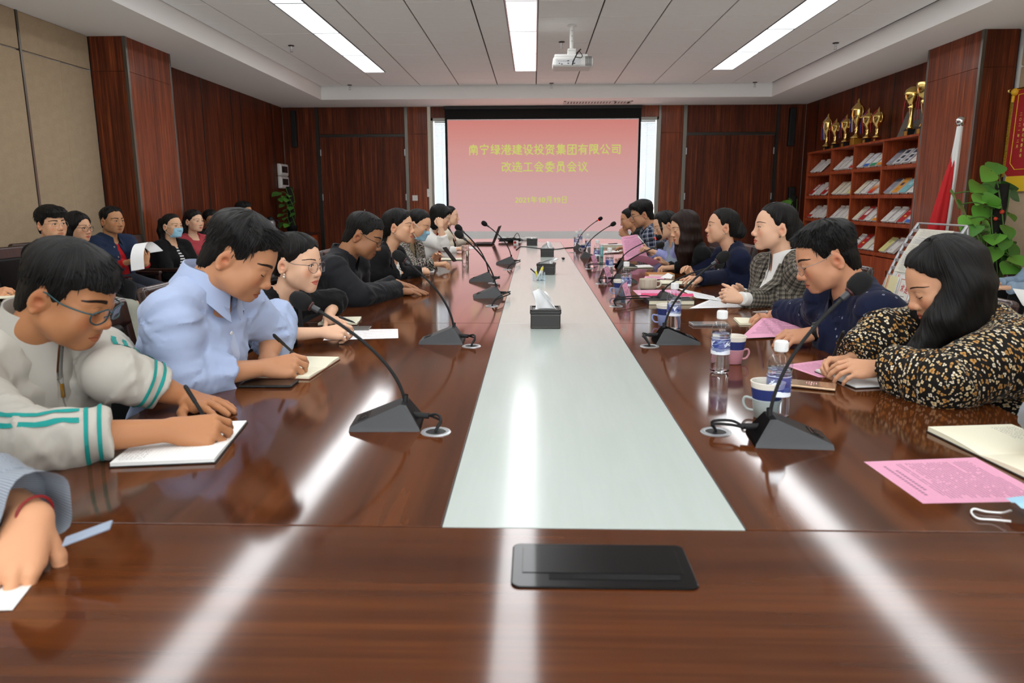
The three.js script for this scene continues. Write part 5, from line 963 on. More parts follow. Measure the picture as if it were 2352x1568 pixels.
  for (const lay of o.wear) {
    const grow = lay.grow ?? .006, f0 = off(grow), cut = lay.neck ? neckCut(lay.neck) : null, amp = (lay.fold ?? 1) * .0048, sd = (o.seed ?? 1) * 3.7;
    const f = (x, y, z) => {
      let d = f0(x, y, z, lay.vest ? 1 : 0, lay);
      if (Math.abs(d) < .035) {
        const a = noise3(x * 9 + sd, y * 15 + z * 5, z * 9), b = noise3(x * 24 + y * 14, y * 26 - x * 9 + sd, z * 24), r1 = 1 - Math.abs(2 * a - 1), r2 = 1 - Math.abs(2 * b - 1);
        let best = .095, hit = null, bt = 0, bk = 0;
        if (!lay.vest) for (const B of [LB, RB]) for (let k = 0; k < 2; k++) { const s = k ? B.el : B.sh, l = k ? B.wr : B.el, dx = l.x - s.x, dy = l.y - s.y, dz = l.z - s.z, L2 = dx * dx + dy * dy + dz * dz, t = clamp(((x - s.x) * dx + (y - s.y) * dy + (z - s.z) * dz) / L2, 0, 1), q = len3(x - s.x - dx * t, y - s.y - dy * t, z - s.z - dz * t); if (q < best) { best = q; hit = B; bt = t; bk = k; } }
        if (hit) {          // creases run round the sleeve, deepest at the elbow and the armpit
          const B = hit, s = bk ? B.el : B.sh, along = bk ? .28 + bt * .25 : bt * .28, px = x - s.x, py = y - s.y, pz = z - s.z, ang = Math.atan2(py, px * .8 + pz * .6), el = Math.exp(-(((along - .28) / .1) ** 2)), sh = Math.exp(-((along / .09) ** 2)), cf = bk ? Math.exp(-(((bt - (lay.cuff?.[B.sg > 0 ? 0 : 1] ?? 1)) / .25) ** 2)) : 0;
          const n1 = noise3(along * 24 + ang * .9 + sd, Math.sin(ang) * 1.1 + sd, Math.cos(ang) * 1.1), n2 = noise3(along * 58 - ang * 1.4, Math.sin(ang) * 2 + sd, Math.cos(ang) * 2 + 7);
          d += ((.62 - (1 - Math.abs(2 * n1 - 1))) * 1.9 + (.55 - (1 - Math.abs(2 * n2 - 1))) * .75) * amp * (.38 + .95 * el + .6 * sh + .5 * cf);
        } else d += (.6 - r1) * amp * 1.5 + (.5 - r2) * amp * .6;
      }
      if (cut) d = smax(d, -cut(x, y, z), .004);
      return d;
    };
    layers[lay.name] = f;
    const g = netMesh(f, lo, hi, lay.cell ?? bodyCell);
    if (lay.uv) { layUV(g, lay.uv); }
    const e = g.attributes.position;
    if (lay.paint) { const c = new Float32Array(e.count * 3), q = V(); for (let i = 0; i < e.count; i++) { q.fromBufferAttribute(e, i); const k = lay.paint(q, Ti, arms); c[3 * i] = k[0]; c[3 * i + 1] = k[1]; c[3 * i + 2] = k[2]; } g.setAttribute('color', new THREE.BufferAttribute(c, 3)); }
    g.translate(-base.x, 0, -base.z);
    mesh(lay.name, g, lay.mat, root);
  }
  // unwrap a garment by limb, in metres
  function layUV(g, k) {
    const q = g.index ? g.toNonIndexed() : g, p = q.attributes.position, uv = new Float32Array(p.count * 2), a = V();
    const limb = (v) => { let best = 0, bd = 1e9; [[LB.sh, LB.el], [LB.el, LB.wr], [RB.sh, RB.el], [RB.el, RB.wr]].forEach(([s, l], i) => { const d = caps(v.x, v.y, v.z, s.x, s.y, s.z, l.x, l.y, l.z, .07, .06); if (d < bd) { bd = d; best = i + 1; } }); const t = v.clone().applyMatrix4(Ti), dt = Math.sqrt((t.x / .15) ** 2 + (t.z / .11) ** 2) - 1; return dt * .11 < bd ? 0 : best; };
    const e1 = V(), e2 = V(), e3 = V(), capFace = (t, d) => { e1.fromBufferAttribute(p, t); e2.fromBufferAttribute(p, t + 1).sub(e1); e3.fromBufferAttribute(p, t + 2).sub(e1); e2.cross(e3).normalize(); return Math.abs(e2.dot(d)) > .75; }, topFace = (t) => { e1.fromBufferAttribute(p, t); e2.fromBufferAttribute(p, t + 1).sub(e1); e3.fromBufferAttribute(p, t + 2).sub(e1); e2.cross(e3).normalize(); return Math.abs(e2.dot(up)) > .72; };
    for (let t = 0; t < p.count; t += 3) { a.fromBufferAttribute(p, t); const c = limb(a); let u0 = null; for (let j = 0; j < 3; j++) { a.fromBufferAttribute(p, t + j); let u, v;
      if (!c) { const b = a.clone().applyMatrix4(Ti); if (topFace(t)) { u = b.x; v = b.z - .1; } else { u = Math.atan2(b.x, b.z + .02) * .14; v = b.y; if (u0 !== null) { while (u - u0 > .44) u -= .14 * 2 * Math.PI; while (u - u0 < -.44) u += .14 * 2 * Math.PI; } else u0 = u; } }
      else { const [s, l] = [[LB.sh, LB.el], [LB.el, LB.wr], [RB.sh, RB.el], [RB.el, RB.wr]][c - 1], d = l.clone().sub(s).normalize(), r = a.clone().sub(s), al = r.dot(d), m = r.addScaledVector(d, -al), cap = capFace(t, d), x = V().crossVectors(d, V(.3, .2, .93)).normalize(), y = V().crossVectors(d, x); u = cap ? m.dot(x) : Math.atan2(m.dot(y), m.dot(x)) * .055; v = cap ? m.dot(y) : -al + c * .13; if (cap) { } else if (u0 !== null) { while (u - u0 > .17) u -= .055 * 2 * Math.PI; while (u - u0 < -.17) u += .055 * 2 * Math.PI; } else u0 = u; }
      uv[2 * (t + j)] = u * k; uv[2 * (t + j) + 1] = v * k; } }
    for (const n of Object.keys(q.attributes)) g.setAttribute(n, q.attributes[n]); g.setIndex(null); g.setAttribute('uv', new THREE.BufferAttribute(uv, 2));
  }
  // trousers and shoes
  { const lg = o.legs ?? {}; const f = (x, y, z) => { let d = 9; for (const [h, k, a] of knees) { d = smin(d, caps(x, y, z, h.x, h.y, h.z, k.x, k.y, k.z, .088 * K, .066 * K), .02); d = smin(d, smax(caps(x, y, z, k.x, k.y, k.z, a.x, a.y, a.z, .064 * K, .048 * K), a.y + .0 - y, .01), .02); } const hb = knees[0][0].clone().add(knees[1][0]).multiplyScalar(.5); d = smin(d, ell(x, y, z, hb.x, hb.y, hb.z, .15 * K, .11, .15 * K), .04); return d + (noise3(x * 14, y * 14, z * 14) - .5) * .008; };
    const kb = new THREE.Box3().setFromPoints(knees.flat()).expandByScalar(.2); const g = netMesh(f, kb.min.toArray(), kb.max.toArray(), lg.cell ?? .019); g.translate(-base.x, 0, -base.z); mesh('trousers', g, lg.mat ?? DARKCLOTH, root);
    for (const [h, k, a] of knees) { const s = (x, y, z) => { const t = a.clone().addScaledVector(legDir, .15); let d = caps(x, y, z, a.x - legDir.x * .03, a.y - .055, a.z - legDir.z * .03, t.x, a.y - .065, t.z, .042, .034); d = smin(d, caps(x, y, z, a.x, a.y - .04, a.z, a.x, a.y + .04, a.z, .043, .04), .02); return Math.max(d, a.y - .1 - y); }; const sb = new THREE.Box3().setFromPoints([a, a.clone().addScaledVector(legDir, .2)]).expandByScalar(.12); const q = netMesh(s, sb.min.toArray(), sb.max.toArray(), .014); q.translate(-base.x, 0, -base.z); mesh('shoe', q, o.shoes ?? M.black, root); } }
  // hair
  const inHead = (name, geo, mat) => { const m = mesh(name, geo, mat, root); m.matrixAutoUpdate = true; const q = new THREE.Matrix4().makeTranslation(-base.x, 0, -base.z).multiply(H); q.decompose(m.position, m.quaternion, m.scale); return m; };
  if (o.hair) { const st = { seed: o.seed ?? 1, ...o.hair }, f = hairField(st); let lx = .12, ly = -.12, lz = -.15, hz = .13; for (const l of st.locks ?? []) for (const [x, y, z, r] of l) { lx = Math.max(lx, Math.abs(x) + r + .02); ly = Math.min(ly, y - r - .02); lz = Math.min(lz, z - r - .02); hz = Math.max(hz, z + r + .02); }
    if (st.line === 'loose' || st.line === 'long') ly = Math.min(ly, -.2);
    const hg = netMesh(f, [-lx, ly, lz], [lx, .16, hz], hairCell); const list = [hg]; if (st.tufts) list.push(tufts(st, (o.seed ?? 1) * 31)); const wv = V(); for (const g of list) { const p = g.attributes.position; for (let i = 0; i < p.count; i++) { wv.fromBufferAttribute(p, i); const s = sstep(-.16, -.1, wv.y); wv.x *= 1 + (w.wide ?? 0) * s; wv.y += sstep(.03, .11, wv.y) * (w.tall ?? 0); p.setXYZ(i, wv.x, wv.y, wv.z); } g.computeVertexNormals(); hairUV(g); }
    inHead('hair', merge(list), o.hairMat ?? HAIRBLACK); }
  // eyes
  if (o.eyes === 'open') for (const s of [1, -1]) { const g = EYE_GEO.clone().rotateX((o.gaze?.[1] ?? 0) * D).rotateY((o.gaze?.[0] ?? 0) * D).translate(s * .0315 * (1 + (w.wide ?? 0)), -.001, .0718); inHead('eye', g, EYE_MAT); }
  // spectacles
  if (o.glasses) { const q = o.glasses, fr = [], wv = 1 + (w.wide ?? 0), lw = q.w ?? .026, lh = q.h ?? .019, r = q.r ?? .0011, zc = .1, yc = q.y ?? -.006;
    const rim = (s) => { const pts = []; for (let k = 0; k < 26; k++) { const a = k / 26 * Math.PI * 2, c = Math.cos(a), n = Math.sin(a), e = q.round ? 1 : .72; pts.push(V(s * (.0335 + lw * Math.sign(c) * Math.pow(Math.abs(c), e)) * wv, yc + lh * Math.sign(n) * Math.pow(Math.abs(n), e), zc - Math.pow(Math.abs(c) > 0 && c > 0 ? c * .6 : 0, 2) * .03)); } return pts; };
    const fm = q.mat ?? M.black;
    for (const s of [1, -1]) { fr.push(tube(rim(s), r, 60, 6, true)); const ox = (.0335 + lw) * wv; fr.push(tube([V(s * ox, yc + lh * .5, zc - .011), V(s * (ox + .008), yc + lh * .5, zc - .02), V(s * .0785 * wv, yc + .009, .03), V(s * .081 * wv, .012, -.012), V(s * .08 * wv, -.008, -.032)], r, 22, 6)); fr.push(tube([V(s * .009 * wv, yc - .002, zc + .001), V(s * .0105, yc - .009, zc - .006)], r * .8, 5, 5)); }
    fr.push(tube([V(-(.0335 - lw) * wv, yc + lh * .3, zc), V(0, yc + lh * .48, zc + .004), V((.0335 - lw) * wv, yc + lh * .3, zc)], r, 8, 6));
    const gl = inHead('glasses', fr, fm); for (const s of [1, -1]) { const sp = rim(s), g = new THREE.ShapeGeometry(new THREE.Shape(sp.map((v) => new THREE.Vector2(v.x, v.y)))); const p = g.attributes.position; for (let i = 0; i < p.count; i++) { const c = clamp((Math.abs(p.getX(i)) / wv - .0335) / lw, 0, 1); p.setZ(i, zc - Math.pow(c * .6, 2) * .03); } g.computeVertexNormals(); const m = mesh('lens', g, M.lens, gl); } }
  // face mask
  if (o.mask) { const f = headField({ fem }), n = 18, P2 = [], I2 = []; for (let j = 0; j <= n; j++) for (let i = 0; i <= n; i++) { const u = (i / n - .5) * 2, v = j / n, y = lerp(-.112, -.018, v), x = u * .062 * (1 - .12 * v), fold = Math.sin(v * Math.PI * 4) * .0014; let z = .13; for (let k = 0; k < 30; k++) { const d = f(x, y, z) - .0045; if (d < .0004) break; z -= d * .8; if (z < 0) break; } z = Math.max(z, .118 - u * u * .06 - (1 - v) * .02 - .012 * v * v * 2 - .012); if (j === 0) z -= .012; P2.push(x, y, z + fold); }
    for (let j = 0; j < n; j++) for (let i = 0; i < n; i++) { const a = j * (n + 1) + i; I2.push(a, a + 1, a + n + 1, a + 1, a + n + 2, a + n + 1); } const g = new THREE.BufferGeometry(); g.setAttribute('position', new THREE.Float32BufferAttribute(P2, 3)); g.setIndex(I2); g.computeVertexNormals(); const mk = inHead('face_mask', g, MASKBLUE);
    const lp = []; for (const s of [1, -1]) lp.push(tube([V(s * .056, -.024, .062), V(s * .074, -.004, .02), V(s * .083, .012, -.022), V(s * .084, -.02, -.03), V(s * .08, -.05, -.012), V(s * .06, -.1, .045)], .0017, 24, 5)); mesh('ear_loop', lp, M.white, mk); }
  // collar: a band round the neck, standing and folded over
  const neckRing = (a, r, v, fwd = 0) => tp(Math.sin(a) * r * S, v * S, (Math.cos(a) * (r + fwd) - .012) * S);
  if (o.collar) { const c = o.collar, n = 40, P2 = [], I2 = [], gap = c.gap ?? .22, prof = c.stand ? [[.08, -.075], [.064, -.02], [.06, .03], [.062, c.h ?? .055], [.067, (c.h ?? .055) + .003], [.069, .03], [.074, -.02], [.1, -.085]] : [[.06, -.01], [.061, .02], [.064, c.h ?? .038], [.07, (c.h ?? .038) - .002], [.08, .012], [.094, -.016], [.092, -.018], [.076, .008], [.064, -.014]];
    for (let i = 0; i <= n; i++) { const a = lerp(gap, Math.PI * 2 - gap, i / n), fr = Math.pow(Math.max(0, Math.cos(a)), 3); for (const [r, y] of prof) { const k = c.k ?? 1, q = neckRing(a, r * k, (y - .012 + .0 + (c.lift ?? 0)) - fr * (c.drop ?? .035) + (1 - fr) * .012 - (r > .078 ? fr * (c.point ?? .02) : 0), fr * (c.fwd ?? .012)); P2.push(q.x - base.x, q.y, q.z - base.z); } }
    const m = prof.length; for (let i = 0; i < n; i++) for (let j = 0; j + 1 < m; j++) { const a = i * m + j; I2.push(a, a + 1, a + m, a + 1, a + m + 1, a + m); } const g = new THREE.BufferGeometry(); g.setAttribute('position', new THREE.Float32BufferAttribute(P2, 3)); g.setIndex(I2); g.computeVertexNormals(); const cm = c.mat.clone(); cm.side = THREE.DoubleSide; mesh('collar', g, cm, root); }
  // patches laid on a garment: lapels, placket, buttons
  const drop = (lay, u, v, grow = .004) => { let q = tp(u, v, .3), d = 9; const dir = front.clone().negate(); for (let k = 0; k < 60; k++) { d = layers[lay](q.x, q.y, q.z) - grow; if (d < .0006) break; q.addScaledVector(dir, Math.max(d * .7, .0006)); if (q.clone().sub(tp(u, v, -.06)).dot(front) < 0) break; } return q; };
  for (const pc of o.patches ?? []) {
    const list = []; for (const poly of pc.polys) {       // each polygon: left edge and right edge as lists of [u, v]
      const [A, B] = poly, n = A.length - 1, m = 4, P2 = [], I2 = []; for (let i = 0; i <= n; i++) for (let j = 0; j <= m; j++) { const u = lerp(A[i][0], B[i][0], j / m), v = lerp(A[i][1], B[i][1], j / m), q = drop(pc.on, u, v, pc.grow ?? .004); P2.push(q.x - base.x, q.y, q.z - base.z); }
      for (let i = 0; i < n; i++) for (let j = 0; j < m; j++) { const a = i * (m + 1) + j; I2.push(a, a + m + 1, a + 1, a + 1, a + m + 1, a + m + 2); } const g = new THREE.BufferGeometry(); g.setAttribute('position', new THREE.Float32BufferAttribute(P2, 3)); g.setIndex(I2); g.computeVertexNormals(); if (pc.uv) { const uv = []; for (let i = 0; i <= n; i++) for (let j = 0; j <= m; j++) uv.push(lerp(A[i][0], B[i][0], j / m) * pc.uv, lerp(A[i][1], B[i][1], j / m) * pc.uv); g.setAttribute('uv', new THREE.Float32BufferAttribute(uv, 2)); } list.push(g); }
    const m = pc.mat.clone(); m.side = THREE.DoubleSide; mesh(pc.name, list, m, root);
  }
  for (const bt of o.buttons ?? []) for (const [u, v] of bt.at) { const q = drop(bt.on, u, v, .001), m = mesh('button', cyl(bt.r ?? .006, (bt.r ?? .006) * .9, .003, 0, 0, 0, 14).rotateX(Math.PI / 2), bt.mat, root); m.position.copy(loc(q)); m.quaternion.copy(tq); }
  // small things worn
  if (o.earring) for (const s of [1, -1]) inHead('earring', [ball(.0035, s * .0765 * (1 + (w.wide ?? 0)), -.046, -.008, 10), ...(o.earring.drop ? [ball(.005, s * .0765 * (1 + (w.wide ?? 0)), -.056, -.008, 10)] : [])], o.earring.mat);
  if (o.watch) { const B = arms[o.watch.side], d = B.wr.clone().sub(B.el).normalize(), c = B.wr.clone().addScaledVector(d, -.015), q = new THREE.Quaternion().setFromUnitVectors(V(0, 1, 0), d); const m = mesh(o.watch.name ?? 'wristwatch', [new THREE.CylinderGeometry(.0315 * B.hs, .033 * B.hs, o.watch.w ?? .018, 24, 1, true), ...(o.watch.face ? [rbox(.026, .03, .012, .004, 0, 0, 0).translate(0, 0, .033)] : [])], o.watch.mat, root); m.position.copy(loc(c)); m.quaternion.copy(q); m.material.side = THREE.DoubleSide; if (o.watch.spin) m.rotateY(o.watch.spin); }
  // a ribbon following a line of points laid on a garment, pushed in from outside
  const onto = (lay, c, dir, grow, from = .16) => { const q = c.clone().addScaledVector(dir, from), n = dir.clone().negate(); while (from > .04 && layers[lay](q.x, q.y, q.z) < grow) { from -= .015; q.copy(c).addScaledVector(dir, from); } for (let k = 0; k < 70; k++) { const d = layers[lay](q.x, q.y, q.z) - grow; if (d < .0005) break; q.addScaledVector(n, Math.max(.75 * d, .0004)); if (q.clone().sub(c).dot(dir) < 0) break; } return q; };
  const ribbon = (name, lay, rows, mat, grow = .0016) => { const P2 = [], I2 = [], m = rows[0].length; rows.forEach((r) => r.forEach(([c, dir]) => { const q = onto(lay, c, dir, grow); P2.push(q.x - base.x, q.y, q.z - base.z); })); for (let i = 0; i + 1 < rows.length; i++) for (let j = 0; j + 1 < m; j++) { const a = i * m + j; I2.push(a, a + m, a + 1, a + 1, a + m, a + m + 1); } const g = new THREE.BufferGeometry(); g.setAttribute('position', new THREE.Float32BufferAttribute(P2, 3)); g.setIndex(I2); g.computeVertexNormals(); const mm = mat.clone(); mm.side = THREE.DoubleSide; return mesh(name, g, mm, root); };
  for (const k of o.extra ?? []) k({ ribbon, root, base, loc, tp, arms, inHead, H, T, drop, layers, mesh, front, left, up, N, tq, S });
  root.updateMatrixWorld(true);
  return { root, arms, tp, N, hp, bodyYaw, base };
}
const DARKCLOTH = fabricMat(0x131316, .9), MASKBLUE = std(0x9ccbe2, .85, { side: THREE.DoubleSide });

// ================================================================ the people in the room
const hang = (pitch, pts) => { const c = Math.cos(rad(pitch)), s = Math.sin(rad(pitch)); return pts.map(([x, y, z, r]) => [x, y * c + z * s, -y * s + z * c, r]); };
const mirrorLocks = (ls) => [...ls, ...ls.map((l) => l.map(([x, y, z, r]) => [-x, y, z, r]))];
const SHIRT = {
  blue: fabricMat(0xa9b8d8, .9), black: fabricMat(0x121214, .9), blackSoft: fabricMat(0x1b1c20, .75), white: fabricMat(0xe4e2de, .9), cream: fabricMat(0xddd4c0, .9), denim: fabricMat(0x243048, .95), denimLight: fabricMat(0x8fa6bd, .95), red: fabricMat(0xb01a20, .9), rose: fabricMat(0xa8424a, .9), navy: fabricMat(0x151b33, .9), lavender: fabricMat(0x9ba0d4, .9), greyBlue: fabricMat(0x8d98a8, .95), khaki: fabricMat(0x8a7a60, .9), greyTrouser: fabricMat(0x9a9a8e, .9), jeans: fabricMat(0x343a44, .95),
  track: fabricMat(0xffffff, .7, { vertexColors: true }),
};
function clothTex(size, seed, draw) { const t = canvasTex(size, size, (g) => draw(g, size, rng(seed)), true); return t; }
SHIRT.floral = fabricMat(0xffffff, .8, { map: clothTex(512, 3, (g, n, r) => { g.fillStyle = '#15110f'; g.fillRect(0, 0, n, n); const spots = [];
  for (let k = 0; k < 2400 && spots.length < 190; k++) { const x = r() * n, y = r() * n, R = 10 + r() * 11; if (spots.some(([a, b, c]) => { let dx = Math.abs(a - x), dy = Math.abs(b - y); dx = Math.min(dx, n - dx); dy = Math.min(dy, n - dy); return Math.hypot(dx, dy) < (c + R) * .98 + 3; })) continue; spots.push([x, y, R]);
    const col = r(), c1 = col < .45 ? '#d9c49a' : col < .75 ? '#b98a4c' : '#e6dcc4', c2 = col < .5 ? '#a5702f' : '#7a4a20';
    for (const ox of [-n, 0, n]) for (const oy of [-n, 0, n]) { const rr = rng(k + 5), m = 2 + Math.floor(rr() * 3); for (let j = 0; j < m; j++) { const a = j / m * 6.28 + rr() * 1.2; g.fillStyle = c1; g.beginPath(); g.ellipse(x + ox + Math.cos(a) * R * .5, y + oy + Math.sin(a) * R * .5, R * (.5 + rr() * .25), R * (.36 + rr() * .2), a, 0, 7); g.fill(); } g.fillStyle = c2; g.globalAlpha = .75; g.beginPath(); g.arc(x + ox, y + oy, R * .36, 0, 7); g.fill(); g.globalAlpha = 1; } } }) });
SHIRT.check = fabricMat(0xffffff, .95, { map: clothTex(256, 4, (g, n, r) => { g.fillStyle = '#5e5850'; g.fillRect(0, 0, n, n); for (let i = 0; i < 32; i++) { const p = i * 8; g.fillStyle = i % 8 < 4 ? 'rgba(28,25,22,.55)' : 'rgba(176,166,150,.4)'; g.fillRect(p, 0, 4, n); g.fillRect(0, p, n, 4); } g.fillStyle = 'rgba(20,18,16,.4)'; for (let i = 0; i < 4; i++) { g.fillRect(i * 64, 0, 6, n); g.fillRect(0, i * 64, n, 6); } }) });
SHIRT.plaid = fabricMat(0xffffff, .9, { map: clothTex(256, 5, (g, n) => { g.fillStyle = '#1b2236'; g.fillRect(0, 0, n, n); g.fillStyle = 'rgba(222,226,234,.62)'; for (let i = 0; i < 4; i++) { g.fillRect(i * 64 + 6, 0, 9, n); g.fillRect(0, i * 64 + 6, n, 9); g.fillRect(i * 64 + 24, 0, 4, n); g.fillRect(0, i * 64 + 24, n, 4); } }) });
SHIRT.print = fabricMat(0xffffff, .9, { map: clothTex(256, 6, (g, n, r) => { g.fillStyle = '#2a2624'; g.fillRect(0, 0, n, n); for (let k = 0; k < 420; k++) { g.strokeStyle = `rgba(${190 + r() * 40},${182 + r() * 40},${170 + r() * 40},.9)`; g.lineWidth = 2 + r() * 4; g.beginPath(); const x = r() * n, y = r() * n; g.moveTo(x, y); g.quadraticCurveTo(x + (r() - .5) * 26, y + (r() - .5) * 26, x + (r() - .5) * 26, y + (r() - .5) * 26); g.stroke(); } }) });
SHIRT.navyDots = fabricMat(0xffffff, .9, { map: clothTex(512, 7, (g, n, r) => { g.fillStyle = '#161c36'; g.fillRect(0, 0, n, n); g.strokeStyle = 'rgba(205,210,220,.9)'; g.lineWidth = 2.4; for (let k = 0; k < 13; k++) { g.beginPath(); g.arc(20 + r() * (n - 40), 20 + r() * (n - 40), 4.2, 0, 7); g.stroke(); } }) });
SHIRT.stripes = fabricMat(0xffffff, .9, { map: clothTex(128, 8, (g, n) => { g.fillStyle = '#111'; g.fillRect(0, 0, n, n); g.fillStyle = '#e8e8e8'; for (let i = 0; i < 4; i++) g.fillRect(0, i * 32, n, 15); }) });
SHIRT.mono = fabricMat(0xffffff, .9, { map: clothTex(128, 9, (g, n, r) => { g.fillStyle = '#e6e4de'; g.fillRect(0, 0, n, n); g.strokeStyle = '#141414'; g.lineWidth = 7; for (let k = 0; k < 9; k++) { g.beginPath(); const x = r() * n, y = r() * n; g.moveTo(x, y); g.lineTo(x + 20 * (r() - .5), y + 44); g.stroke(); } }) });
SHIRT.pinstripe = fabricMat(0xffffff, .9, { map: clothTex(256, 10, (g, n) => { g.fillStyle = '#979da6'; g.fillRect(0, 0, n, n); g.fillStyle = 'rgba(72,78,90,.6)'; for (let i = 0; i < 32; i++) g.fillRect(i * 8, 0, 3, n); }) });
const gold = M.gold, pearl = phys(0xece6dc, .2), silverMat = M.silver;
const FRAME = { teal: std(0x274a50, .35, { metalness: .3 }), grey: std(0x5a5660, .3, { metalness: .5 }), black: std(0x0d0d0f, .35), steel: std(0x8d8b8a, .25, { metalness: .9 }), thin: std(0xb9b3ac, .25, { metalness: .9 }) };

// two teal lines down each sleeve of the track jacket and two rings round each cuff
function sleeveStripes({ ribbon, arms, tp, up, left }) {
  const teal = fabricMat(0x1f8f88, .7);
  for (const k of ['L', 'R']) { const B = arms[k], cuff = B.el.clone().lerp(B.wr, k === 'L' ? .62 : .6), n = 34, path = new THREE.CatmullRomCurve3([tp(B.sg * .075, -.012, -.01), tp(B.sg * .125, -.035, -.005), B.sh.clone().addScaledVector(B.el.clone().sub(B.sh), .12), B.sh.clone().lerp(B.el, .5), B.el.clone().lerp(B.sh, .12), B.el.clone().lerp(cuff, .15), B.el.clone().lerp(cuff, .55), cuff]);
    for (const off of [-.0135, .0135]) { const rows = []; for (let i = 0; i <= n; i++) { const u = (k === 'L' ? .46 : 0) + i / n * (k === 'L' ? .42 : .9), c = path.getPointAt(u), ax = path.getTangentAt(u), out = V(0, .8, 0).addScaledVector(left, B.sg * (.75 - .5 * u)); if (k === 'R') out.add(V(0, 0, .25)); out.addScaledVector(ax, -out.dot(ax)).normalize(); const s = V().crossVectors(ax, out); rows.push([-1, -.33, .33, 1].map((j) => [c.clone().addScaledVector(s, off + j * .0058), out])); } ribbon('sleeve_stripe', 'track_jacket', rows, teal); }
    const ax = cuff.clone().sub(B.el), len = ax.length(); ax.normalize(); const x = V().crossVectors(ax, V(0, 1, 0)).normalize(), y = V().crossVectors(x, ax);
    for (const d of [.016, .04]) { const rows = []; for (let i = 0; i <= 36; i++) { const a = i / 36 * Math.PI * 2, out = x.clone().multiplyScalar(Math.cos(a)).addScaledVector(y, Math.sin(a)); rows.push([0, .5, 1].map((j) => [cuff.clone().addScaledVector(ax, -d - j * .008), out])); } ribbon('cuff_stripe', 'track_jacket', rows, teal); } }
}
function curtain(pitch, from, to, step, o = {}) { const ls = [], L = o.len ?? .38, sl = o.slim ?? 1, r = rng(o.seed ?? 3); for (let a = from; a <= to; a += step) { const s = Math.sin(rad(a)), c = Math.cos(rad(a)), f = o.fwd ? o.fwd * Math.max(0, Math.cos(rad(Math.abs(a) - 60))) : 0, w = () => (r() - .5) * .012; ls.push(hang(pitch, [[s * .05, .07, c * .06 - .01, .03], [s * .082, .0, c * .088 - .012, .026], [s * .09 * sl + w(), -L * .3, c * .095 * sl - .02 + f * .4, .025], [s * .09 * sl * sl + w(), -L * .62, c * .09 * sl * sl - .025 + f, .022], [s * .08 * sl * sl + w(), -L, c * .075 * sl * sl - .03 + f * 1.3, .007]])); } return ls; }
// ---------------- left side of the table, from the front
person({ label: 'person in grey pinstriped shirt with turned-back cuff, hand on a white sheet at near left', near: 1, eyes: 'down', head: [-330, 560, 1.15], yaw: 80, pitch: 20, lean: 18, skin: tone.mid, seed: 31,
  hair: { line: 'man', top: .02, tufts: 60 }, R: { wrist: at(78, 1178, .99), elbow: at(-230, 1040, 1.16), hand: 'drop', fwd: [-.02, -.72, .69], back: [.45, .62, .6], bare: .5 }, L: { wrist: at(-260, 1090, 1.25) },
  wear: [{ name: 'shirt', mat: SHIRT.pinstripe, grow: .008, sleeve: 1.2, cuff: [.9, .86], roll: .07, neck: { r: .06 }, uv: 9 }], collar: { mat: SHIRT.greyBlue },
  extra: [({ arms, loc, mesh: mk, root }) => { const B = arms.R, d = B.wr.clone().sub(B.el).normalize(), c = loc(B.wr.clone().addScaledVector(d, -.045)), m = SHIRT.pinstripe.clone(); m.side = THREE.DoubleSide; const g = new THREE.CylinderGeometry(.058, .048, .1, 30, 6, true), p = g.attributes.position, u = g.attributes.uv; for (let i = 0; i < p.count; i++) { const a = Math.atan2(p.getX(i), p.getZ(i)), f = sstep(-.05, .05, p.getY(i)); p.setX(i, p.getX(i) * (1 + .18 * f * Math.sin(a * 3 + 1))); p.setZ(i, p.getZ(i) * (1 + .16 * f * Math.sin(a * 2))); u.setXY(i, a * .05 * 9, p.getY(i) * 9); } g.computeVertexNormals(); const q = mk('turned_cuff', g, m, root); q.position.copy(c); q.quaternion.setFromUnitVectors(V(0, 1, 0), d); const tb = mk('cuff_tab', rbox(.07, .004, .022, .0018), SHIRT.greyBlue, root); tb.position.copy(c).addScaledVector(d, .05).add(V(.075, -.03, 0)); tb.rotation.set(.2, .3, .25); const bd = mk('bracelet', new THREE.TorusGeometry(.0262, .0022, 8, 30).rotateX(Math.PI / 2), std(0x8a1418, .4), root); bd.position.copy(loc(B.wr.clone().addScaledVector(d, .002))); bd.quaternion.copy(q.quaternion); }] });
{ const t = thing('pen', 'silver pen held by the hand at the near left corner', 'pen', at(12, 1320, .93)); mesh('barrel', tube([V(0, 0, 0), V(-.07, .035, .02)], .0045, 4, 10), M.silver, t); }
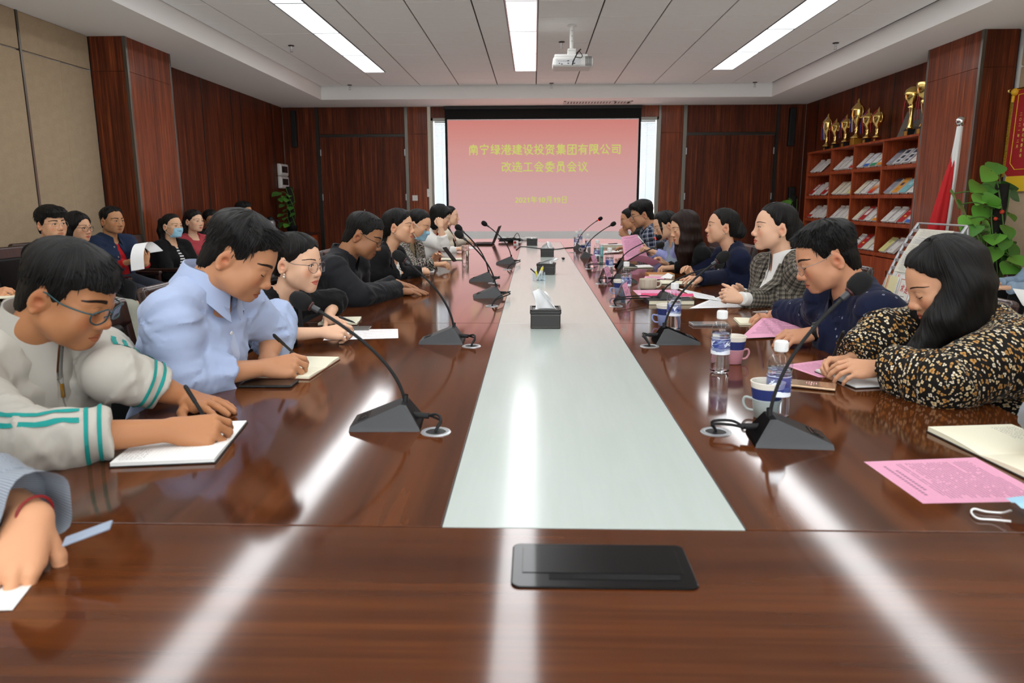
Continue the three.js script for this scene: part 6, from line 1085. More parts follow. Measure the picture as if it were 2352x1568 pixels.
const striped = person({ label: 'man with glasses in beige jacket with teal striped sleeves, writing in a notebook', near: 0, eyes: 'down', head: [160, 672, 1.68], yaw: 93, pitch: 27, roll: 3, lean: 20, bodyYaw: 72, neckLen: .168, skin: 0xb07851, seed: 1, scale: 1.04, bulk: 1.08,
  face: { wide: .03, jaw: .08, cheek: .007, noseWide: .25, chinLow: -.003 }, hair: { line: 'fringe', top: .018, side: .007, tufts: 420, tuftLen: .022, lift: .1, flow: [.1, .4] }, glasses: { mat: FRAME.teal, w: .027, h: .0175, r: .0019 },
  R: { wrist: [392, 985], h: .045, elbow: at(40, 1018, 1.38), hand: 'pen', fwd: [.93, -.12, -.34], back: [-.1, .72, .68], bare: .9 }, L: { wrist: [432, 912], h: .03, elbow: at(262, 860, 1.72), hand: 'flat', fwd: [.86, -.05, .5], back: [.05, 1, .05], bare: .5 },
  wear: [{ name: 'track_jacket', mat: fabricMat(0xb9b4aa, .75), grow: .012, sleeve: 1.1, cuff: [.62, .6], fold: 1.6, neck: { r: .066 }, cell: .0062 }],
  collar: { mat: fabricMat(0xb9b4aa, .75), stand: true, h: .075, gap: .1, drop: .012, k: 1.06, lift: .022 },
  extra: [sleeveStripes, ({ drop, mesh: mk, root, loc }) => { const q = drop('track_jacket', .005, -.06, .003), q2 = drop('track_jacket', .005, -.3, .003); const pts = []; for (let k = 0; k <= 10; k++) pts.push(loc(drop('track_jacket', .005, -.05 - k * .024, .001))); mk('zip', tube(pts, .0018, 30, 5), fabricMat(0x8a857c), root); const m = mk('zip_pull', rbox(.009, .034, .004, .0015, 0, -.014, 0), M.goldDull, root); m.position.copy(loc(q)); m.rotation.y = 1.2; }] });
penAt('black pen held by the man in teal striped sleeves', level(487, 988).add(V(0, .004, 0)), at(424, 884, 1.63), M.black);
person({ label: 'man in pale blue shirt with rolled sleeves, writing in an ivory notebook', near: 0, eyes: 'down', head: [553, 590, 2.12], yaw: 97, pitch: 33, lean: 17, bodyYaw: 80, neckLen: .13, shoulder: .165, skin: 0xbd8662, seed: 2, scale: 1.05, bulk: 1.0, face: { wide: .02, jaw: .04, nose: .002, cheek: .003 },
  hair: { line: 'man', top: .024, side: .006, tufts: 420, tuftLen: .024, lift: .4, flow: [.2, .8], taper: .4 },
  R: { wrist: [606, 842], h: .04, elbow: [415, 872], hand: 'pen', fwd: [.96, .05, -.2], back: [-.1, .72, .68], bare: .8 }, L: { wrist: [612, 822], h: .035, elbow: at(628, 770, 2.42), hand: 'rest', fwd: [.75, -.2, .6], back: [.1, 1, 0], bare: .85 },
  wear: [{ name: 'shirt', mat: SHIRT.blue, grow: .01, sleeve: 1.08, cuff: [.32, .55], roll: .16, fold: 1.9, neck: { r: .062 } }], collar: { mat: SHIRT.blue, h: .05, k: 1.06, lift: .022 },
  patches: [{ name: 'placket', on: 'shirt', mat: fabricMat(0xb4c0da, .9), grow: .002, polys: [[[[-.016, -.05], [-.016, -.16], [-.016, -.28], [-.016, -.38]], [[.016, -.05], [.016, -.16], [.016, -.28], [.016, -.38]]]] }], buttons: [{ on: 'shirt', mat: M.white, at: [[0, -.1], [0, -.19], [0, -.28]] }] });
penAt('black pen held by the man in pale blue shirt', level(690, 828).add(V(0, .004, 0)), at(628, 768, 2.22), M.black);
person({ label: 'woman with round glasses and pearl earring in a black blazer with sheer sleeves', near: 0, fem: true, eyes: 'open', gaze: [10, 4], head: [684, 601, 2.92], yaw: 74, pitch: 8, lean: 22, bodyYaw: 78, skin: tone.fair, seed: 3, face: { cheek: .005, wide: .01 }, chestCell: .01,
  hair: { line: 'swept', top: .014, side: .009, part: -1, locks: [[[0, .02, -.1, .04], [0, -.03, -.115, .038]]] }, glasses: { mat: FRAME.grey, w: .025, h: .0215, round: true, r: .001 }, earring: { mat: pearl, drop: true },
  R: { wrist: [742, 762], h: .05, elbow: [612, 772], hand: 'pen', fwd: [.95, .05, -.1], back: [-.1, .75, .65], bare: .95 }, L: { wrist: [752, 728], h: .04, elbow: at(770, 690, 3.25), hand: 'rest', fwd: [.75, -.1, .55], bare: .9 },
  wear: [{ name: 'blazer', mat: SHIRT.black, grow: .008, sleeve: 1.1, cuff: [.45, .52], neck: { r: .058, deep: .2, w: .05 } }],
  patches: [{ name: 'lapel', on: 'blazer', mat: SHIRT.blackSoft, grow: .007, polys: [[[[.058, -.012], [.048, -.06], [.028, -.13], [.004, -.2]], [[.085, -.01], [.098, -.065], [.07, -.14], [.012, -.21]]], [[[-.085, -.01], [-.098, -.065], [-.07, -.14], [-.012, -.21]], [[-.058, -.012], [-.048, -.06], [-.028, -.13], [-.004, -.2]]]] }] });
penAt('black pen held by the woman with round glasses', at(818, 742, 2.98), at(778, 727, 2.95), M.black);
person({ label: 'man with glasses in a black zip jacket, hands folded on the table', near: 1, eyes: 'down', head: [836, 540, 3.95], yaw: 94, pitch: 26, lean: 20, bodyYaw: 85, skin: 0x9c6c4c, seed: 4, scale: 1.04, bulk: 1.1, face: { wide: .04, jaw: .06, cheek: .004, chin: -.003 }, cell: .009,
  hair: { line: 'man', top: .014, side: .005, tufts: 240, tuftLen: .012, lift: .6 }, glasses: { mat: FRAME.black, w: .027, h: .016, r: .0013 },
  R: { wrist: [913, 665], h: .035, elbow: [822, 682], hand: 'flat', fwd: [.98, -.1, -.12], bare: .5 }, L: { wrist: [908, 648], h: .045, hand: 'flat', fwd: [.9, -.2, .32], bare: .5 },
  wear: [{ name: 'jacket', mat: SHIRT.blackSoft, grow: .01, sleeve: 1.16, cuff: [.95, .95], fold: 1.4, neck: { r: .064 } }], collar: { mat: SHIRT.blackSoft, stand: true, h: .05, k: 1.1, drop: .03, gap: .35 } });
person({ label: 'woman with low bun in black blazer and white print top, writing on the left side', near: 1, fem: true, eyes: 'open', gaze: [0, 8], head: [916, 519, 5.0], yaw: 87, pitch: 2, lean: 14, bodyYaw: 80, skin: 0xd9a785, seed: 5, face: { nose: .002 }, chestCell: .012,
  hair: { line: 'swept', top: .016, side: .009, back: .008, locks: [[[0, .01, -.1, .045], [0, -.05, -.115, .04]], [[0, -.05, -.11, .03], [.0, -.13, -.1, .022]]] }, earring: { mat: pearl },
  R: { wrist: [966, 622], h: .04, elbow: [862, 634], hand: 'pen', back: [0, .7, .7] }, L: { wrist: [968, 605], h: .03, hand: 'rest' },
  wear: [{ name: 'top', mat: SHIRT.mono, grow: .002, vest: true, uv: 8, neck: { r: .056, deep: .1, w: .06, scoop: true } }, { name: 'blazer', mat: SHIRT.black, grow: .01, sleeve: 1.12, cuff: [.95, .95], neck: { r: .058, deep: .26, w: .07 } }],
  watch: { side: 'R', mat: pearl, name: 'bracelet', w: .01 },
  patches: [{ name: 'lapel', on: 'blazer', mat: SHIRT.blackSoft, grow: .007, polys: [[[[.058, -.012], [.06, -.08], [.04, -.17], [.004, -.26]], [[.085, -.01], [.11, -.085], [.085, -.17], [.012, -.27]]], [[[-.085, -.01], [-.11, -.085], [-.085, -.17], [-.012, -.27]], [[-.058, -.012], [-.06, -.08], [-.04, -.17], [-.004, -.26]]]] }] });
penAt('dark pen held by the woman in black blazer and white print top', level(1000, 621).add(V(0, .004, 0)), at(986, 600, 5.35), M.black);
person({ label: 'woman in blue face mask and black and white print jacket, holding a phone', near: 1, fem: true, eyes: 'down', head: [962, 515, 5.85], yaw: 76, pitch: 22, lean: 16, skin: 0xd8a582, seed: 6, mask: true,
  hair: { line: 'tied', top: .014, side: .008, locks: [[[0, .03, -.09, .045], [0, -.02, -.11, .036]]] },
  R: { wrist: [1000, 606], h: .06, elbow: [945, 612], hand: 'hold' }, L: { wrist: [995, 598], h: .06, hand: 'rest' },
  wear: [{ name: 'blouse', mat: SHIRT.khaki, grow: .002, vest: true, neck: { r: .056, deep: .05, w: .05 } }, { name: 'jacket', mat: SHIRT.print, grow: .012, sleeve: 1.3, cuff: [.9, .9], uv: 7, neck: { r: .06, open: .05 } }], collar: { mat: SHIRT.khaki, h: .03 } });
{ const p = at(1033, 584, 6.2); const t = thing('smartphone', 'black smartphone held up by the masked woman', 'phone', p, 1.25); const m = mesh('body', rbox(.075, .155, .008, .004, 0, 0, 0), M.blackGloss, t); m.rotation.x = -.7; }
person({ label: 'woman with black bob in a white jacket, resting her temple on her fist', near: 1, fem: true, eyes: 'down', head: [1013, 500, 7.3], yaw: 84, pitch: 18, lean: 18, skin: tone.fair, seed: 7,
  hair: { line: 'loose', top: .022, side: .014, front: .01, locks: mirrorLocks([[[.06, .05, -.01, .035], [.078, -.03, -.01, .026], [.072, -.09, .0, .02]], [[.03, .04, -.07, .04], [.04, -.06, -.08, .03]]]) },
  R: { wrist: at(1012, 521, 7.05), elbow: at(1020, 566, 7.1), hand: 'fist', fwd: [-.15, .95, -.15], back: [.2, .1, 1] }, L: { wrist: [1050, 572], h: .03, hand: 'rest' },
  wear: [{ name: 'jacket', mat: SHIRT.white, grow: .01, sleeve: 1.25, cuff: [.9, .6], neck: { r: .06, deep: .12, w: .04 } }, { name: 'lace_cuff', mat: SHIRT.black, grow: .002, vest: true, neck: { r: .058 } }],
  extra: [({ tp, mesh: mk, root, loc }) => mk('neck_scarf', tube([tp(.06, .01, 0), tp(.05, -.02, .06), tp(.01, -.08, .1), tp(.0, -.18, .135)].map(loc), .014, 16, 8), SHIRT.red, root)] });
person({ label: 'woman with long hair and red scarf in a cream cardigan at the laptop', near: 2, fem: true, eyes: 'open', head: [1034, 496, 8.8], yaw: 95, pitch: 2, lean: 6, skin: tone.fair, seed: 8,
  hair: { line: 'tied', top: .014, side: .009, locks: mirrorLocks([[[.04, .0, -.07, .04], [.06, -.1, -.06, .036], [.065, -.22, .0, .03], [.06, -.34, .06, .018]]]) },
  R: { wrist: [1066, 554], h: .03, hand: 'rest' }, L: { wrist: [1072, 552], h: .03, hand: 'rest' },
  wear: [{ name: 'cardigan', mat: SHIRT.cream, grow: .01, sleeve: 1.15, cuff: [.95, .95], neck: { r: .06 } }],
  extra: [({ tp, mesh: mk, root, loc }) => mk('neck_scarf', [tube([tp(.06, .0, -.02), tp(.05, -.03, .05), tp(0, -.07, .09), tp(-.05, -.03, .05), tp(-.06, .0, -.02)].map(loc), .016, 20, 8), tube([tp(0, -.07, .095), tp(.02, -.13, .125)].map(loc), .018, 6, 8)], SHIRT.red, root)] });

// ---------------- right side of the table, from the front
person({ label: 'person in grey denim sleeve at the right edge, leaning on an open notebook', near: 1, eyes: 'down', head: [2720, 560, 1.42], yaw: -95, pitch: 15, lean: 12, skin: tone.mid, seed: 32, hair: { line: 'man', top: .02, tufts: 60 },
  L: { wrist: at(2392, 1000, 1.49), elbow: at(2540, 880, 1.52), hand: 'drop', fwd: [.25, -.55, .8], bare: .4 }, R: { wrist: at(2440, 930, 1.75), elbow: at(2520, 900, 1.7), hand: 'rest' },
  wear: [{ name: 'denim_jacket', mat: fabricMat(0x8f969e, .95), grow: .014, sleeve: 1.35, cuff: [.93, .9], roll: .1, neck: { r: .062 } }], collar: { mat: fabricMat(0x8f969e, .95) } });
person({ label: 'woman with long straight black hair in a black and tan floral blouse, writing', near: 0, fem: true, eyes: 'down', head: [2166, 645, 2.16], yaw: -98, pitch: 27, roll: -3, lean: 18, bodyYaw: -82, skin: 0xcf9a78, seed: 9, scale: 1.03, bulk: 1.18, face: { cheek: .006, wide: .03, noseWide: .2 },
  hair: { line: 'long', top: .016, side: .007, part: 1, strand: .0013, jag: .004, blend: .022, locks: [...curtain(27, 92, 300, 13, { len: .4, fwd: .03, seed: 4, slim: .86 }), ...[[0, 0], [-.034, .003]].map(([dz, dx], i) => hang(27, [[.08 + dx, .02, .0 + dz, .024], [.087 + dx, -.09, .045 + dz, .026], [.08 + dx, -.2, .085 + dz, .025], [.07 + dx, -.3, .1 + dz, .02], [.064 + dx, -.37 + i * .02, .105 + dz, .006]]))] },
  R: { wrist: [1950, 826], h: .05, elbow: at(2040, 770, 2.28), hand: 'pen', fwd: [-.93, -.1, .25], back: [.0, .72, -.68], bare: .6 }, L: { wrist: [2022, 842], h: .06, elbow: at(2160, 880, 1.93), hand: 'rest', fwd: [-.95, -.05, -.12], back: [0, .86, .5], bare: .7 },
  wear: [{ name: 'blouse', mat: SHIRT.floral, grow: .014, sleeve: 1.5, cuff: [.84, .9], fold: 1.7, cell: .0075, uv: 6.3, neck: { r: .06 } }], collar: { mat: SHIRT.black, stand: true, h: .03, k: 1.05 } });
penAt('black pen held by the woman in floral blouse', level(1902, 852).add(V(0, .01, 0)), at(1938, 760, 2.2), M.black);
person({ label: 'man with thin glasses in navy shirt with tiny rings, holding down a pink sheet', near: 0, eyes: 'down', head: [1897, 590, 2.62], yaw: -100, pitch: 24, lean: 14, bodyYaw: -84, skin: 0xcb9270, seed: 10, scale: 1.04, bulk: 1.08, face: { nose: .003, wide: .0 },
  hair: { line: 'man', top: .022, side: .006, tufts: 460, tuftLen: .02, lift: .5, flow: [.1, .3], taper: .35 }, glasses: { mat: FRAME.steel, w: .0265, h: .0185, r: .0009 },
  R: { wrist: [1790, 718], h: .05, elbow: at(1880, 720, 2.95), hand: 'rest', fwd: [-.97, -.15, .1], bare: .5 }, L: { wrist: [1866, 764], h: .055, elbow: at(2010, 745, 2.55), hand: 'drop', fwd: [-.96, -.12, .06], back: [-.1, .95, .3], bare: .6 },
  wear: [{ name: 'polo_shirt', mat: SHIRT.navyDots, grow: .01, sleeve: 1.2, cuff: [.85, .93], fold: 1.3, uv: 3.2, neck: { r: .062 } }], collar: { mat: SHIRT.navy, h: .042, k: 1.05 }, watch: { side: 'L', mat: std(0x101012, .3), face: true, w: .02, spin: 1.6 } });
penAt('silver pen between the fingers of the man in navy shirt', level(1729, 726).add(V(0, .02, 0)), at(1762, 716, 2.8), M.silver);
person({ label: 'woman with low ponytail in grey checked blazer, hands clasped', near: 0, fem: true, eyes: 'open', gaze: [-6, 0], head: [1779, 521, 3.82], yaw: -93, pitch: 0, lean: 4, bodyYaw: -76, skin: 0xdcae90, seed: 11, face: { cheek: .002, nose: .002 }, chestCell: .012, scale: 1.04,
  hair: { line: 'tied', top: .014, side: .009, part: 1, locks: [[[0, .0, -.1, .04], [.0, -.06, -.115, .03]], [[.0, -.06, -.115, .024], [.02, -.14, -.11, .028], [.03, -.24, -.1, .014]]] }, earring: { mat: std(0x2f6b4a, .2) },
  R: { wrist: [1705, 672], h: .05, hand: 'clasp', fwd: [-.8, .2, .35], back: [-.2, .5, -.85] }, L: { wrist: [1702, 686], h: .05, elbow: at(1800, 688, 3.85), hand: 'clasp', fwd: [-.9, .25, -.2], back: [-.2, .5, .85] },
  wear: [{ name: 'blouse', mat: SHIRT.white, grow: .003, cuff: [1.0, 1.0], sleeve: 1.02, neck: { r: .056 } }, { name: 'blazer', mat: SHIRT.check, grow: .014, sleeve: 1.18, cuff: [.86, .86], uv: 11, neck: { r: .06, deep: .3, w: .06, open: .02 } }], collar: { mat: SHIRT.white, stand: true, h: .05, drop: .01, k: .98 },
  patches: [{ name: 'lapel', on: 'blazer', mat: SHIRT.check, uv: 11, grow: .008, polys: [[[[.058, -.012], [.056, -.09], [.038, -.2], [.006, -.3]], [[.09, -.01], [.125, -.1], [.09, -.2], [.016, -.31]]], [[[-.09, -.01], [-.125, -.1], [-.09, -.2], [-.016, -.31]], [[-.058, -.012], [-.056, -.09], [-.038, -.2], [-.006, -.3]]]] }], buttons: [{ on: 'blouse', mat: pearl, r: .005, at: [[0, -.06], [0, -.11], [0, -.16], [0, -.21], [0, -.26]] }] });
person({ label: 'woman with netted bun and pearl earring in a navy blazer, looking ahead', near: 1, fem: true, eyes: 'open', head: [1659, 519, 4.95], yaw: -98, pitch: -2, lean: 10, bodyYaw: -84, skin: 0xd6a586, seed: 12, chestCell: .012,
  hair: { line: 'tied', top: .014, side: .009, locks: [[[0, .0, -.1, .04], [0, -.03, -.12, .04]], [[0, -.045, -.115, .036], [0, -.05, -.125, .03]]] }, earring: { mat: pearl },
  R: { wrist: [1588, 628], h: .05, hand: 'hold' }, L: { wrist: [1604, 640], h: .05, elbow: at(1685, 636, 4.95), hand: 'hold', back: [0, .8, .6] },
  wear: [{ name: 'top', mat: SHIRT.mono, grow: .002, vest: true, uv: 8, neck: { r: .056, deep: .06, w: .05, scoop: true } }, { name: 'blazer', mat: SHIRT.navy, grow: .012, sleeve: 1.15, cuff: [.95, .95], neck: { r: .06, deep: .24, w: .05 } }], watch: { side: 'L', mat: std(0x1d2433, .3), w: .016 },
  patches: [{ name: 'lapel', on: 'blazer', mat: SHIRT.navy, grow: .007, polys: [[[[.058, -.012], [.05, -.08], [.03, -.16], [.004, -.24]], [[.088, -.01], [.105, -.085], [.075, -.17], [.012, -.25]]], [[[-.088, -.01], [-.105, -.085], [-.075, -.17], [-.012, -.25]], [[-.058, -.012], [-.05, -.08], [-.03, -.16], [-.004, -.24]]]] }] });
person({ label: 'woman with long brown hair in a black lace top, reading a pink sheet', near: 1, fem: true, eyes: 'down', head: [1570, 523, 5.5], yaw: -78, pitch: 14, lean: 12, skin: 0xd9a988, seed: 13, hairMat: HAIRBROWN,
  hair: { line: 'loose', top: .02, side: .016, part: -1, blend: .02, locks: curtain(14, 62, 298, 14, { len: .28, fwd: .03, seed: 6 }) },
  R: { wrist: at(1531, 606, 5.75), hand: 'hold' }, L: { wrist: at(1546, 613, 5.5), elbow: at(1612, 612, 5.45), hand: 'hold' },
  wear: [{ name: 'lace_top', mat: SHIRT.black, grow: .008, sleeve: 1.2, cuff: [.95, .95], neck: { r: .058, deep: .04, w: .05 } }], watch: { side: 'L', mat: gold, w: .006, name: 'bangle' } });
person({ label: 'woman with thin glasses in a lavender top, holding up a pink sheet', near: 1, fem: true, eyes: 'down', head: [1527, 517, 6.3], yaw: -86, pitch: 22, lean: 12, skin: 0xd6a888, seed: 14,
  hair: { line: 'tied', top: .016, side: .009, locks: [[[0, .02, -.09, .045], [0, -.03, -.1, .03]], [[.05, .05, .04, .016], [.068, -.01, .05, .01], [.06, -.06, .06, .004]]] }, glasses: { mat: FRAME.thin, w: .026, h: .019, r: .0009 },
  R: { wrist: at(1493, 578, 6.6), hand: 'hold' }, L: { wrist: at(1501, 577, 6.35), elbow: at(1548, 598, 6.3), hand: 'hold' },
  wear: [{ name: 'top', mat: SHIRT.lavender, grow: .006, sleeve: 1.05, cuff: [.85, .85], neck: { r: .058 } }, { name: 'waistcoat', mat: SHIRT.greyBlue, grow: .012, vest: true, neck: { r: .066 } }] });
person({ label: 'man with black glasses in a navy and white checked shirt', near: 1, eyes: 'down', head: [1474, 492, 7.0], yaw: -94, pitch: 18, lean: 8, skin: 0xbd8a68, seed: 15, scale: 1.04, bulk: 1.08,
  hair: { line: 'man', top: .028, side: .009, front: .008, tufts: 160, tuftLen: .02 }, glasses: { mat: FRAME.black, w: .027, h: .019, r: .0016 }, R: { wrist: at(1450, 575, 7.3), hand: 'rest' }, L: { wrist: at(1470, 585, 7.0), hand: 'rest' },
  wear: [{ name: 'shirt', mat: SHIRT.plaid, grow: .012, sleeve: 1.2, cuff: [.95, .95], uv: 6, neck: { r: .062 } }], collar: { mat: SHIRT.plaid, h: .042 } });
person({ label: 'man with thin glasses in dark clothes, hands clasped, last on the right side', near: 2, eyes: 'down', head: [1446, 503, 8.0], yaw: -96, pitch: 16, lean: 16, skin: 0xc48d6a, seed: 16,
  hair: { line: 'high', top: .014, side: .006, tufts: 80, tuftLen: .016 }, glasses: { mat: FRAME.thin, w: .026, h: .018, r: .0009 }, R: { wrist: at(1440, 541, 8.2), hand: 'clasp', fwd: [-.75, .6, .2], back: [-.3, .3, -.9] }, L: { wrist: at(1441, 543, 8.05), hand: 'clasp', fwd: [-.75, .6, -.2], back: [-.3, .3, .9] },
  wear: [{ name: 'sweater', mat: SHIRT.black, grow: .01, sleeve: 1.15, cuff: [.95, .95], neck: { r: .06 } }] });

// ---------------- along the left wall
person({ label: 'young man with round wire glasses in a black sweater against beige wall', near: 1, eyes: 'open', gaze: [8, 0], head: [119, 513, 5.2], yaw: 66, pitch: 2, roll: 2, lean: -4, bodyYaw: 84, skin: 0xd2a07c, seed: 17, face: { wide: .02 },
  hair: { line: 'fringe', top: .03, side: .012, front: .012, tufts: 200, tuftLen: .03, lift: .12, flow: [0, .6] }, glasses: { mat: FRAME.thin, w: .026, h: .021, round: true, r: .0009 },
  R: {}, L: {}, wear: [{ name: 'sweater', mat: SHIRT.black, grow: .01, cuff: [.95, .95], neck: { r: .062 } }], legs: { mat: SHIRT.greyTrouser, cell: .014 }, kneeUp: [0, .02], thigh: .46 });
person({ label: 'woman with dark-framed glasses and loose black hair next to the beige wall', near: 1, fem: true, eyes: 'open', head: [180, 522, 5.85], yaw: 80, pitch: 4, lean: -2, skin: 0xd8a684, seed: 18,
  hair: { line: 'loose', top: .018, side: .014, part: 1, locks: mirrorLocks([[[.055, .05, -.01, .034], [.08, -.04, -.02, .028], [.08, -.15, -.02, .026], [.075, -.26, .01, .014]], [[.04, .02, -.07, .045], [.06, -.14, -.07, .036]]]) }, glasses: { mat: FRAME.black, w: .0265, h: .02, r: .0014 },
  R: {}, L: {}, wear: [{ name: 'sweater', mat: SHIRT.black, grow: .01, cuff: [.95, .95], neck: { r: .062 } }], cross: true, legs: { cell: .014 } });
const denim = person({ label: 'man with receding hair in blue denim jacket over red, holding papers', near: 1, eyes: 'open', gaze: [4, 2], head: [258, 506, 6.4], yaw: 69, pitch: 4, lean: -3, bodyYaw: 74, skin: 0xbb8862, seed: 19, scale: 1.03, face: { wide: .02 },
  hair: { line: 'high', top: .016, side: .007, tufts: 160, tuftLen: .016, lift: .6 }, R: { wrist: at(287, 603, 6.1), hand: 'hold' }, L: { wrist: at(335, 607, 6.2), hand: 'hold', fwd: [-.2, .9, .1], back: [.6, 0, .8] },
  wear: [{ name: 'red_shirt', mat: SHIRT.red, grow: .003, cuff: [1, 1], neck: { r: .058, deep: .03, w: .04 } }, { name: 'denim_jacket', mat: SHIRT.denim, grow: .013, sleeve: 1.15, cuff: [.82, .82], neck: { r: .06, open: .05 } }], collar: { mat: SHIRT.denim, h: .04, gap: .4, k: 1.08 }, buttons: [{ on: 'denim_jacket', mat: M.silver, r: .009, at: [[-.055, -.08], [-.06, -.17], [-.066, -.26], [-.07, -.34]] }], legs: { mat: SHIRT.jeans, cell: .015 } });
{ // the papers he holds, bent over his hand
  const p = [at(303, 622, 6.05), at(318, 612, 6.12), at(360, 580, 6.3), at(318, 558, 6.25)]; const t = thing('paper_sheets', 'curling white sheets held by the man in denim', 'paper', at(325, 590, 6.15));
  const pr = [at(306, 622, 6.02), at(304, 588, 6.02), at(312, 563, 6.1), at(322, 560, 6.16), at(334, 566, 6.22), at(350, 580, 6.28)].map((v) => v.sub(t.position)), cv = new THREE.CatmullRomCurve3(pr), P2 = [], I2 = [], n = 24, wv = V(.06, .01, -.1); for (let i = 0; i <= n; i++) { const a = cv.getPoint(i / n); for (const s of [-.15, .85]) { P2.push(a.x + wv.x * s, a.y + wv.y * s, a.z + wv.z * s); } } for (let i = 0; i < n; i++) { const a = 2 * i; I2.push(a, a + 1, a + 2, a + 1, a + 3, a + 2); }
  const g = new THREE.BufferGeometry(); g.setAttribute('position', new THREE.Float32BufferAttribute(P2, 3)); g.setIndex(I2); g.computeVertexNormals(); mesh('sheet', g, M.tissue, t); const g2 = g.clone().translate(.004, .004, .004); mesh('sheet', g2, M.tissue, t);
}
person({ label: 'woman in blue face mask and black cardigan over striped top by the pillar', near: 1, fem: true, eyes: 'open', head: [396, 518, 7.2], yaw: 68, pitch: 2, lean: -4, skin: 0xdcae8c, seed: 20, mask: true,
  hair: { line: 'tied', top: .013, side: .009, locks: [[[0, .02, -.1, .03], [0, .03, -.14, .036], [0, -.06, -.16, .04], [0, -.16, -.15, .03], [0, -.24, -.13, .012]]] }, R: {}, L: {},
  wear: [{ name: 'striped_top', mat: SHIRT.stripes, grow: .003, vest: true, uv: 9, neck: { r: .06 } }, { name: 'cardigan', mat: SHIRT.black, grow: .013, sleeve: 1.15, cuff: [.95, .95], neck: { r: .064, open: .045, ox: .01 } }], legs: { cell: .016 } });
person({ label: 'woman with long black hair in a rose red ribbed sweater', near: 1, fem: true, eyes: 'open', head: [446, 507, 7.75], yaw: 68, pitch: 2, lean: -4, skin: 0xe2b798, seed: 21, hair: { line: 'swept', top: .016, side: .01, locks: mirrorLocks([[[.045, .02, -.06, .04], [.06, -.08, -.08, .038], [.06, -.2, -.08, .03]]]) }, earring: { mat: pearl }, R: {}, L: {},
  wear: [{ name: 'sweater', mat: SHIRT.rose, grow: .007, cuff: [.95, .95], neck: { r: .07, deep: .03, w: .07, scoop: true } }], legs: { cell: .018 } });
person({ label: 'man in a black and grey jacket leaning his head, against the wood wall', near: 2, eyes: 'open', head: [486, 505, 8.4], yaw: 48, pitch: 8, roll: 8, lean: -2, bodyYaw: 80, skin: 0xa87a5a, seed: 22, hair: { line: 'man', top: .016, side: .006, tufts: 80, tuftLen: .014 }, R: {}, L: {},
  wear: [{ name: 'shirt', mat: SHIRT.blackSoft, grow: .003, vest: true, neck: { r: .06 } }, { name: 'jacket', mat: SHIRT.black, grow: .012, cuff: [.95, .95], neck: { r: .064, open: .05 } }], collar: { mat: SHIRT.greyBlue, h: .04, gap: .5 }, legs: { cell: .02 } });
person({ label: 'man whose dark hair and eyes show above the man in pale blue', near: 2, eyes: 'open', head: [561, 486, 9.2], yaw: 84, pitch: 4, lean: -2, skin: 0xc0906a, seed: 23, hair: { line: 'man', top: .028, side: .007, tufts: 100, tuftLen: .02 }, R: {}, L: {}, wear: [{ name: 'jacket', mat: SHIRT.black, grow: .01, cuff: [.95, .95], neck: { r: .062 } }], legs: { cell: .02 } });
const writer = person({ label: 'person at the left edge of the frame, hand writing in a notebook on the lap', near: 2, eyes: 'down', head: [-110, 500, 4.6], yaw: 85, pitch: 20, lean: 2, skin: tone.mid, seed: 24, hair: { line: 'man', top: .02, tufts: 60 }, R: { wrist: at(-24, 674, 4.25), hand: 'pen', fwd: [.95, .1, -.1], back: [0, .7, .7], bare: .6 }, L: { wrist: at(-30, 690, 4.6) },
  wear: [{ name: 'sweater', mat: SHIRT.black, grow: .01, cuff: [.95, .9], neck: { r: .062 } }], legs: { cell: .02 } });
openBook('open notebook on a lap at the left edge of the frame', at(24, 682, 4.25), .1, .1, .2, .016, P.ruledIvory, M.black, {});
// ---------------- along the right wall
person({ label: 'person with long hair in a pale denim jacket beside the large plant', near: 2, fem: true, eyes: 'down', head: [2420, 535, 6.1], yaw: -88, pitch: 16, lean: 4, skin: tone.fair, seed: 25, hair: { line: 'loose', top: .016, side: .014, locks: mirrorLocks([[[.055, .05, .0, .034], [.08, -.06, .02, .03], [.08, -.2, .06, .024], [.07, -.34, .1, .012]], [[.04, .02, -.07, .045], [.06, -.16, -.06, .036]]]) },
  R: { wrist: at(2292, 652, 6.2), hand: 'rest' }, L: { wrist: at(2312, 660, 5.95), elbow: at(2400, 668, 5.95), hand: 'rest' }, wear: [{ name: 'top', mat: SHIRT.black, grow: .002, vest: true, neck: { r: .06 } }, { name: 'denim_jacket', mat: SHIRT.denimLight, grow: .013, sleeve: 1.3, cuff: [.92, .92], neck: { r: .062, open: .05 } }], collar: { mat: SHIRT.denimLight }, legs: { cell: .02 } });
{ const c = [at(2326, 662, 5.85), at(2375, 668, 5.75), at(2375, 720, 5.6), at(2348, 700, 5.75)]; sheet('white sheet on the lap of person in pale denim', c, P.plain); }

// ---------------- pink sheets held in the air by the two readers
function heldSheet(label, a, b, c, d, mat, bend) { return sheet(label, [a, b, c, d], mat, { lift: (u, v) => bend * Math.sin(Math.PI * v) , back: M.pink }); }
heldSheet('pink printed sheet held up by woman in lavender', at(1426, 544, 6.7), at(1462, 538, 6.5), at(1488, 590, 6.35), at(1434, 598, 6.5), P.pink, .02);
heldSheet('white sheet folding out behind the raised pink sheet', at(1464, 538, 6.52), at(1466, 545, 6.45), at(1486, 566, 6.35), at(1480, 558, 6.4), P.plain, 0);
heldSheet('pink printed sheet held low by the woman with brown hair', at(1436, 600, 5.95), at(1462, 586, 5.8), at(1516, 602, 5.6), at(1500, 610, 5.75), P.pink, .015);
heldSheet('grey paper slip between the fingers of woman in navy blazer', at(1516, 638, 4.95), at(1534, 626, 4.98), at(1546, 632, 4.95), at(1542, 640, 4.9), P.plain, .0);

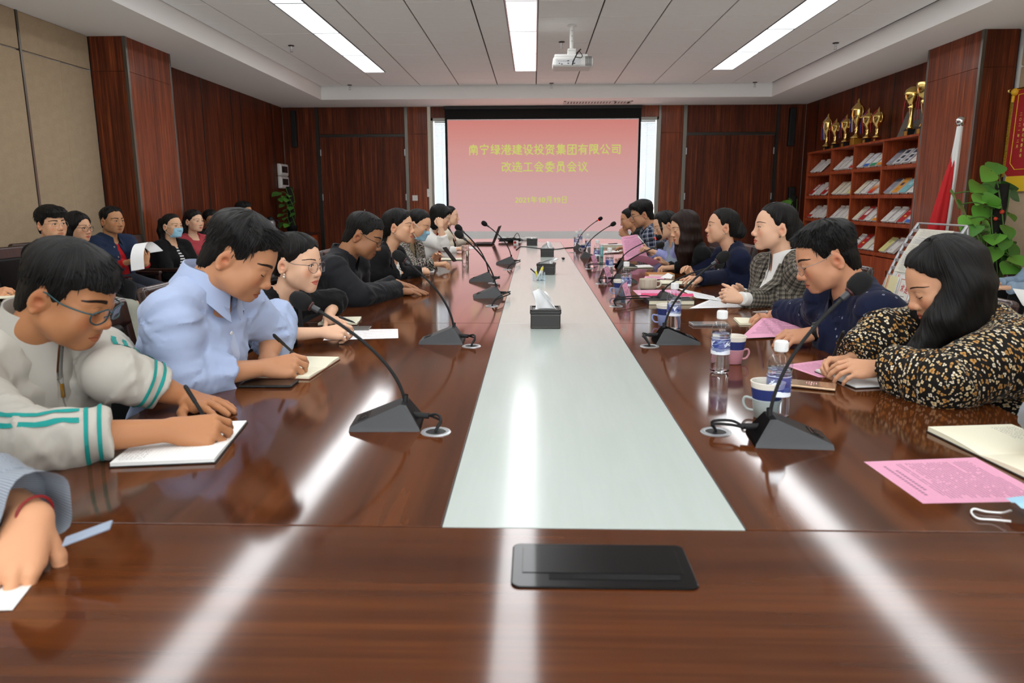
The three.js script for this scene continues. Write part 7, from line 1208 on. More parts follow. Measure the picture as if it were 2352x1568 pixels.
// ---------------------------------------------------------------- chairs
{
  const proto = thing('armchair', '', 'chair');
  const back = (x) => span(x - .02, x + .02, .02, .97, -.02, .02, .008).applyMatrix4(new THREE.Matrix4().makeRotationX(-.16)).translate(0, 0, -.2);
  mesh('seat', [rbox(.5, .07, .48, .03, 0, .445, .03, 3)], M.leather, proto);
  mesh('seat_frame', [span(-.26, .26, .36, .41, -.22, .27, .008)], M.chairWood, proto);
  for (const x of [-.26, .26]) { mesh('leg', back(x), M.chairWood, proto); mesh('leg', span(x - .02, x + .02, 0, .62, .23, .27, .006), M.chairWood, proto); mesh('armrest', rbox(.055, .035, .5, .014, x, .635, .03), M.chairWood, proto); }
  const b = [rbox(.56, .1, .05, .02, 0, .93, 0), rbox(.5, .06, .035, .01, 0, .5, 0)].map((g) => g.applyMatrix4(new THREE.Matrix4().makeRotationX(-.16)).translate(0, 0, -.2)); mesh('back_frame', b, M.chairWood, proto);
  mesh('backrest', [rbox(.42, .4, .05, .025, 0, .7, .01, 3).applyMatrix4(new THREE.Matrix4().makeRotationX(-.16)).translate(0, 0, -.2)], M.leather, proto);
  const list = []; scene.children.filter((c) => /^person/.test(c.name)).forEach((p) => list.push(p));
  let first = true;
  for (const p of list) { const left = p.position.x < 0, wall = Math.abs(p.position.x) > 2.4, f = left ? 1 : -1; const lab = (p.userData.label.match(/^(person|woman|man|young man)[^,]*/) ?? [''])[0].split(' ').slice(0, 9).join(' ').replace(/ (in|and|with|at|a|the|of|over)$/, '');
    const pos = [p.position.x + f * (wall ? 0 : .05), 0, p.position.z], label = `dark wood armchair with black leather under the ${lab}`.split(' ').slice(0, 16).join(' ');
    const o = first ? proto : copyOf(proto, pos, f * Math.PI / 2, label); o.position.set(...pos); o.rotation.y = f * Math.PI / 2; o.userData.label = label; o.userData.group = wall ? (left ? 'armchairs along the left wall' : 'armchairs along the right wall') : 'armchairs round the conference table'; first = false; }
}

// ================================================================ furniture and things along the walls
{
  // ---- projector
  const t = thing('projector', 'white projector hanging from the ceiling on a short pole', 'projector', [.396, 2.615, -7.9]);
  mesh('body', [rbox(.41, .1, .3, .03, 0, .055, 0, 4)], M.whitePaint, t);
  mesh('top_cover', rbox(.34, .03, .26, .012, -.02, .115, 0), M.white, t);
  mesh('rear_panel', rbox(.25, .062, .004, .002, -.05, .05, .151), std(0xc9cacb, .5), t);
  const ports = []; for (let k = 0; k < 6; k++) ports.push(cyl(.0035, .0035, .004, 0, 0, 0, 10).rotateX(Math.PI / 2).translate(-.15 + k * .017, .058, .152)); for (const [x, y, w] of [[-.14, .036, .012], [-.115, .03, .014], [-.05, .06, .02], [-.05, .036, .016], [.0, .056, .02], [.01, .036, .02]]) ports.push(box(w, .008, .003, x, y, .1535));
  mesh('port', ports, M.gap, t);
  const vent = []; for (let i = 0; i < 7; i++) for (let j = 0; j < 8; j++) vent.push(box(.0065, .0085, .002, .125 + i * .0095, .018 + j * .0115, .15)); mesh('vent', vent, M.gap, t);
  mesh('mount', [rbox(.085, .05, .085, .006, -.01, .15, .02), rbox(.085, .02, .085, .004, -.01, .185, .02)], M.whitePaint, t);
  mesh('pole', cyl(.021, .021, .3, -.01, .13, .02, 20), M.whitePaint, t); mesh('ceiling_plate', cyl(.05, .045, .012, -.01, .415, .02, 20), M.whitePaint, t);
  mesh('hole', [.27, .32, .37].map((y) => cyl(.004, .004, .003, 0, 0, 0, 10).rotateX(Math.PI / 2).translate(-.01, y, .041)), M.gap, t);
  mesh('cable', [tube([V(-.01, .02, .16), V(.0, .05, .19), V(.03, .11, .19), V(.06, .155, .17), V(.075, .17, .15), V(.05, .15, .14), V(.03, .13, .15)], .006, 30, 7), tube([V(.06, .15, .16), V(.09, .1, .18), V(.08, .085, .18), V(.02, .09, .18)], .004, 20, 6)], M.rubber, t);
  mesh('lens', [cyl(.035, .035, .02, 0, 0, 0, 24).rotateX(-Math.PI / 2).translate(.1, .055, -.15)], M.blackGloss, t);
}
{
  // ---- display bookcase on the right wall, four bays and four sloping shelves over cupboards
  const X0 = 4.2, Z0 = -11.56, Z1 = -8.29, bay = [-11.56, -10.66, -9.925, -9.115, -8.29], yy = [.61, .97, 1.305, 1.64, 1.99], t = thing('bookcase', 'reddish wooden display bookcase with four bays of sloping shelves', 'bookcase', [X0, 0, (Z0 + Z1) / 2]);
  const C = t.position, sp = (x0, x1, y0, y1, z0, z1, b = .002) => span(x0 - C.x, x1 - C.x, y0, y1, z0 - C.z, z1 - C.z, b), D = XR - .012;
  mesh('back_panel', sp(D - .012, D, 0, 1.97, Z0, Z1), M.shelfWood, t); mesh('top', sp(X0 - .01, D, 1.97, 1.995, Z0 - .01, Z1), M.shelfWood, t);
  for (const z of bay) mesh('upright', sp(X0, D, 0, 1.97, z - (z === Z1 ? .024 : .012), z + (z === Z1 ? 0 : .012)), M.shelfWood, t);
  for (let b = 0; b < 4; b++) { for (let k = 0; k < 4; k++) {
      const y = yy[k]; mesh('shelf_edge', sp(X0 + .004, X0 + .02, y, y + .04, bay[b] + .012, bay[b + 1] - .012), M.shelfWood, t);
      const w = bay[b + 1] - bay[b] - .024, s = mesh('sloping_shelf', box(.012, .3, w), M.shelfWood, t); s.position.set(.15, y + .13, (bay[b] + bay[b + 1]) / 2 - C.z); s.rotation.z = -.8;
      mesh('shelf_bottom', sp(X0 + .01, D, y - .005, y + .012, bay[b] + .012, bay[b + 1] - .012), M.shelfWood, t);
    }
    const mid = (bay[b] + bay[b + 1]) / 2; for (const [a, c, hz] of [[bay[b] + .014, mid - .002, mid - .03], [mid + .002, bay[b + 1] - .014, mid + .03]]) { const d = mesh('door', sp(X0 - .004, X0 + .014, .06, .595, a, c), M.shelfWood, t); const h = mesh('handle', rbox(.012, .08, .01, .003), M.metal, d); h.position.set(-.012, .42, hz - C.z); }
  }
  // books lying face up on the slopes
  const cover = (bg, draw) => std(0xffffff, .55, { map: canvasTex(96, 128, (g, w, h) => { g.fillStyle = bg; g.fillRect(0, 0, w, h); draw(g, w, h); }) }), ln = (g, y, w0, col = '#777', n = 2) => { g.fillStyle = col; for (let k = 0; k < n; k++) g.fillRect(18, y + k * 9, w0, 3); };
  const COV = { white: cover('#dcdbd6', (g) => { ln(g, 30, 44); ln(g, 100, 24); }), ivory: cover('#dcd8c2', (g) => { ln(g, 26, 40, '#8a7f66'); }), redband: cover('#dcd9d2', (g, w, h) => { g.fillStyle = '#b3261e'; g.fillRect(0, h * .78, w, h * .22); ln(g, 28, 44, '#8a3030'); }), red: cover('#b11f1c', (g, w) => { g.fillStyle = '#e8c64a'; g.fillRect(34, 70, 30, 12); ln(g, 24, 50, '#e6d8c8'); }), redwhite: cover('#a8221f', (g, w, h) => { g.fillStyle = '#e2ddd8'; g.fillRect(20, 18, w - 40, h * .5); ln(g, 30, 40, '#a33'); }), sunset: cover('#e2dcd4', (g, w, h) => { const r = g.createLinearGradient(0, h * .3, 0, h); r.addColorStop(0, '#e2dcd4'); r.addColorStop(.5, '#dd7a3a'); r.addColorStop(1, '#b4161a'); g.fillStyle = r; g.fillRect(0, h * .3, w, h * .7); }), grey: cover('#8d8f98', (g, w, h) => { g.fillStyle = '#4b4f5c'; g.fillRect(0, 0, w, 30); ln(g, 80, 40, '#c9cbd4', 3); }), orange: cover('#d99a3a', (g) => { g.fillStyle = '#3a3550'; g.fillRect(26, 40, 44, 26); ln(g, 90, 50, '#b4351e'); }), teal: cover('#78b7bd', (g) => { ln(g, 40, 50, '#e6f2f2', 3); }), blue: cover('#d9dce2', (g, w, h) => { g.fillStyle = '#2f63b5'; g.fillRect(0, h * .8, w, h * .2); ln(g, 40, 40); }), green: cover('#dbe0dc', (g, w, h) => { g.fillStyle = '#2f9a68'; g.fillRect(0, h * .8, w, h * .2); ln(g, 40, 40); }), yellow: cover('#d6d38c', (g) => ln(g, 36, 44, '#77703a')), photo: cover('#c6c8cc', (g, w) => { g.fillStyle = '#2c3442'; g.fillRect(14, 14, 60, 30); g.fillRect(24, 60, 52, 26); g.fillRect(16, 96, 44, 20); }), amber: cover('#e0dcd2', (g, w, h) => { g.fillStyle = '#d98a1e'; g.fillRect(0, h * .8, w, h * .2); ln(g, 40, 40); }) };
  const edge = M.paper, g0 = box(.02, .23, .145);
  const rows = [['white white', 'white white white redband', 'white blue green amber', 'grey photo photo white'], ['redwhite white redwhite', 'ivory ivory ivory yellow', 'ivory white sunset white', 'grey orange teal white'], ['redband white white', 'white white white ivory', 'ivory redwhite white amber', 'white white red blue'], ['white white', 'white ivory white', 'white red ivory white', 'yellow white']];
  const colour = { white: 'white', redband: 'white book with red band', blue: 'blue', green: 'green', amber: 'amber', grey: 'grey', photo: 'photo', redwhite: 'red', ivory: 'ivory', yellow: 'yellow', sunset: 'orange-red', orange: 'orange', teal: 'teal', red: 'red' };
  const rowName = ['top row', 'second row', 'third row', 'lowest row'], bayName = ['leftmost bay', 'second bay', 'third bay', 'rightmost bay'], ord = ['first', 'second', 'third', 'fourth'];
  const rr = rng(17);
  rows.forEach((row, r) => row.forEach((cell, b) => { const bs = cell.split(' '), w = bay[b + 1] - bay[b] - .06, n = bs.length, seen = {};
    bs.forEach((c, i) => { const desc = { redband: 'white book with red band', photo: 'book with photo cover', redwhite: 'red and white book', sunset: 'white-to-red book', blue: 'white and blue book', green: 'white and green book', amber: 'white and amber book' }[c] ?? `${c}-covered book`;
      const z = bay[b] + .03 + w * (i + .5) / Math.max(n, 3.6), p = V(X0 + .105, yy[3 - r] + .135, z + .02); seen[c] = 1;
      const o = thing('book', `${desc}, ${ord[i]} in the ${bayName[b]}, ${rowName[r]} of bookcase`, 'book', p, 0, 'books on the display bookcase');
      o.rotation.set(0, 0, -.78); const q = mesh('page_block', box(.018 + rr() * .014, .225, .14), edge, o); mesh('cover', new THREE.PlaneGeometry(.145, .232).rotateY(-Math.PI / 2).translate(-.0165, 0, 0), COV[c], o); if (c === 'white' && i < 2) mesh('curled_cover', tube([V(-.018, .112, -.068), V(-.03, .105, 0), V(-.018, .112, .068)], .006, 10, 6), M.paper, o); o.rotation.x = (rr() - .5) * .06; }); }));
  // trophies
  const cup = (prof, h, label, x, y, o = {}) => { const p = at(x, y, -C.z * 0 + o.z); p.x = 4.34; p.y = 1.995; p.z = -o.z; const t2 = thing('trophy', label, 'trophy', p, o.turn ?? 0, 'gold trophies on the bookcase'); const bs = o.base ?? .06;
    mesh('plinth', rbox(bs * 1.1, bs, bs * 1.1, .003, 0, bs / 2, 0), o.plinth ?? M.black, t2); mesh('plate', rbox(.002, bs * .6, bs * .8, .0006, -bs * .556, bs / 2, 0), M.goldDull, t2);
    mesh('cup_body', lathe(prof.map(([r, v]) => [r * h * .84, bs + v * (h - bs)]), 24), M.gold, t2);
    if (o.handles !== false) for (const s of [-1, 1]) mesh('handle', tube([V(0, bs + .52 * (h - bs), s * .09 * h), V(0, bs + .5 * (h - bs), s * .2 * h), V(0, bs + .68 * (h - bs), s * .24 * h), V(0, bs + .8 * (h - bs), s * .15 * h)], .008, 14, 6), M.gold, t2);
    if (o.ribbon) { const rb = [M.ribbonRed, M.ribbonBlue, M.ribbonWhite]; o.ribbon.forEach((k, i) => { const z = (i - 1) * .03; mesh('ribbon', tube([V(-.02, h * .9, z * .3), V(-.06, h * .78, z), V(-.07, h * .55, z * 1.6), V(-.06, h * .3, z * 2)], .0055, 14, 4).scale(1, 1, 1), rb[k], t2); }); }
    return t2; };
  const P1 = [[.0, 0], [.16, 0], [.13, .04], [.05, .1], [.04, .2], [.06, .22], [.04, .25], [.05, .34], [.13, .45], [.17, .58], [.16, .7], [.18, .72], [.14, .78], [.07, .86], [.03, .9], [.04, .93], [.02, .97], [0, 1]];
  const P2 = [[0, 0], [.17, 0], [.12, .06], [.05, .12], [.07, .17], [.05, .22], [.07, .27], [.05, .33], [.12, .42], [.19, .55], [.2, .68], [.21, .7], [.15, .76], [.06, .84], [.05, .9], [.02, .95], [0, 1]];
  cup(P1, .54, 'tall gold lidded trophy with striped ribbon, leftmost on bookcase', 0, 0, { z: 11.23, ribbon: [0, 1, 2] });
  cup(P2, .44, 'gold trophy with pointed lid and red ribbons, second from left', 0, 0, { z: 10.92, ribbon: [0], base: .075 });
  cup(P2, .46, 'gold trophy with blue ribbon, third from left on bookcase', 0, 0, { z: 10.57, ribbon: [1, 0], base: .075 });
  cup(P1, .62, 'tallest gold trophy with amber base and striped ribbons', 0, 0, { z: 10.23, ribbon: [1, 2, 0], plinth: M.goldDull, base: .1 });
  cup(P2, .46, 'gold trophy with blue and red ribbon, fifth from left', 0, 0, { z: 9.9, ribbon: [1, 0], base: .07 });
  cup(P2, .44, 'slim gold trophy on a red base, sixth from left', 0, 0, { z: 9.62, base: .055, plinth: std(0x5a1714, .4), ribbon: [0] });
  cup([[0, 0], [.12, 0], [.07, .05], [.05, .3], [.07, .5], [.1, .52], [.06, .55], [.1, .6], [.17, .7], [.2, .82], [.17, .93], [.08, .99], [0, 1]], .56, 'gold trophy crowned by a big ball with a curved fin', 0, 0, { z: 8.8, handles: false, ribbon: [0], base: .085 });
  cup([[0, 0], [.1, 0], [.05, .08], [.05, .3], [.09, .5], [.1, .6], [.06, .64], [.18, .7], [.22, .85], [.22, 1], [.2, 1], [.19, .85], [.05, .72], [0, .72]], .56, 'gold bowl trophy with red ribbons beside the pillar', 0, 0, { z: 8.52, handles: false, ribbon: [0, 0], base: .085 });
  { const pq = thing('plaque', 'leaning metal plaque with red emblem and dark lettering', 'plaque', [4.36, 1.995, -8.92]); const pm = canvasTex(256, 192, (g, w, h) => { g.fillStyle = '#6a6763'; g.fillRect(0, 0, w, h); g.fillStyle = '#a32622'; g.beginPath(); g.moveTo(96, 96); g.lineTo(180, 40); g.lineTo(168, 66); g.lineTo(128, 98); g.fill(); g.fillStyle = '#2b4a9a'; g.beginPath(); g.moveTo(128, 100); g.lineTo(176, 74); g.lineTo(166, 100); g.fill(); g.fillStyle = '#2a2826'; const r = rng(2); for (let x = 34; x < 224; x += 20) for (let k = 0; k < 5; k++) g.fillRect(x + r() * 12, 120 + r() * 16, 5 + r() * 7, 3); });
    const m = mesh('plate', rbox(.012, .34, .46, .003, 0, .165, 0), std(0x6a6763, .4, { metalness: .4 }), pq); m.rotation.z = -.32; const f = mesh('engraving', new THREE.PlaneGeometry(.45, .33).rotateY(-Math.PI / 2).translate(-.0068, .165, 0), std(0xffffff, .35, { map: pm, metalness: .35 }), pq); f.rotation.z = -.32; }
}
{
  // ---- flag on a pole by the right pillar
  const a = at(2205, 290, 7.0), b = at(2165, 525, 7.0), d = b.clone().sub(a), foot = a.clone().addScaledVector(d, a.y / -d.y), t = thing('flag', 'red flag with white sleeve hanging on a pole with steel ball', 'flag', foot);
  const L = (k) => a.clone().addScaledVector(d, k).sub(foot), top = L(0), f = -a.y / d.y;
  mesh('pole', tube([L(-.02), L(f)], .014, 8, 12), M.chrome, t); const q = L(-.05); mesh('finial', [ball(.042, q.x, q.y, q.z, 22), cyl(.016, .02, .03, q.x, q.y - .055, q.z, 14)], M.chrome, t);
  const drape = (k0, k1, r0, r1, ox, ph) => { const n = 30, m = 26, P2 = [], I2 = []; for (let i = 0; i <= n; i++) { const k = lerp(k0, k1, i / n), c = L(k), r = lerp(r0, r1, Math.pow(i / n, .8)); for (let j = 0; j <= m; j++) { const an = j / m * Math.PI * 2, w = r * (1 + .22 * Math.sin(an * 5 + ph + k * 2) * Math.min(1, i / 8)); P2.push(c.x + ox * (i / n) + Math.cos(an) * w, c.y, c.z + Math.sin(an) * w * .8); } } for (let i = 0; i < n; i++) for (let j = 0; j < m; j++) { const A = i * (m + 1) + j; I2.push(A, A + 1, A + m + 1, A + 1, A + m + 2, A + m + 1); } const g = new THREE.BufferGeometry(); g.setAttribute('position', new THREE.Float32BufferAttribute(P2, 3)); g.setIndex(I2); g.computeVertexNormals(); return g; };
  mesh('white_sleeve', drape(0, 1.45, .026, .05, .02, 0), std(0xdcdcda, .85, { side: THREE.DoubleSide }), t);
  mesh('red_cloth', [drape(.16, 1.5, .006, .1, -.085, 1), drape(.7, 1.5, .01, .05, .09, 2)], std(0xb80f16, .8, { side: THREE.DoubleSide }), t);
  mesh('stand', lathe([[0, 0], [.17, 0], [.17, .02], [.05, .05], [.02, .12], [0, .12]], 24), M.chrome, t);
}
{
  // ---- pennant of honour on the right wall
  const t = thing('pennant', 'red velvet pennant with yellow fringe and gold Chinese lettering', 'pennant', [XR - .02, 1.46, -6.86]);
  const w = .74, h = .82, r = .09, out = (g) => { const s = new THREE.Shape(); s.moveTo(-w / 2, h); s.lineTo(w / 2, h); s.lineTo(w / 2 + .02, r + .03); s.quadraticCurveTo(w / 2 + .01, .03, w / 2 - r, .03); s.lineTo(-w / 2 + r, .03); s.quadraticCurveTo(-w / 2 - .01, .03, -w / 2 - .02, r + .03); s.closePath(); return s; };
  mesh('cloth', new THREE.ExtrudeGeometry(out(), { depth: .006, bevelEnabled: false, curveSegments: 10 }).rotateY(-Math.PI / 2).translate(.0, 0, 0), std(0x9e1218, .85), t);
  const gold2 = std(0xdca81c, .6); const br = []; const loop = [[-w / 2 + .06, h - .04], [w / 2 - .06, h - .04], [w / 2 - .055, .16], [w / 2 - .13, .1], [-w / 2 + .13, .1], [-w / 2 + .055, .16]]; for (let i = 0; i < loop.length; i++) { const [a, b] = loop[i], [c, d] = loop[(i + 1) % loop.length]; br.push(tube([V(-.009, b, a), V(-.009, d, c)], .004, 4, 6)); } mesh('braid', br, gold2, t);
  const fr = []; for (let k = -1; k <= 1; k += .016) fr.push(tube([V(-.004, .04, k * w / 2 * .94), V(-.006, -.03, k * w / 2 * .96), V(-.004, -.1, k * w / 2 * .97)], .0042, 4, 4)); for (const s of [-1, 1]) for (let y = .05; y < h; y += .014) fr.push(tube([V(-.004, y, s * (w / 2 + .005)), V(-.006, y - .012, s * (w / 2 + .05))], .004, 2, 4)); mesh('fringe', fr, std(0xd8b21a, .8), t);
  mesh('rod', [tube([V(-.012, h + .01, -w / 2 - .07), V(-.012, h + .01, w / 2 + .07)], .012, 4, 10), ball(.022, -.012, h + .01, -w / 2 - .085, 12), ball(.022, -.012, h + .01, w / 2 + .085, 12)], gold, t);
  for (const s of [-1, 1]) mesh('bow', [ball(.035, -.02, h - .01, s * (w / 2 - .02), 10).applyMatrix4(new THREE.Matrix4().makeScale(1, 1, 1)), tube([V(-.02, h, s * (w / 2 - .01)), V(-.02, h - .1, s * (w / 2 + .0))], .014, 4, 7)], gold2, t);
  const txt = canvasTex(512, 512, (g, W2, H2) => { g.clearRect(0, 0, W2, H2); g.strokeStyle = '#e6c65a'; g.fillStyle = '#e6c65a'; [...'二〇二一年二月'].forEach((c, i) => writeGlyph(g, c, 40, 110 + i * 40, 26, 3.2)); [...'建设投资有限公司委员会'].forEach((c, i) => writeGlyph(g, c, 92, 40 + i * 38, 26, 3.2)); });
  mesh('lettering', new THREE.PlaneGeometry(.62, .62).rotateY(-Math.PI / 2).translate(-.0072, .44, 0), std(0xffffff, .5, { map: txt, transparent: true }), t);
}
// ---- climbing pothos plants: each leaf a part
const leafGeo = (() => { const n = 8, P2 = [], I2 = [], outl = (v) => .5 * Math.pow(Math.sin(Math.PI * Math.pow(v, .62)), .75) * (1 - .18 * v); for (let i = 0; i <= n; i++) { const v = i / n, w = Math.max(.001, outl(v)); for (const s of [-1, -.5, 0, .5, 1]) { const back = i === 0 ? -.1 * Math.abs(s) * 0 : 0, notch = (1 - v) ** 6 * -.16 * Math.abs(s); P2.push(s * w, .1 * Math.abs(s) * w * 1.2 - .1 * v * v, v + notch + back); } } for (let i = 0; i < n; i++) for (let j = 0; j < 4; j++) { const a = i * 5 + j; I2.push(a, a + 5, a + 1, a + 1, a + 5, a + 6); } const g = new THREE.BufferGeometry(); g.setAttribute('position', new THREE.Float32BufferAttribute(P2, 3)); g.setIndex(I2); g.computeVertexNormals(); return g; })();
function pothos(label, base, potR, potH, poleTop, leaves, mats, potMat) {
  const t = thing('potted_pothos', label, 'plant', base);
  mesh('pot', lathe([[0, 0], [potR * .75, 0], [potR, potH], [potR * .93, potH], [potR * .85, potH * .9], [0, potH * .9]], 26), potMat, t);
  mesh('moss_pole', (() => { const g = new THREE.CylinderGeometry(.05, .055, poleTop - potH * .8, 14, 24), p = g.attributes.position; for (let i = 0; i < p.count; i++) { const k = 1 + (noise3(p.getX(i) * 60, p.getY(i) * 30, p.getZ(i) * 60) - .5) * .5; p.setX(i, p.getX(i) * k); p.setZ(i, p.getZ(i) * k); } g.computeVertexNormals(); return g.translate(0, (poleTop + potH * .8) / 2, 0); })(), M.bark, t);
  const stems = []; leaves.forEach(([p, size, dir, roll, m], i) => { const q = p.clone().sub(base), l = mesh('leaf', leafGeo, mats[m ?? i % mats.length], t); const f = dir.clone().normalize(), u = V(0, 1, 0).addScaledVector(f, -f.y).normalize(), x = V().crossVectors(u, f); l.quaternion.setFromRotationMatrix(basis(x, u, f)); l.rotateZ(roll); l.scale.set(size * .95, size, size); l.position.copy(q); const root = V((q.x) * .12, Math.min(q.y + .02, poleTop - .02) - size * .3, q.z * .12); stems.push(tube([root, root.clone().lerp(q, .55).add(V(0, size * .18, 0)), q], .0045 + size * .008, 8, 5)); });
  for (let k = 0; k < 4; k++) { const a = k * 1.6; stems.push(tube([0, .25, .5, .75, 1].map((v) => V(Math.cos(a + v * 4) * .062, potH * .85 + v * (poleTop - potH), Math.sin(a + v * 4) * .062)), .007, 26, 5)); }
  mesh('stem', stems, M.stem, t); return t;
}
{
  const base = V(4.1, 0, -6.6), r = rng(9), lf = [], leafMat = [M.leaf, M.leafDark, phys(0x74b048, .35, { clearcoat: .35, clearcoatRoughness: .25 })];
  // leaves where the photograph shows the large ones: tip pixel, stalk pixel
  const big = [[2212, 475, 2185, 445, 0], [2230, 465, 2262, 448, 2], [2232, 490, 2200, 470, 0], [2268, 400, 2290, 378, 1], [2245, 415, 2275, 392, 0], [2345, 415, 2302, 430, 1], [2300, 462, 2268, 472, 2], [2304, 440, 2262, 462, 2], [2352, 455, 2318, 440, 1], [2236, 502, 2260, 476, 0], [2262, 525, 2228, 502, 2], [2285, 540, 2258, 512, 2], [2240, 540, 2210, 520, 0], [2210, 545, 2240, 520, 1], [2270, 580, 2240, 535, 2], [2252, 615, 2285, 570, 2], [2282, 606, 2264, 572, 0], [2330, 600, 2300, 560, 0], [2310, 560, 2290, 540, 1], [2345, 590, 2310, 560, 1], [2300, 645, 2285, 610, 1], [2310, 640, 2322, 605, 0], [2270, 650, 2250, 640, 2], [2335, 500, 2318, 490, 1], [2215, 580, 2235, 550, 1], [2222, 430, 2250, 425, 0], [2255, 445, 2288, 420, 1], [2200, 520, 2232, 500, 2], [2305, 490, 2280, 500, 0], [2265, 560, 2250, 535, 0], [2290, 590, 2305, 575, 1], [2215, 610, 2240, 590, 1], [2325, 545, 2310, 520, 1]];
  for (const [tx, ty, sx, sy, m] of big) { const dz = 6.45 + r() * .3, a = at(sx, sy, dz), b = at(tx, ty, dz - .06 - r() * .1); const d = b.clone().sub(a); lf.push([a, clamp(d.length() * 1.1, .12, .2), d.add(V(-.02, -.05, .06)), (r() - .5) * 1.2 - .5, m]); }
  for (let k = 0; k < 16; k++) { const a = r() * 6.28, y = .35 + r() * .7, p = base.clone().add(V(Math.cos(a) * (.1 + r() * .12), y, Math.sin(a) * (.1 + r() * .12))); lf.push([p, .12 + r() * .1, V(Math.cos(a), -.7 + r() * .5, Math.sin(a)), (r() - .5), k % 2]); }
  pothos('large glossy pothos climbing a dark moss pole by the right wall', base, .17, .34, 1.42, lf, leafMat, std(0x2c1a14, .4));
  mesh('flower', [ball(.02, -.02, 1.18, .07, 8), ball(.018, -.06, 1.12, .06, 8), ball(.02, .03, 1.02, .07, 8)], std(0xc23a1e, .6), scene.children[scene.children.length - 1]);
}
{
  const base = V(-3.98, .8, -11.95), r = rng(12), lf = [];
  for (const [px, py, s] of [[642, 443, .2], [655, 452, .16], [662, 458, .15], [672, 462, .19], [676, 490, .12], [648, 492, .13], [650, 470, .12], [646, 512, .13], [660, 515, .13], [672, 508, .12], [668, 475, .14], [655, 500, .12], [664, 446, .12], [644, 455, .12], [658, 480, .12]]) { const p = at(px, py, 11.85 + r() * .15); lf.push([p, s * .9, V(r() - .5, -.5 + r() * .4, .5 + r() * .4), (r() - .5) * .8, r() < .6 ? 1 : 0]); }
  pothos('thin trailing pothos on a pole in the far left corner', base, .1, .1, .72, lf, [M.leaf, M.leafDark], M.black);
  const t = thing('low_cabinet', 'low reddish cabinet in the far left corner under the thin plant', 'cabinet', [-3.92, 0, -11.7]);
  mesh('carcass', rbox(.6, .74, .86, .008, 0, .37, 0), M.shelfWood, t); mesh('top', rbox(.64, .03, .92, .008, 0, .765, 0), M.chairWood, t); for (const z of [-.21, .21]) { const d = mesh('door', rbox(.014, .66, .4, .004, .303, .37, z), M.shelfWood, t); const hd = mesh('handle', rbox(.012, .1, .014, .003), M.metal, d); hd.position.set(.315, .45, z - Math.sign(z) * .16); }
  const v = thing('thermos_jug', 'steel thermos jug with a black lid on the corner cabinet', 'jug', [-4.1, .78, -11.32]); mesh('jug_body', lathe([[0, 0], [.07, 0], [.075, .02], [.07, .18], [.05, .22], [0, .22]], 24), M.silver, v); mesh('lid', lathe([[.05, .218], [.055, .23], [.05, .26], [.02, .275], [0, .275]], 20), M.black, v); mesh('handle', tube([V(.06, .22, 0), V(.12, .21, 0), V(.125, .13, 0), V(.07, .06, 0)], .011, 16, 8), M.black, v); mesh('spout', tube([V(-.04, .23, 0), V(-.075, .235, 0)], .012, 4, 8), M.black, v);
}
{
  const base = V(4.25, 0, -12.2), r = rng(14), lf = []; for (const [px, py, s] of [[1795, 468, .18], [1802, 462, .2], [1810, 465, .16], [1815, 480, .16], [1820, 490, .14], [1800, 478, .14], [1826, 530, .2], [1830, 545, .2], [1822, 555, .16], [1812, 456, .12]]) lf.push([at(px, py, 12.05 + r() * .2), s, V(r() - .6, -.4 + r() * .5, .5 + r() * .4), (r() - .5) * .8, 0]);
  pothos('leafy pothos in the far right corner under the low speaker', base, .16, .32, 1.35, lf, [M.leaf], std(0x2c1a14, .4));
}
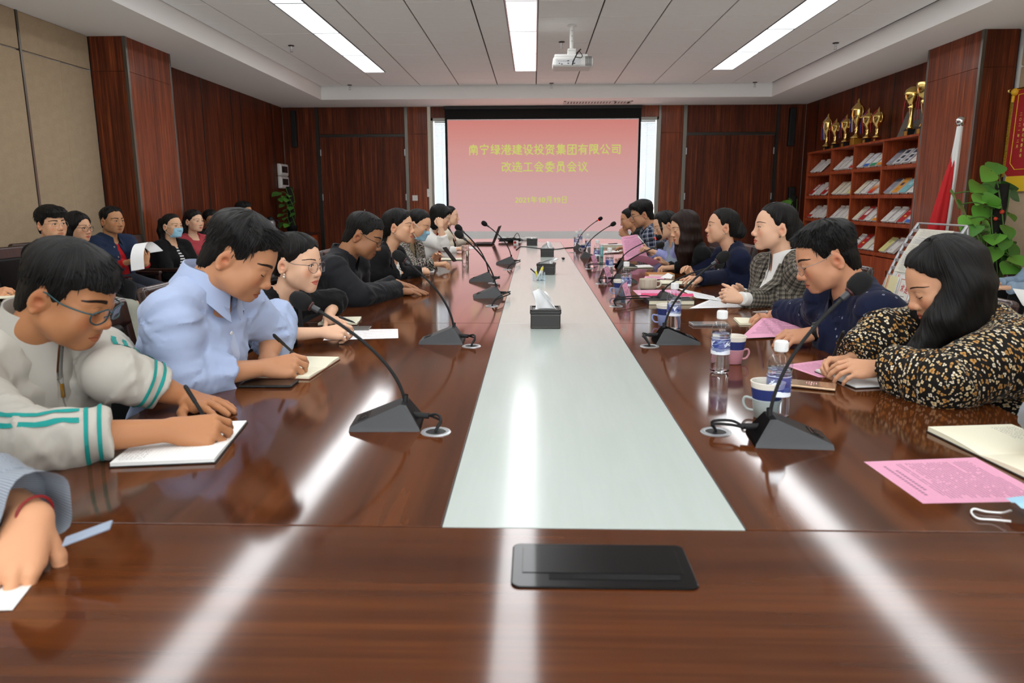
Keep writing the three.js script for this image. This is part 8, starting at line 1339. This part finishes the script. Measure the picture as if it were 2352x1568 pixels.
{
  // ---- newspaper and magazine rack: curved silver sides, rails, papers over the rails
  const t = thing('magazine_rack', 'silver tubular newspaper rack with papers hung over its rails', 'rack', [3.4, 0, -6.62]), C = t.position, zs = [-7.0, -6.22];
  const prof = [[3.62, 1.07], [3.52, .9], [3.43, .7], [3.36, .5], [3.31, .32], [3.29, .1], [3.29, .0]].map(([x, y]) => [x - C.x, y]);
  mesh('side_rail', zs.map((z) => tube(prof.map(([x, y]) => V(x, y, z - C.z)), .016, 40, 10)), M.silver, t);
  mesh('rear_leg', zs.map((z) => tube([V(3.62 - C.x, 1.06, z - C.z), V(3.74 - C.x, 0, z - C.z)], .014, 6, 9)), M.silver, t);
  const cv = new THREE.CatmullRomCurve3(prof.map(([x, y]) => V(x, y, 0))), pm = [printed('#d6d4cc', '#777', 11, { head: true }), printed('#dcd8c8', '#888', 12)].map((m) => std(0xffffff, .9, { map: m, side: THREE.DoubleSide }));
  const rr = rng(3);
  for (let k = 0; k < 9; k++) { const a = cv.getPointAt(.0 + k * .068), zc = 0; mesh('rail', [tube([V(a.x, a.y, zs[0] - C.z), V(a.x, a.y, zs[1] - C.z)], k ? .011 : .009, 4, 8), ...(k ? [rbox(.02, .03, .74, .004, a.x - .004, a.y, 0)] : [])], M.silver, t);
    if (k) { const g = new THREE.PlaneGeometry(.56, .34, 8, 6), p = g.attributes.position; for (let i = 0; i < p.count; i++) { const v = p.getY(i) / .34 + .5, b = cv.getPointAt(clamp(k * .068 + .05 * (1 - v) * 2.2 - .02, 0, 1)); p.setXYZ(i, b.x - .026 - .006 * Math.sin(p.getX(i) * 12 + k), b.y + .0, p.getX(i) + .02); } g.computeVertexNormals(); const pp = thing('newspaper', `newspaper hung over ${['', 'the topmost', 'the second', 'the third', 'the fourth', 'the fifth', 'the sixth', 'the seventh', 'the lowest'][k]} rail of the silver rack`, 'newspaper', C, 0, 'newspapers on the silver rack'); mesh('pages', g, pm[k % 2], pp); } }
  mesh('tray', [rbox(.2, .012, .78, .004, 3.36 - C.x - .05, .3, 0), rbox(.012, .05, .78, .004, 3.24 - C.x, .325, 0), tube([V(3.235 - C.x, .42, zs[0] - C.z), V(3.235 - C.x, .42, zs[1] - C.z)], .006, 4, 8)], M.silver, t);
  const mag = (title, bg, label, z, x, dy = 0) => { const o = thing('magazine', label, 'magazine', [x, .31 + dy, z], 0, 'magazines in the rack tray'); const tx = canvasTex(128, 176, (g, w, h) => { g.fillStyle = bg; g.fillRect(0, 0, w, h); g.strokeStyle = '#b4241c'; g.fillStyle = '#b4241c'; if (title) { g.lineWidth = 3; g.strokeRect(8, 6, w - 16, h - 12); writeGlyph(g, '求', 22, 34, 40, 4.5); writeGlyph(g, '是', 68, 38, 40, 4.5); g.fillStyle = '#555'; g.fillRect(44, 96, 40, 4); } else { g.fillRect(14, 0, 8, h); g.fillRect(30, 0, 4, h); } });
    const b = mesh('page_block', rbox(.012, .29, .21, .002, 0, .145, 0), M.paper, o); b.rotation.z = -.2; const c = mesh('cover', new THREE.PlaneGeometry(.21, .288).rotateY(-Math.PI / 2).translate(-.0066, .145, 0), std(0xffffff, .5, { map: tx }), o); c.rotation.z = -.2; };
  mag(true, '#e2e0d8', 'white magazine with red brush-written title in the rack tray', -6.52, 3.27); mag(false, '#e0d8a8', 'pale yellow magazine with red bands at the left of rack tray', -6.8, 3.28); mag(false, '#e4e2de', 'white magazine with red edge bands behind the titled magazine', -6.66, 3.3, .02);
}
renderer.render(scene, camera);
